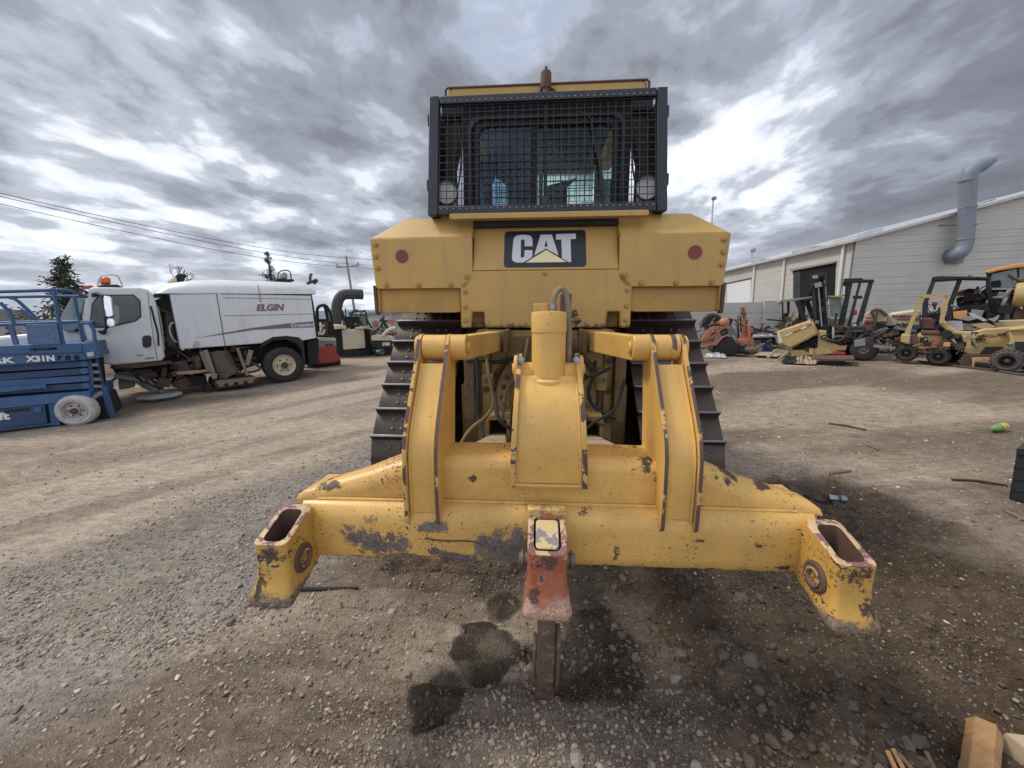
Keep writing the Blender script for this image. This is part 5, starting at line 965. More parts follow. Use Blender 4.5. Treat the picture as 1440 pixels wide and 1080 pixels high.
# ------------------------------------------------------------------ trees, pole, wires, far house
M['bark'] = wear('bark', (.09, .07, .055), .9, dirt=.4)
def leafmat(name, a, b_):
    m, nt, b = newmat(name); r = nd(nt, 'NewGeometry').outputs['Random Per Island']
    nt.links.new(mix(nt, r, a, b_), b.inputs['Base Color']); b.inputs['Roughness'].default_value = .8; return m
M['needle'] = leafmat('dark_needles', (.018, .028, .016), (.085, .085, .05))
def conifer(px, pybase, pytop, dist, width_px, seed, name, label, dens=1.0, lean=0):
    rg = random.Random(seed); d = ray(px, pybase); s_ = dist/hypot(d.x, d.y); dt = ray(px, pytop); base = CAM+dt*(dist/hypot(dt.x, dt.y)); base.z = 0; top = (CAM+dt*(dist/hypot(dt.x, dt.y))).z; W = width_px/FPX*dist*.5
    t = empty(name, label, 'tree', 'trees beyond the yard', Matrix.Translation(base))
    MB().tube([(0, 0, -.1), (.05, 0, top*.5), (0, .03, top*.8), (lean, 0, top)], [.16, .11, .06, .015], 8).build('trunk', M['bark'], t)
    mb = MB(); br = MB(); H = top*.82
    nb = int(120*dens)
    for k in range(nb):
        f = rg.random()**.8; z = top-H*f-.05; L = W*(.10+.95*f)*rg.uniform(.35, 1.15); a = rg.uniform(0, 2*pi); L *= 1.0+.35*sin(3*a+5*f); droop = rg.uniform(.05, .45)
        tip = Vector((L*cos(a), L*sin(a), z+L*droop)); br.tube([(0, 0, z-.1), tuple(tip)], [.03*(.4+f), .006], 4)
        for j in range(int(46*dens*(.5+f))):
            q = rg.random()**.55; c_ = Vector((0, 0, z-.1)).lerp(tip, q)+Vector((rg.gauss(0, .14), rg.gauss(0, .14), rg.gauss(0, .10)))*(.5+f)
            u = Vector((rg.gauss(0, 1), rg.gauss(0, 1), rg.gauss(0, .6))).normalized(); w_ = u.orthogonal().normalized(); s2 = rg.uniform(.04, .095)
            mb.add([c_-u*s2, c_+w_*s2*.35, c_+u*s2, c_-w_*s2*.35], [(0, 1, 2, 3)])
    br.build('branches', M['bark'], t, merge=False); mb.build('crown', M['needle'], t, smooth=0, merge=False)
conifer(82, 520, 362, 19, 84, 3, 'conifer_tree', 'dark ragged conifer behind the sweeper truck cab, the bigger of two', 1.0)
conifer(375, 470, 352, 30, 36, 4, 'conifer_tree', 'narrow dark conifer whose top shows over the white hopper', .7)
def bare(px, pyb, pyt, dist, seed, label):
    rg = random.Random(seed); d = ray(px, pyb); base = CAM+d*(dist/hypot(d.x, d.y)); base.z = 0; dt = ray(px, pyt); top = (CAM+dt*(dist/hypot(dt.x, dt.y))).z
    t = empty('bare_tree', label, 'tree', mw=Matrix.Translation(base)); mb = MB(); tr = MB(); tr.tube([(0, 0, -.1), (.1, 0, top*.55)], [.12, .07], 7); tr.build('trunk', M['bark'], t)
    def go(p, d_, L, r, n):
        q = p+d_*L; mb.tube([p, q], [r, r*.6], 4)
        if n:
            for _ in range(3): go(q, (d_+Vector((rg.gauss(0, .5), rg.gauss(0, .5), rg.gauss(.15, .3)))).normalized(), L*rg.uniform(.6, .85), r*.6, n-1)
    go(Vector((.1, 0, top*.55)), Vector((0, 0, 1)), top*.17, .07, 4); mb.build('branches', M['bark'], t, merge=False)
bare(262, 470, 372, 32, 8, 'leafless thin tree seen between cab roof and hopper roof')
pz = ray(501, 447); D_ = 52; pb = CAM+pz*(D_/hypot(pz.x, pz.y)); pb.z = 0; ptp = ray(487, 363); ptop = CAM+ptp*(D_/hypot(ptp.x, ptp.y))
t = empty('utility_pole', 'leaning wooden utility pole with one crossarm behind the cream machine', 'utility pole', mw=Matrix.Translation(pb)); tl = ptop-pb
MB().tube([(0, 0, -.3), tuple(tl)], [.17, .11], 10).build('pole', M['greyp'], t)
xr = Vector((RT.x, RT.y, 0)).normalized(); ca = tl*.885
arm = MB().bar(tuple(ca-xr*1.35-Vector((0, 0, .06))), tuple(ca+xr*1.35+Vector((0, 0, .06))), .12, .14).build('crossarm', M['greyp'], t)
ins_ = [ca-xr*1.25+Vector((0, 0, .1)), ca+xr*1.25+Vector((0, 0, .2)), tl+Vector((0, 0, .05))]
MB().lathe([(0, 0), (.07, 0), (.11, .12), (.05, .2), (.08, .26), (0, .32)], (0, 0, 0), (0, 0, 1), 10).each('insulator', M['greyp'], t, [tuple(p) for p in ins_])
M['wire'] = wear('wire_black', (.03, .03, .035), .6, dirt=0)
for i, (pyl, lab) in enumerate(((262, 'overhead power line sloping down to the pole, topmost'), (266, 'overhead power line running just under the topmost one'), (277, 'overhead power line, lowest of the three'))):
    A = pb+ins_[(2, 1, 0)[i]]; d = ray(-260, pyl-52); B = CAM+d*(24/hypot(d.x, d.y)); pts = []
    for k in range(25):
        q = k/24; P = A.lerp(B, q); P.z -= 1.4*4*q*(1-q)*.42; pts.append(P)
    o = MB().tube(pts, [.022-.010*k/24 for k in range(25)], 5).build('power_line', M['wire']); tag(o, lab, 'power line', 'power lines')
    q = A.lerp(A+Vector((40, 45, .4)), 1); o2 = MB().tube([A, (A+q)/2-Vector((0, 0, .5)), q], .02, 5, smooth=2).build('power_line', M['wire']); tag(o2, ('overhead power line leaving the pole away behind the bulldozer, '+('top', 'middle', 'lower')[i]), 'power line', 'power lines')
d_ = ray(-260, 262-52); PB = CAM+d_*(24/hypot(d_.x, d_.y)); t = empty('utility_pole', 'nearer utility pole carrying the far end of the power lines', 'utility pole', mw=Matrix.Translation((PB.x, PB.y, 0)))
MB().tube([(0, 0, -.3), (0, 0, PB.z)], [.17, .12], 10).build('pole', M['greyp'], t); MB().bar((-.9, -.9, PB.z-.7), (.9, .9, PB.z-.7), .12, .14).build('crossarm', M['greyp'], t)
hp = frame_at(35, 485, 15); t = Th(Fr(CAM+Vector((ray(35, 470).x, ray(35, 470).y, 0))*24-Vector((0, 0, 1.6)), hp.u), cv(0, 350, 4.0), 'far_house', 'low grey house with a shallow roof behind the blue lift rails', 'house')
t.pr('wall', M['lgrey'], [(-150, 400), (200, 400), (200, 500), (-150, 500)], .3, 6)
t.pr('roof', M['greyp'], [(-180, 400), (-60, 335), (140, 345), (215, 400)], 0, 6.5)
t.pr('window', M['winop'], [(30, 415), (80, 415), (80, 450), (30, 450)], .27, .31)
t = Th(Fr(CAM+Vector((ray(545, 440).x, ray(545, 440).y, 0))*30-Vector((0, 0, 1.6)), RT), cv(420, 350, 6.35), 'far_shed', 'pale metal shed far behind the cream machines', 'shed')
t.pr('wall', M['lgrey'], [(605, 580), (830, 570), (830, 720), (605, 720)], 0, 8); t.pr('roof', M['greyp'], [(595, 572), (840, 560), (840, 578), (595, 590)], -.3, 8.3)
# ------------------------------------------------------------------ block building on the right
m, nt, b = newmat('painted_block_wall'); co = objco(nt); sp_ = nd(nt, 'SeparateXYZ', None, Vector=co)
def course(per, wdt):
    f = mth(nt, 'FRACT', mth(nt, 'DIVIDE', mth(nt, 'ADD', sp_.outputs[2], 50.0), per)); return ramp(nt, mth(nt, 'ABSOLUTE', mth(nt, 'SUBTRACT', f, .5)), .5-wdt/per, .5)
j1 = course(.2, .018); j2 = course(.4, .03)
hx = nd(nt, 'Mapping', None, Vector=co, Scale=(.25, .25, 2.5)).outputs[0]
k = noise(nt, hx, 2.0, 5, .65); mm = mth(nt, 'MULTIPLY', mth(nt, 'MAXIMUM', mth(nt, 'MULTIPLY', j1, .45), mth(nt, 'MULTIPLY', j2, 1.0)), ramp(nt, noise(nt, hx, 1.3, 4), .35, .6, .25, 1))
c = mix(nt, k, (.41, .39, .355), (.53, .51, .465)); c = mix(nt, mth(nt, 'MULTIPLY', mm, .6), c, (.15, .145, .14)); c = mix(nt, ramp(nt, noise(nt, co, .35, 5), .5, .75, 0, .3), c, (.25, .24, .22))
nt.links.new(c, b.inputs['Base Color']); b.inputs['Roughness'].default_value = .9; bump(nt, b, mth(nt, 'MULTIPLY', mm, -1.0), .8, .01); M['cmu'] = m
HE = 5.0
def at_h(px, py, h): r_ = ray(px, py); return CAM+r_*((h-1.6)/r_.z)
K = at_h(1204, 339, HE); E_ = at_h(1025, 380.5, HE); sd = (K-E_); sd.z = 0; sd.normalize()
O_ = Vector((K.x, K.y, 0)); BF = Fr(O_, sd)                 # side wall: a runs towards the viewer, n to the right (inside)
inn_ = Vector((-sd.y, sd.x, 0)); GF = Fr(O_, inn_ if inn_.x > 0 else -inn_)
c4 = cv(960, 220, 3.0); cI = cv(0, 0, 1.0)
t = Th(BF, c4, 'block_building', 'long pale block workshop building with a shallow metal roof and a dark open doorway', 'building')
LEN = (K-E_).length+14; n_in = 1 if BF.n.x > 0 else -1
tg_ = Th.__new__(Th); tg_.fr = GF; tg_.c = cI; tg_.o = t.o
ga, gz_ = GF.q(1440, 276); slope = (gz_-HE)/ga; GW = 34.0; half = GW/2
W_ = MB().box(-LEN, 0, 0, .3, 0, HE-.02) if n_in > 0 else MB().box(-LEN, 0, -.3, 0, 0, HE-.02)
W_.build('wall', M['cmu'], t.o)
def g2l(a, d, z):       # gable-frame point into the building's own frame
    P = O_+GF.u*a+GF.n*d+Vector((0, 0, z))-O_; return (P.dot(BF.u), P.dot(BF.n), z)
dsg = -1 if GF.n.dot(-sd) < 0 else 1
gb = MB(); ring0 = [(0, 0), (GW, 0), (GW, HE), (half, HE+slope*half), (0, HE)]
gb.prism(ring0, .004, .3, 'y'); gb.map(lambda x, y, z: g2l(x, dsg*y, z)); gb.build('wall', M['cmu'], t.o)
rf = MB()
for (a0, z0, a1, z1) in ((-.35, HE-.0875, half, HE+slope*half), (half, HE+slope*half, GW+.35, HE-.0875)):
    rf.hexa([g2l(a0, -dsg*.35, z0), g2l(a1, -dsg*.35, z1), g2l(a1, dsg*LEN, z1), g2l(a0, dsg*LEN, z0)], [g2l(a0, -dsg*.35, z0+.16), g2l(a1, -dsg*.35, z1+.16), g2l(a1, dsg*LEN, z1+.16), g2l(a0, dsg*LEN, z0+.16)])
ro = rf.build('roof', M['lgrey'], t.o, bevel=.01)
sk = MB()
for (x0, y0_, x1, y1_) in ((1209, 328, 1251, 318), (1115, 352, 1143, 346.5), (1056, 371, 1071, 366)):
    if x0 > 1204:
        A_, B_ = GF.q(x0, y0_), GF.q(x1, y1_); q_ = MB(); z0_, z1_ = HE+slope*A_[0]+.1, HE+slope*B_[0]+.1
        q_.hexa([g2l(A_[0], dsg*.3, z0_), g2l(B_[0], dsg*.3, z1_), g2l(B_[0], dsg*2.5, z1_), g2l(A_[0], dsg*2.5, z0_)], [g2l(A_[0]+.1, dsg*.4, z0_+.3), g2l(B_[0]-.1, dsg*.4, z1_+.3), g2l(B_[0]-.1, dsg*2.4, z1_+.3), g2l(A_[0]+.1, dsg*2.4, z0_+.3)]); q_.build('roof_hatch', M['lgrey'], ro, bevel=.02); continue
    A_ = BF.q(x0, y0_+1, .4*n_in); B_ = BF.q(x1, y1_+1, .4*n_in); a0, a1 = sorted((A_[0], B_[0])); a1 = min(a1, a0+5)
    MB().box(a0, a1, .3*n_in, 2.2*n_in, HE+.10, HE+.45).build('roof_hatch', M['lgrey'], ro, bevel=.02)
def sidebox(name, mat, pts, d0, d1, par=None, bevel=0): return MB().prism([BF.q(*c4(x, y), 0) for x, y in pts], d0*n_in, d1*n_in, 'y').build(name, mat, par or t.o, bevel=bevel)
dw = sidebox('doorway', M['black'], [(468, 482), (648, 447), (640, 640), (466, 640)], -.02, .0)
sidebox('door_track', M['greyp'], [(462, 484), (462, 476), (652, 441), (652, 448)], -.16, -.03, dw); sidebox('door_curtain', M['blk'], [(470, 490), (500, 484), (498, 640), (468, 640)], -.05, -.02, dw)
rd = sidebox('roller_door', M['white'], [(190, 536), (288, 514), (286, 640), (188, 640)], -.03, .0); sidebox('door_lintel', M['brown'], [(188, 534), (291, 511), (291, 517), (188, 539)], -.06, -.0, rd)
for xs, y0_, y1_ in ((309, 470, 640), (437, 443, 640), (688, 385, 640)):
    a, z = BF.q(*c4(xs, y0_), 0); MB().tube([(a, -.10*n_in, HE-.1), (a, -.13*n_in, HE-.35), (a, -.1*n_in, .2)], .085, 8).build('downspout', M['white'], t.o)
a, z = BF.q(*c4(720, 400), 0); MB().tube([(a, -.05*n_in, HE-.3), (a, -.05*n_in, .5)], .03, 6).build('conduit', M['lgrey'], t.o)
dt_ = empty('exhaust_duct', 'tall blue-grey exhaust duct with a bent top on the building gable', 'duct', mw=GF.mw)
def gp_(x, y, d): a, z = GF.q(*c4(x, y), d); return (a, d, z)
dd = -.75*dsg
MB().tube([gp_(1130, 418, -.1*dsg), gp_(1160, 418, dd), gp_(1188, 385, dd), gp_(1196, 330, dd), gp_(1203, 100, dd)], .36, 20, smooth=2).build('duct_pipe', M['duct'], dt_)
MB().tube([gp_(1203, 104, dd), gp_(1210, 72, dd), gp_(1232, 50, dd), gp_(1312, 14, dd)], [.37]*12+[.3, .24, .2, .18], 20, smooth=2).build('duct_elbow', M['duct'], dt_)
bx = [GF.q(*c4(x, y), 0) for x, y in ((1106, 396), (1166, 396), (1164, 452), (1104, 452))]; MB().prism(bx, -.30*dsg, .0, 'y').build('duct_box', M['duct'], dt_, bevel=.01)
for yb in (102, 215, 292, 350): p_ = gp_(1201 if yb < 300 else 1193, yb, dd); MB().lathe([(.365, -.03), (.39, -.02), (.39, .02), (.365, .03)], p_, (0, 0, 1), 24).build('duct_band', M['greyp'], dt_)
MB().tube([gp_(1200, 215, dd), gp_(1120, 250, 0), gp_(1062, 262, 0)], .02, 5).build('stay_wire', M['wire'], dt_); MB().tube([gp_(1200, 290, dd), gp_(1080, 290, 0)], .02, 5).build('stay_wire', M['wire'], dt_); MB().tube([gp_(1215, 212, dd), gp_(1320, 180, -.0)], .02, 5).build('stay_wire', M['wire'], dt_)
# low wall in front of it
O_ = ground(1060, 486); WF = Fr((O_.x, O_.y, 0), RT)
t = Th(WF, cI, 'yard_wall', 'low pale block wall running along the yard below the workshop', 'wall')
a0 = WF.q(955, 430)[0]; a1 = WF.q(1205, 430)[0]; ztop = WF.q(1050, 425.5)[1]
MB().box(a0, a1, 0, .25, 0, ztop).build('wall_run', M['cmu'], t.o); a, z = WF.q(1082, 430); MB().box(a-.22, a+.22, -.08, .0, 0, ztop+.05).build('pilaster', M['cmu'], t.o, bevel=.01)
# mast lights far off
for px, pt, pbm, lab in ((1003, 279, 306, 'thin pole with a lamp on top rising behind the bulldozer box'), (1058, 352, 366, 'thin aerial beyond the workshop roof')):
    r_ = ray(px, pt); P = CAM+r_*(60/hypot(r_.x, r_.y)); t = empty('light_mast', lab, 'mast', mw=Matrix.Translation((P.x, P.y, 0)))
    MB().tube([(0, 0, 0), (0, 0, P.z)], .09, 6).build('pole', M['lgrey'], t); MB().ball((.1, 0, P.z), .35, 8, sz=(1, 1, .8)).build('lamp', M['greyp'], t)
# ------------------------------------------------------------------ machines and scrap on the right
cK = cv(1060, 370, 7.2); cO = cv(970, 420, 12.0); cA = cv(1240, 430, 7.2); c6 = cv(1220, 360, 6.355); cB = cv(1330, 360, 12.0)
def heap(name, label, px, py, wpx, hpx, dist_off, seed, mats, cat='scrap', n=46):
    rg = random.Random(seed); P = ground(px, py); d = (P-CAM); d.z = 0; d.normalize(); P = P+d*dist_off; dist = (P-CAM).length; W = wpx/FPX*dist; H = hpx/FPX*dist
    t = empty(name, label, cat, mw=Matrix.Translation((P.x, P.y, 0)) @ Matrix.Rotation(atan2(d.y, d.x)-pi/2, 4, 'Z'))
    for k in range(n):
        q = rg.uniform(-.5, .5); mh = H*(1-abs(q)*1.1)*rg.uniform(.55, 1.1); z = rg.uniform(0, 1)**.8*mh; c_ = Vector((q*W, rg.uniform(-.5, .5), max(.05, z)))
        s_ = rg.uniform(.05, .17)*max(.5, W/3); mb = MB(); ty = rg.random()
        if ty < .35: e = Vector((rg.gauss(0, 1), rg.gauss(0, .5), rg.gauss(0, .5))).normalized()*s_*2.4; mb.bar(c_-e, c_+e, s_*.35, s_*.5)
        elif ty < .6: e = Vector((rg.gauss(0, 1), rg.gauss(0, 1), rg.gauss(0, 1))).normalized(); mb.cyl(c_-e*s_*.5, c_+e*s_*.5, s_*.8, n=14)
        elif ty < .8: mb.tube([c_+Vector((rg.gauss(0, s_*1.5), rg.gauss(0, s_), rg.gauss(0, s_))) for _ in range(4)], s_*.16, 6, smooth=2)
        else: mb.hexa([c_+Vector((a*s_, b_*s_, -s_*.4)) for a, b_ in ((-1, -.7), (1, -.8), (.8, .7), (-.9, .9))], [c_+Vector((a*s_*.8, b_*s_*.7, s_*.5)) for a, b_ in ((-1, -.7), (1, -.6), (.8, .7), (-.9, .9))])
        mb.map(lambda x, y, z: (x, y, max(z, -.02))); mb.build(('scrap_bar', 'scrap_drum', 'bent_pipe', 'scrap_block')[0 if ty < .35 else 1 if ty < .6 else 2 if ty < .8 else 3], M[rg.choice(mats)], t)
heap('scrap_heap', 'dark brown scrap metal heap against the low wall behind the black bin', 1090, 492, 80, 40, -.2, 1, ['brown', 'rust', 'brown', 'greyp', 'blk2'])
heap('scrap_heap', 'rusty machine scrap between the two big forklift masts and the roller', 1158, 495, 70, 38, .8, 2, ['brown', 'rust', 'cream', 'blk2', 'greyp'])
heap('scrap_heap', 'rusty scrap and pale panels beside the cream roller wheel', 1250, 502, 62, 30, .6, 3, ['brown', 'rust', 'brown', 'greyp', 'blk2'], n=40)
heap('scrap_heap', 'small pile of dark machine scraps beside the bulldozer track', 985, 497, 30, 26, 1.0, 5, ['greyp', 'rust', 'blk2', 'lgrey'], n=20)
# white block plinth and orange box beside the track
t = Th(frame_at(985, 499, 0), cO, 'orange_bin', 'pale orange box just behind the bulldozer track', 'bin'); t.pr('shell', M['org2'], [(50, 280), (160, 280), (165, 430), (60, 430)], 3.0, 4.0, bevel=.03)
# broom attachment
t = Th(frame_at(1012, 501, 12), cO, 'broom_attachment', 'orange road broom attachment with black drooping bristles', 'broom attachment')
mb = MB(); A_ = t.p3(500, 830, .2); rings = []
pts = [(395, 930), (385, 870), (430, 770), (520, 690), (620, 640), (700, 650), (770, 720), (795, 830), (770, 950), (690, 968), (600, 955), (500, 930)]
o = t.pr('bristles', M['blk2'], pts, 0, .9, bevel=.06)
for k in range(26):
    x = 400+15*k; y0_ = 900-260*sin(min(1, k/17)*pi/2)+max(0, k-20)*25
    MB().tube([t.p3(x+10, y0_, -.03), t.p3(x+4+k*.6, (y0_+945)/2, -.06), t.p3(x-4, 948, -.03)], .022, 5, smooth=1).build('bristle_tuft', M['blk2'], t.o)
t.bars('frame_bar', M['org'], [[(205, 700, -.1), (380, 490, -.1)], [(240, 720, -.1), (420, 520, .3)], [(380, 490, 0), (520, 495, 0)], [(520, 495, 0), (440, 560, 0)], [(290, 690, .1), (540, 560, .1)], [(190, 750, 0), (380, 760, 0)], [(380, 600, .2), (600, 590, .2)]], .10)
t.pr('frame_plate', M['org'], [(340, 770), (540, 640), (620, 625), (560, 665), (450, 790), (240, 785), (240, 755)], -.12, -.05, bevel=.01); t.pr('frame_plate', M['org2'], [(200, 690), (260, 620), (290, 600), (240, 700)], -.14, -.1)
mb = MB(); p_ = t.p3(385, 400, .3); mb.lathe([(.05, 0), (.22, -.03), (.28, .02), (.28, .16), (.05, .2)], p_, (0, 1, 0), 28); mb.build('drive_pulley', M['blk2'], t.o)
mb = MB(); p_ = t.p3(580, 402, .1); mb.ball(p_, .16, 14, sz=(1, 1, .9)); mb.build('hydraulic_motor', M['org'], t.o, smooth=60)
t.wheel(705, 555, 65, .2, .12, rim='lgrey', hub=.6, tyre='greyp')
t.pr('lever_head', M['blk2'], [(630, 355), (690, 330), (715, 330), (730, 380), (700, 395), (650, 385)], .1, .25, bevel=.02); t.bars('lever', M['blk2'], [[(690, 390, .15), (690, 480, .15)], [(180, 500, .2), (240, 400, .2), (290, 380, .2)], [(500, 520, .05), (560, 620, .05), (640, 560, .1)]], .05)
t.clutter(180, 720, 330, 760, .0, .4, 34, ['blk2', 'org', 'brown', 'greyp', 'rust', 'greyp'], 65, .11)
t.pr('engine_block', M['brown'], [(500, 520), (640, 500), (660, 600), (540, 620)], .2, .6, bevel=.03); t.pr('yellow_bracket', M['yel2'], [(600, 410), (640, 400), (650, 450), (600, 450)], .05, .2)
t = Th(frame_at(1035, 497, 0), cO, 'orange_mast', 'faded orange upright lift mast standing beside the broom attachment', 'mast')
t.pr('mast_post', M['org'], [(876, 250), (946, 245), (1000, 570), (985, 640), (900, 650), (890, 600)], .1, .45, bevel=.02)
t.pr('mast_head', M['org'], [(842, 140), (940, 135), (946, 235), (860, 240)], .0, .5, bevel=.01); t.pr('head_slot', M['brown'], [(885, 150), (905, 150), (908, 225), (888, 228)], -.01, .0); t.pr('mast_collar', M['rust'], [(842, 250), (845, 265), (960, 258), (958, 242)], -.05, .55)
t.pr('mast_post', M['brown'], [(785, 430), (830, 428), (838, 680), (800, 690)], .3, .6, bevel=.02); t.pr('mast_post', M['org'], [(975, 430), (1020, 440), (1045, 790), (985, 790)], -.1, .1, bevel=.02)
t.pr('mast_base', M['org'], [(800, 690), (1040, 680), (1090, 760), (1080, 800), (820, 760)], -.1, .9, bevel=.02); t.clutter(780, 1060, 400, 800, .0, .4, 16, ['org', 'brown', 'rust', 'blk2'], 66, .09)
t.pr('side_cylinder', M['blk2'], [(845, 310), (870, 300), (880, 560), (850, 570)], .2, .35, bevel=.02)
t = Th(frame_at(1045, 500, 0), cO, 'bent_tube_bundle', 'black and grey rolled hose lying in front of the orange mast', 'hose'); mb = MB()
for k in range(5): a_ = t.p3(880, 850, 0); mb.lathe([(.16, -.04), (.20, -.02), (.20, .02), (.16, .04), (.15, 0)], (a_[0], .05+.04*k, .10+.02*k), (.3*k, .2, 1), 24)
mb.build('coil', M['blk2'], t.o, merge=False)
c5 = cv(970, 380, 5.333)
t = Th(frame_at(1075, 491, 0), c5, 'black_bin', 'open black steel bin in front of the scrap heap', 'bin')
t.pr('bin_side', M['blk'], [(470, 503), (640, 500), (650, 560), (500, 556)], 0, .9, bevel=.01); t.pr('bin_lip', M['lgrey'], [(468, 498), (642, 494), (642, 503), (468, 507)], -.05, .95)
t = Th(frame_at(1082, 497, 0), c5, 'tarp_bundle', 'crumpled grey and blue tarp on the ground before the black bin', 'tarp')
rg = random.Random(6)
def rag(t, name, mat, pts, h, d=.8, seed=1):
    rg = random.Random(seed); mb = MB(); a0 = t.p(*pts[0])[0]; a1 = t.p(*pts[1])[0]; n = 18; v = []; f = []
    for i in range(n+1):
        for j in range(9): v.append((a0+(a1-a0)*i/n+rg.gauss(0, .02), d*j/8+rg.gauss(0, .02), (sin(pi*i/n)*sin(pi*j/8))**.4*h*rg.uniform(.35, 1.1)+.01))
    for i in range(n):
        for j in range(8): f.append((i*9+j, i*9+9+j, i*9+10+j, i*9+1+j))
    mb.add(v, f); o = mb.build(name, mat, t.o, smooth=50); return o
rag(t, 'tarp', M['greyp'], [(500, 600), (640, 600)], .35, 1.0, 2); rag(t, 'blue_fold', M['blue2'], [(540, 595), (620, 595)], .38, .5, 3)
t = Th(frame_at(1100, 511, 0), c5, 'torn_rag', 'ragged strip of dark cloth and cardboard lying before the forklift', 'rag'); rag(t, 'cloth', M['blk2'], [(690, 690), (800, 690)], .16, .5, 4); rag(t, 'cardboard', M['dust'], [(790, 690), (945, 690)], .18, .6, 5)
t = Th(frame_at(1005, 503, 0), c5, 'torn_rag', 'pale crumpled plastic scraps at the foot of the black bristles', 'rag'); rag(t, 'plastic', M['lgrey'], [(115, 640), (275, 655)], .14, .4, 7)
t = Th(frame_at(1085, 502, 0), cK, 'plywood_sheet', 'thin tan plywood sheet lying flat before the forklift', 'plywood'); a0 = t.p(0, 900)[0]; a1 = t.p(240, 900)[0]; MB().hexa([(a0, 0, .03), (a1, -.2, .03), (a1+.3, .7, .04), (a0+.2, .9, .04)], [(a0, 0, .055), (a1, -.2, .055), (a1+.3, .7, .065), (a0+.2, .9, .065)]).build('sheet', M['dust'], t.o)
t = Th(frame_at(1087, 507, 0), cK, 'folded_sheet', 'small folded pale yellow metal panel on two points in front of the tilted tank', 'panel')
t.bars('panel_leg', M['dust'], [[(225, 880, 0), (140, 962, -.1)], [(345, 900, 0), (250, 980, -.1)]], .05); t.pr('panel_face', M['dust'], [(228, 865), (358, 888), (330, 925), (205, 905)], 0, .03)
# forklift with tilted yellow tank
t = Th(frame_at(1212, 507, 0), cK, 'mast_forklift', 'yellow truck-mounted forklift with tall black mast and a tilted yellow hood', 'forklift')
hd = t.pr('engine_hood', M['yel2'], [(232, 690), (545, 586), (602, 592), (654, 716), (372, 866), (246, 818)], 0, 1.1, bevel=.05)
t.pr('hood_tape', M['redp'], [(396, 695), (474, 664), (476, 677), (398, 708)], -.012, 0, hd); t.pr('hood_tape', M['redp'], [(536, 634), (586, 610), (588, 622), (538, 647)], -.012, 0, hd); t.pr('hood_tape', M['white'], [(476, 662), (534, 636), (536, 648), (478, 674)], -.012, 0, hd); t.pr('hood_tape', M['white'], [(318, 734), (392, 700), (394, 710), (322, 744)], -.012, 0, hd)
t.pr('hood_end', M['cream'], [(232, 692), (262, 700), (300, 800), (252, 818)], -.02, 1.0, hd)
t.pr('chassis', M['yel2'], [(652, 678), (735, 682), (742, 745), (790, 808), (860, 838), (945, 836), (930, 888), (850, 885), (780, 922), (640, 932), (375, 948), (370, 882), (560, 880), (645, 860)], .1, 1.2, bevel=.02)
t.pr('chassis_base', M['rust'], [(375, 948), (640, 932), (930, 930), (930, 948), (640, 965), (380, 970)], .2, 1.1); t.pr('hazard_edge', M['redp'], [(775, 922), (840, 888), (925, 905), (925, 925)], .05, .3)
t.pr('engine', M['blk2'], [(400, 850), (655, 740), (650, 860), (560, 880), (430, 885)], .25, 1.0, bevel=.02); t.pr('hood_bracket', M['yel2'], [(560, 870), (600, 860), (600, 925), (560, 925)], .05, .15)
for i, pg in enumerate(([(580, 210), (612, 200), (648, 640), (600, 600)], [(632, 150), (664, 140), (704, 680), (660, 660)], [(690, 108), (722, 108), (770, 740), (735, 760), (705, 700)])):
    t.pr('mast_rail', M['blk'], pg, .15+.12*i, .32+.12*i, bevel=.01)
t.pr('mast_channel', M['blk2'], [(605, 210), (700, 150), (745, 690), (640, 640)], .5, .7); t.pr('mast_head', M['blk2'], [(562, 175), (575, 118), (655, 106), (700, 92), (720, 108), (715, 140), (640, 160), (650, 210), (585, 215)], .2, .8, bevel=.02); t.pr('mast_pulley', M['greyp'], [(590, 130), (650, 122), (652, 158), (596, 165)], .15, .2, bevel=.03)
t.pr('hose_reel', M['blk2'], [(540, 290), (575, 280), (600, 310), (580, 340), (545, 325)], .2, .4, bevel=.03)
t.bars('mast_chain', M['greyp'], [[(650, 210, .1), (690, 640, .1)], [(720, 180, .2), (755, 600, .2)]], .03)
t.pr('mast_foot', M['blk2'], [(640, 640), (760, 600), (800, 820), (750, 790), (730, 700)], .2, .9)
t.pr('carriage', M['blk2'], [(790, 640), (1215, 640), (1200, 720), (1100, 760), (960, 830), (800, 822)], .3, .9, bevel=.01)
t.pr('carriage_beam', M['blk'], [(806, 655), (1244, 640), (1244, 662), (806, 678)], .0, .25); t.bars('carriage_bar', M['greyp'], [[(810, 690, .1), (1180, 680, .1)], [(820, 740, .1), (960, 735, .1)], [(850, 790, .2), (960, 740, .2)]], .05)
t.pr('load_post', M['blk2'], [(826, 508), (848, 508), (822, 640), (800, 640)], .0, .2); t.pr('load_post', M['brown'], [(1240, 490), (1266, 490), (1200, 765), (1172, 765)], .0, .2); t.pr('plated_tube', M['lgrey'], [(793, 640), (815, 640), (815, 765), (793, 765)], -.05, .1, bevel=.02)
for i, (xt, xb_) in enumerate(((955, 860), (1065, 950), (1165, 1040))):
    wd_ = (48, 26, 48)[i]; t.pr('second_mast_rail', M['blk'], [(xt, 180), (xt+wd_, 180), (xb_+wd_, 640), (xb_-wd_*.3, 640)], .9, 1.2, bevel=.01)
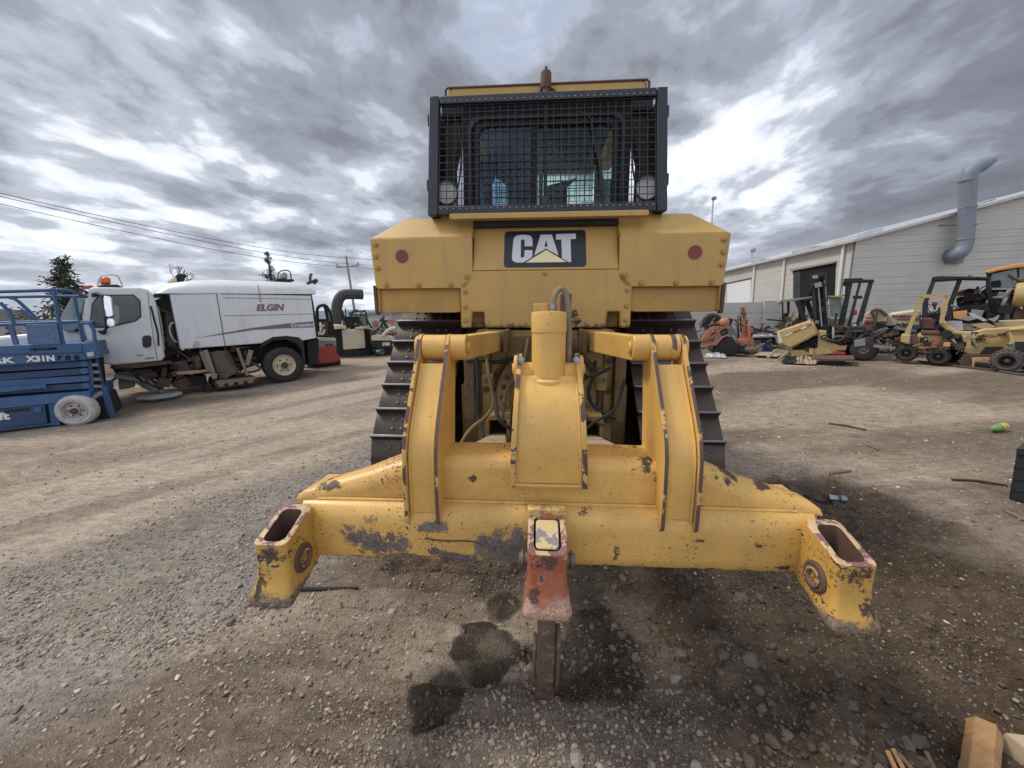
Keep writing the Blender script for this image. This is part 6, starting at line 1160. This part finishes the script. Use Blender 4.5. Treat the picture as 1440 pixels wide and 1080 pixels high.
t.pr('second_mast_head', M['blk2'], [(905, 165), (925, 155), (1100, 150), (1108, 165), (1222, 165), (1215, 195), (915, 200)], .85, 1.25, bevel=.01); t.pr('mast_cross_piece', M['blk2'], [(1000, 330), (1100, 330), (1100, 362), (1000, 362)], .9, 1.0); t.pr('mast_side_plate', M['blk2'], [(900, 190), (980, 180), (930, 330), (895, 330)], .9, 1.1); t.pr('mast_lamp', M['white'], [(905, 235), (925, 235), (920, 320), (900, 320)], .8, .88)
t.clutter(790, 1200, 650, 820, .0, .35, 26, ['blk2', 'greyp', 'brown', 'blk', 'greyp'], 41, .16); t.clutter(400, 650, 790, 930, .1, .4, 14, ['blk2', 'brown', 'rust'], 42, .12); t.clutter(590, 760, 200, 640, .1, .2, 12, ['blk2', 'greyp'], 43, .10)
t.wheel(1115, 880, 112, .0, .38, rim='greyp', hub=.34); t.wheel(1000, 880, 105, 1.1, .38, rim='greyp', hub=.34)
# pallet plate on ground
t = Th(frame_at(1172, 513, 0), cK, 'steel_plate', 'low rusty steel plate on a dark trough before the forklift', 'plate')
t.pr('plate_top', M['rust'], [(575, 965), (700, 972), (1020, 972), (1020, 994), (680, 990)], .0, .9); t.pr('trough', M['blk2'], [(685, 992), (930, 992), (880, 1030), (715, 1030)], .1, .7)
# second forklift behind
t = Th(frame_at(1120, 500, 0), cK, 'caged_forklift', 'old forklift with an open black overhead guard behind the yellow tank', 'forklift')
t.fr = frame_at(1120, 497, 0); t.o.matrix_world = t.fr.mw
t.pr('overhead_guard', M['greyp'], [(245, 408), (272, 372), (585, 338), (592, 352), (440, 382), (275, 398), (252, 425)], 0, 1.1, bevel=.01)
t.pr('guard_post', M['blk2'], [(284, 395), (300, 395), (300, 660), (284, 660)], 0, .1); t.pr('guard_post', M['blk2'], [(336, 385), (364, 385), (360, 650), (340, 650)], .2, .35); t.pr('dash_panel', M['blk2'], [(284, 510), (360, 510), (362, 610), (284, 610)], .2, .5)
t.bars('guard_brace', M['blk2'], [[(440, 382, 0), (525, 600, 0)], [(515, 375, .1), (430, 620, .1)], [(535, 380, .3), (615, 590, .3)], [(490, 370, .5), (500, 600, .5)]], .13)
t.pr('seat_box', M['cream'], [(370, 590), (430, 570), (440, 640), (370, 650)], .2, .9, bevel=.03); t.pr('body', M['blk2'], [(280, 640), (640, 640), (640, 760), (280, 760)], .1, 1.1, bevel=.02); t.wheel(330, 790, 60, 0, .2, rim='greyp'); t.clutter(280, 620, 560, 760, -.1, .3, 22, ['blk2', 'greyp', 'brown', 'cream', 'rust'], 44, .16)
# loader cab
t = Th(frame_at(1175, 494, 0), cK, 'loader', 'cream loader whose glazed cab shows between the forklift masts', 'loader')
t.pr('cab', M['cream'], [(755, 335), (905, 335), (960, 570), (960, 700), (760, 700)], 0, 1.2, bevel=.02); t.pr('cab_window', M['wind2'], [(764, 362), (890, 366), (905, 552), (768, 558)], -.02, .0); t.bars('window_bar', M['cream'], [[(755, 560, -.03), (955, 555, -.03)], [(885, 345, -.03), (935, 560, -.03)]], .06)
t.pr('cab_roof', M['yel2'], [(750, 330), (905, 328), (905, 346), (752, 348)], -.1, 1.3); t.pr('tail_lamp', M['redp'], [(1005, 480), (1045, 470), (1050, 520), (1010, 530)], .3, .5, bevel=.02); t.pr('rear_body', M['cream'], [(960, 590), (1100, 590), (1100, 700), (960, 700)], .2, 1.2, bevel=.03)
t.wheel(870, 740, 70, .1, .3, rim='cream'); t.wheel(1060, 740, 70, .1, .3, rim='cream')
# tan bucket
t = Th(frame_at(1235, 500, 0), cK, 'loader_bucket', 'pale tan curved loader bucket lying beside the cream roller', 'bucket')
t.pr('bucket_side', M['cream'], [(1120, 525), (1180, 485), (1230, 470), (1290, 480), (1352, 535), (1340, 600), (1260, 580), (1200, 545), (1130, 560)], .4, 1.4, bevel=.02); t.pr('bucket_lip', M['rust'], [(1178, 485), (1228, 462), (1292, 472), (1358, 530), (1350, 540), (1288, 486), (1230, 474)], .3, 1.5)
t.pr('bucket_floor', M['org'], [(1120, 570), (1220, 560), (1230, 630), (1110, 630)], .3, 1.2, bevel=.02); t.bars('bucket_rib', M['brown'], [[(1190, 490, .3), (1240, 600, .3)], [(1130, 600, .3), (1340, 600, .3)]], .06); t.pr('bucket_stand', M['brown'], [(1110, 630), (1340, 620), (1340, 760), (1110, 760)], .5, 1.3)
# cream soil roller
t = Th(frame_at(1270, 500, 0), cA, 'soil_roller', 'cream soil roller with dark maker lettering on its hood', 'roller')
hd = t.pr('hood', M['cream'], [(18, 208), (68, 82), (240, 58), (392, 42), (400, 205), (360, 208)], .9, 2.3, bevel=.04)
label_text(t, 'INGERSOLL-RAND', 104, 118, 22, M['black'], .88, bold=.04, sx=1.12, ang=.0, par=hd); t.pr('hood_stripe', M['redp'], [(145, 130), (380, 130), (380, 142), (150, 144)], .885, .898, hd)
t.pr('lower_body', M['blk2'], [(20, 210), (400, 208), (400, 420), (60, 420)], 1.0, 2.2); t.wheel(205, 310, 125, .6, .5, rim='brown', hub=.5, lug=True); t.clutter(20, 380, 230, 470, .4, 1.0, 26, ['blk2', 'brown', 'rust', 'greyp', 'greyp', 'hose'], 63, .14)
# machine with black roll-over frame
t = Th(frame_at(1300, 503, 0), c6, 'black_frame_tractor', 'tractor with a tall black roll-over frame behind the trenchers', 'tractor')
t.fr = frame_at(1300, 500, 0); t.o.matrix_world = t.fr.mw
t.pr('frame_post', M['blk'], [(575, 205), (618, 205), (545, 400), (535, 560), (485, 560), (490, 430)], .0, .12, bevel=.01); t.pr('frame_post', M['blk2'], [(800, 215), (850, 205), (770, 420), (745, 600), (700, 600), (720, 420)], .0, .12, bevel=.01); t.pr('frame_post', M['blk'], [(1060, 195), (1095, 195), (1095, 310), (1060, 310)], .8, .92)
t.pr('canopy', M['blk2'], [(570, 212), (580, 186), (660, 178), (1000, 184), (1110, 194), (1110, 210), (860, 206), (620, 222)], -.05, 1.2, bevel=.02); t.pr('canopy_light', M['greyp'], [(895, 180), (900, 162), (935, 158), (938, 178)], .3, .5, bevel=.02)
t.pr('console', M['blk2'], [(485, 520), (660, 520), (660, 590), (485, 590)], .1, 1.0, bevel=.02); t.pr('console_top', M['lgrey'], [(500, 480), (660, 475), (660, 515), (500, 515)], .3, 1.0, bevel=.03)
t.pr('body', M['blk2'], [(480, 580), (900, 440), (1000, 440), (1060, 600), (1060, 760), (480, 760)], .2, 1.0); t.bars('gauge_stalk', M['brown'], [[(598, 430, .2), (600, 480, .2)]], .05); p_ = t.p3(598, 430, .2); MB().ball(p_, .06, 10).build('red_knob', M['redp'], t.o, smooth=60)
t.wheel(560, 760, 90, .2, .3, rim='blk2'); t.clutter(490, 1000, 480, 700, .0, .4, 22, ['blk2', 'blk', 'greyp', 'brown', 'blue2'], 64, .14)
# trencher
M['cover'] = M['seat']
t = Th(frame_at(1325, 515, 0), c6, 'ride_on_trencher', 'faded yellow ride-on trencher with a cracked maroon seat and scrap sheets on top', 'trencher')
t.bars('roll_frame', M['yel2'], [[(484, 362, .1), (355, 692, .1)], [(704, 352, .1), (660, 600, .1)], [(470, 362, .1), (722, 350, .1)]], .075)
t.clutter(440, 730, 720, 840, .0, .12, 16, ['yel2', 'brown', 'rust', 'blk2', 'org'], 51, .09); t.clutter(740, 850, 710, 840, .05, .2, 10, ['blk2', 'greyp', 'brown'], 52, .09); t.clutter(860, 1260, 690, 860, .05, .12, 10, ['yel2', 'brown', 'greyp'], 53, .08); t.clutter(150, 300, 700, 880, .0, .5, 14, ['brown', 'rust', 'greyp', 'greyp'], 54, .12)
t.pr('seat_back', M['cover'], [(470, 655), (474, 570), (490, 556), (560, 556), (592, 575), (606, 660)], .15, .6, bevel=.04); t.pr('seat_cushion', M['cover'], [(470, 665), (630, 668), (662, 690), (650, 712), (480, 704)], .05, .65, bevel=.04)
t.pr('side_box', M['yel2'], [(300, 702), (382, 705), (378, 788), (292, 768)], -.05, .4, bevel=.02); t.pr('side_box', M['rust'], [(382, 712), (440, 712), (440, 790), (378, 788)], .0, .5)
t.pr('floor_body', M['yel2'], [(440, 704), (655, 704), (720, 740), (735, 840), (600, 812), (480, 840), (438, 828)], .1, 1.0, bevel=.02); t.pr('battery_opening', M['blk2'], [(468, 728), (540, 726), (542, 770), (468, 772)], .08, .1); t.pr('oil_stain_plate', M['org'], [(560, 740), (660, 735), (665, 790), (560, 800)], .085, .1)
t.pr('valve_cover', M['rust'], [(655, 740), (712, 738), (715, 765), (660, 770)], .05, .09)
t.pr('main_body', M['yel2'], [(645, 612), (690, 592), (760, 640), (800, 668), (930, 680), (1050, 650), (1290, 640), (1290, 860), (1210, 870), (1200, 820), (1060, 820), (1010, 880), (900, 880), (855, 860), (855, 760), (830, 705), (740, 700), (730, 690)], .1, 1.1, bevel=.025)
t.pr('engine_bay', M['blk2'], [(730, 700), (830, 702), (856, 760), (856, 845), (735, 840)], .14, 1.0); t.pr('dark_patch', M['brown'], [(925, 680), (985, 676), (990, 790), (925, 790)], .09, .1); t.pr('side_vent', M['brown'], [(1000, 738), (1052, 738), (1052, 765), (1000, 766)], .09, .1); t.pr('side_step', M['brown'], [(1160, 692), (1240, 690), (1240, 708), (1175, 710)], .07, .1); t.pr('paper_label', M['lgrey'], [(852, 712), (890, 710), (890, 728), (852, 730)], .085, .1)
p_ = t.p3(706, 698, .0); MB().cyl(p_, (p_[0], .1, p_[2]), .09, n=20).build('steering_hub', M['blk2'], t.o)
t.bars('engine_bit', M['lgrey'], [[(760, 740, .1), (800, 800, .1)], [(775, 810, .12), (790, 800, .12)]], .04); t.pr('lower_frame', M['rust'], [(850, 880), (1130, 880), (1130, 900), (850, 905)], .0, .9)
t.pr('digging_boom', M['brown'], [(835, 905), (925, 900), (940, 1000), (825, 985)], .0, .5, bevel=.02); t.pr('boom_support', M['yel2'], [(940, 910), (1120, 905), (1120, 945), (965, 945), (950, 1000), (930, 1000)], -.05, .3, bevel=.01); t.pr('wheel_arch', M['blk2'], [(1010, 870), (1060, 815), (1200, 810), (1220, 850), (1150, 880)], .05, .5)
t.wheel(345, 868, 72, .0, .30, rim='blk2', hub=.45, lug=True); t.wheel(632, 900, 74, .0, .34, rim='blk2', hub=.45, lug=True); t.wheel(740, 900, 66, .9, .3, rim='blk2', lug=True)
t = Th(t.fr, c6, 'scrap_sheets', 'crumpled grey sheets and cardboard heaped on the yellow trencher', 'scrap sheets')
for pg, mm, d0 in (([(720, 585), (845, 582), (855, 660), (770, 672)], 'lgrey', .2), ([(905, 610), (1070, 598), (1150, 632), (1035, 656)], 'dust', .3), ([(850, 600), (930, 610), (960, 665), (855, 665)], 'greyp', .35), ([(900, 510), (960, 520), (1075, 575), (1040, 585), (940, 545)], 'lgrey', .45), ([(760, 580), (1000, 556), (1180, 582), (1170, 600), (1000, 590), (860, 600)], 'blk2', .5), ([(765, 500), (890, 488), (892, 540), (770, 560)], 'org2', .6), ([(1080, 565), (1130, 560), (1178, 530), (1170, 560), (1130, 590)], 'greyp', .4), ([(790, 560), (900, 540), (1000, 556), (900, 580)], 'greyp', .3)):
    t.pr('loose_sheet', M[mm], pg, d0, d0+.25)
t.pr('long_board', M['dust'], [(1120, 590), (1500, 575), (1500, 630), (1160, 635)], .5, 1.2)
t = Th(frame_at(1415, 524, 0), c6, 'yellow_loader', 'yellow machine with a muddy lugged tyre, cut off by the picture edge', 'loader')
t.pr('body', M['yel2'], [(1262, 662), (1380, 648), (1600, 640), (1600, 880), (1250, 870), (1250, 800), (1275, 760)], .15, 1.1, bevel=.03); t.pr('radiator_opening', M['blk2'], [(1315, 768), (1600, 760), (1600, 850), (1318, 850)], .12, .15); t.pr('blue_label', M['blue'], [(1245, 788), (1300, 786), (1300, 805), (1246, 808)], .13, .15)
t.pr('body_lid', M['yel2'], [(1262, 655), (1385, 640), (1600, 630), (1600, 655), (1265, 668)], .1, 1.2, bevel=.01)
t.wheel(1245, 940, 98, -.1, .34, rim='blk2', hub=.5, lug=True, tyre='dtyre'); t.wheel(1480, 930, 100, .1, .34, rim='blk2', lug=True)
# excavator
t = Th(frame_at(1390, 508, 0), cB, 'orange_excavator', 'orange and black excavator with a glazed cab in front of the block workshop', 'excavator')
t.fr = frame_at(1390, 499, 0); t.o.matrix_world = t.fr.mw
t.pr('cab_roof', M['org2'], [(655, 285), (660, 255), (900, 190), (1200, 130), (1700, 90), (1700, 160), (1200, 200), (900, 250), (740, 292)], -.1, 1.5, bevel=.02)
cabx = t.pr('cab', M['blk'], [(680, 300), (740, 290), (1200, 196), (1700, 160), (1700, 560), (680, 600)], .1, 1.4, bevel=.02)
t.pr('cab_window', M['wind2'], [(745, 400), (790, 300), (1195, 215), (1210, 460), (1140, 535), (750, 545)], .07, .1, cabx); t.pr('cab_window', M['wind2'], [(1240, 215), (1320, 200), (1330, 540), (1250, 540)], .07, .1, cabx); t.pr('dash', M['blk2'], [(755, 430), (920, 405), (940, 470), (920, 530), (760, 530)], .05, .068, cabx)
t.pr('cab_sill', M['lgrey'], [(740, 545), (1160, 540), (1160, 565), (740, 572)], .05, .1, cabx)
t.pr('hood', M['org2'], [(165, 690), (200, 590), (300, 565), (560, 540), (552, 805), (405, 790), (400, 665)], .3, 1.4, bevel=.03); p_ = t.p3(388, 610, .28); MB().cyl(p_, (p_[0], .3, p_[2]), .10, n=20).build('round_emblem', M['blk2'], t.o)
t.bars('hood_mark', M['brown'], [[(195, 640, .29), (320, 620, .29)]], .04)
t.pr('body', M['blk2'], [(165, 700), (400, 665), (560, 800), (600, 590), (1150, 575), (1250, 700), (1200, 1120), (370, 1120), (200, 900)], .2, 1.5, bevel=.05); t.pr('fuel_box', M['blk'], [(640, 900), (720, 730), (850, 700), (1200, 760), (1220, 1080), (640, 1080)], -.05, .25, bevel=.05)
t.bars('silver_pipe', M['lgrey'], [[(690, 790, -.08), (730, 710, -.08), (800, 695, -.08), (960, 700, -.08)], [(860, 635, .1), (960, 640, .1)]], .06); t.pr('body_lamp', M['white'], [(600, 820), (625, 820), (620, 865), (596, 862)], .1, .2, bevel=.02)
mb = MB(); p_ = t.p3(1150, 660, -.3); q_ = t.p3(1700, 640, -.3); mb.cyl(p_, q_, .30, n=28); mb.build('tan_drum', M['yel2'], t.o, bevel=.05); t.bars('hose_bundle', M['brown'], [[(1240, 560, -.2), (1260, 450, -.1), (1300, 400, 0)], [(1200, 640, -.3), (1230, 540, -.3), (1400, 480, -.2)]], .09)
t.clutter(400, 1200, 600, 1080, -.1, .2, 30, ['blk2', 'blk', 'greyp', 'brown', 'greyp'], 61, .2); t.clutter(1200, 1320, 400, 1000, -.2, .2, 12, ['brown', 'yel2', 'blk2', 'rust'], 62, .2)
t.pr('upper_arm', M['yel2'], [(1180, 500), (1330, 440), (1700, 440), (1700, 560), (1250, 600)], -.1, .5, bevel=.03); t.pr('crawler', M['blk2'], [(300, 1120), (1700, 1120), (1700, 1500), (300, 1500)], .1, 1.5)
# ------------------------------------------------------------------ litter on the ground
def gpt(x, y, h=.012): P = ground(x, y); return Vector((P.x, P.y, float(height(np.array([P.x]), np.array([P.y]))[0])+h))
def stick(pts, r, mat, label, name='stick', cat='stick'):
    P = [gpt(*q) for q in pts]; o = MB().tube([p for p in P], [r, r*1.1, r*.9, r*.7][:max(2, len(P))] if len(P) < 4 else r, 7).build(name, M[mat], None); tag(o, label, cat); return o
M['wood'] = wear('weathered_stick', (.20, .145, .095), .85, dirt=.5)
stick([(412, 829), (450, 830), (503, 827)], .011, 'blk2', 'dark straight stick lying by the left ripper pocket')
stick([(1167, 668), (1196, 664)], .010, 'wood', 'pale short stick lying across the tip of a darker one'); stick([(1168, 669), (1179, 682)], .010, 'wood', 'stubby stick meeting the pale one at a corner')
stick([(1338, 677), (1372, 679), (1416, 685)], .010, 'brown', 'long thin dark rod pointing at the black case'); stick([(1165, 597), (1190, 600), (1218, 606)], .010, 'brown', 'dark twig on the open dirt beyond the right ripper wing')
stick([(1220, 628), (1235, 634)], .008, 'wood', 'tiny pale twig in the middle of the open dirt'); stick([(960, 505), (1020, 501), (1085, 507)], .012, 'dust', 'long pale lath lying before the broom attachment'); stick([(1290, 509), (1400, 523), (1500, 540)], .03, 'brown', 'long dark pipe lying before the trencher wheels')
stick([(1130, 697), (1150, 704), (1172, 710)], .006, 'blk2', 'thin black cable trailing by the crushed can', 'cable', 'cable')
t = empty('drink_can', 'small crushed silver can on the dirt beside the yellow wing', 'can', mw=Matrix.Translation(gpt(1177, 706, .03))); MB().lathe([(0, -.06), (.026, -.058), (.031, -.045), (.027, -.01), (.031, .02), (.031, .045), (.025, .058), (0, .06)], (0, 0, 0), (1, -.3, .05), 16).build('can_body', M['steel'], t); MB().lathe([(.0315, -.0), (.0318, .02)], (0, 0, 0), (1, -.3, .05), 16).build('can_print', M['blue2'], t)
t = empty('plastic_bottle', 'green plastic bottle with a yellow label lying on the dirt', 'bottle', mw=Matrix.Translation(gpt(1402, 608, .05)))
MB().lathe([(0, -.15), (.036, -.15), (.04, -.12), (.04, .06), (.022, .11), (.014, .13), (.014, .15), (0, .15)], (0, 0, 0), (-1, -.4, 0), 18).build('bottle_body', M['greenp'], t); MB().lathe([(.0412, -.13), (.0412, -.03)], (0, 0, 0), (-1, -.4, 0), 18).build('bottle_label', M['yel3'], t)
MB().lathe([(.0418, -.09), (.0418, -.07)], (0, 0, 0), (-1, -.4, 0), 18).build('label_band', M['org'], t)
XF = frame_at(1418, 704, -6); t = Th(XF, cI, 'black_case', 'black ribbed plastic case standing on the dirt at the picture edge', 'case')
t.pr('case_body', M['blk'], [(1418, 703), (1429, 637), (1520, 640), (1520, 730)], 0, .35, bevel=.012); t.pr('case_lid', M['blk'], [(1428, 640), (1430, 630), (1520, 632), (1520, 644)], -.01, .36, bevel=.006)
for yy_ in (655, 672, 688): t.pr('case_rib', M['blk2'], [(1426, yy_), (1520, yy_+6), (1520, yy_+9), (1425, yy_+3)], -.006, .0)
stick([(1415, 722), (1428, 728), (1436, 733), (1470, 738)], .012, 'wood', 'curved bark strip below the black case', 'bark_strip', 'bark')
# split logs in the near corner
def log_(name, label, A, B, w_, h_, mat, roll=0, seed=0):
    rg = random.Random(seed); A = Vector(A); B = Vector(B); d = (B-A).normalized(); r_ = d.cross(Vector((0, 0, 1))).normalized(); u_ = r_.cross(d); n = 10; rings = []
    prof_ = [(-.5, -.35), (-.1, -.5), (.5, -.4), (.48, .1), (.25, .5), (-.3, .38), (-.52, .05)]
    for i in range(n+1):
        C_ = A.lerp(B, i/n); rings.append([C_+r_*(x*w_*(1+rg.gauss(0, .03)))+u_*(y*h_*(1+rg.gauss(0, .05))) for x, y in prof_])
    o = MB().loft(rings).build(name, mat, None, bevel=.002, smooth=20); tag(o, label, 'firewood'); return o
M['wend'] = wear('split_wood', (.52, .30, .13), .7, dirt=.8, dirtcol=(.26, .13, .055), dscale=11, bmp=.7)
m_ = M['wend']; nt = m_.node_tree; b_ = nt.nodes['Principled BSDF']; co = objco(nt); wv_ = nd(nt, 'TexWave', {'wave_type': 'BANDS', 'bands_direction': 'Y'}, Vector=co, Scale=9.0, Distortion=9.0, Detail=3.0).outputs['Fac']
src = b_.inputs['Base Color'].links[0].from_socket; nt.links.new(mix(nt, mth(nt, 'MULTIPLY', wv_, .2), src, (.34, .18, .08)), b_.inputs['Base Color'])
M['wpale'] = wear('pale_sawn_wood', (.46, .37, .24), .75, dirt=.8, dirtcol=(.33, .24, .14), dscale=6, bmp=.5)
G1 = ground(1352, 1100); G2 = ground(1372, 1036)
log_('split_log', 'orange-toned split firewood log with a pointed end on the damp soil', (G1.x-.01, G1.y-.05, .05), (G2.x, G2.y-.02, .06), .085, .09, M['wend'], seed=1)
t_ = ground(1398, 1046); MB_ = MB(); A_ = Vector((t_.x+.02, t_.y, 0)); 
o = MB_.hexa([(A_.x, A_.y-.26, .0), (A_.x+.45, A_.y-.36, .0), (A_.x+.45, A_.y-.06, .0), (A_.x-.03, A_.y+.0, .0)], [(A_.x+.02, A_.y-.24, .075), (A_.x+.45, A_.y-.34, .08), (A_.x+.45, A_.y-.08, .085), (A_.x-.02, A_.y-.02, .08)]).build('wood_block', M['wpale'], None, bevel=.006); tag(o, 'pale sawn wood block lying right of the split log', 'firewood')
for k, (x0, y0_, x1, y1_) in enumerate(((1246, 1064, 1262, 1090), (1254, 1060, 1275, 1092), (1262, 1066, 1284, 1090), (1300, 1064, 1318, 1092))):
    o = MB().bar(gpt(x0, y0_, .02), gpt(x1, y1_, .01), .014, .008).build('wood_splinter', M['wend'] if k < 2 else M['wood'], None); tag(o, ('long bright wood splinter, leftmost by the log', 'bright wood splinter leaning over its neighbour', 'brown splinter beside two bright ones', 'short brown splinter nearest the split log')[k], 'splinter', 'wood splinters')
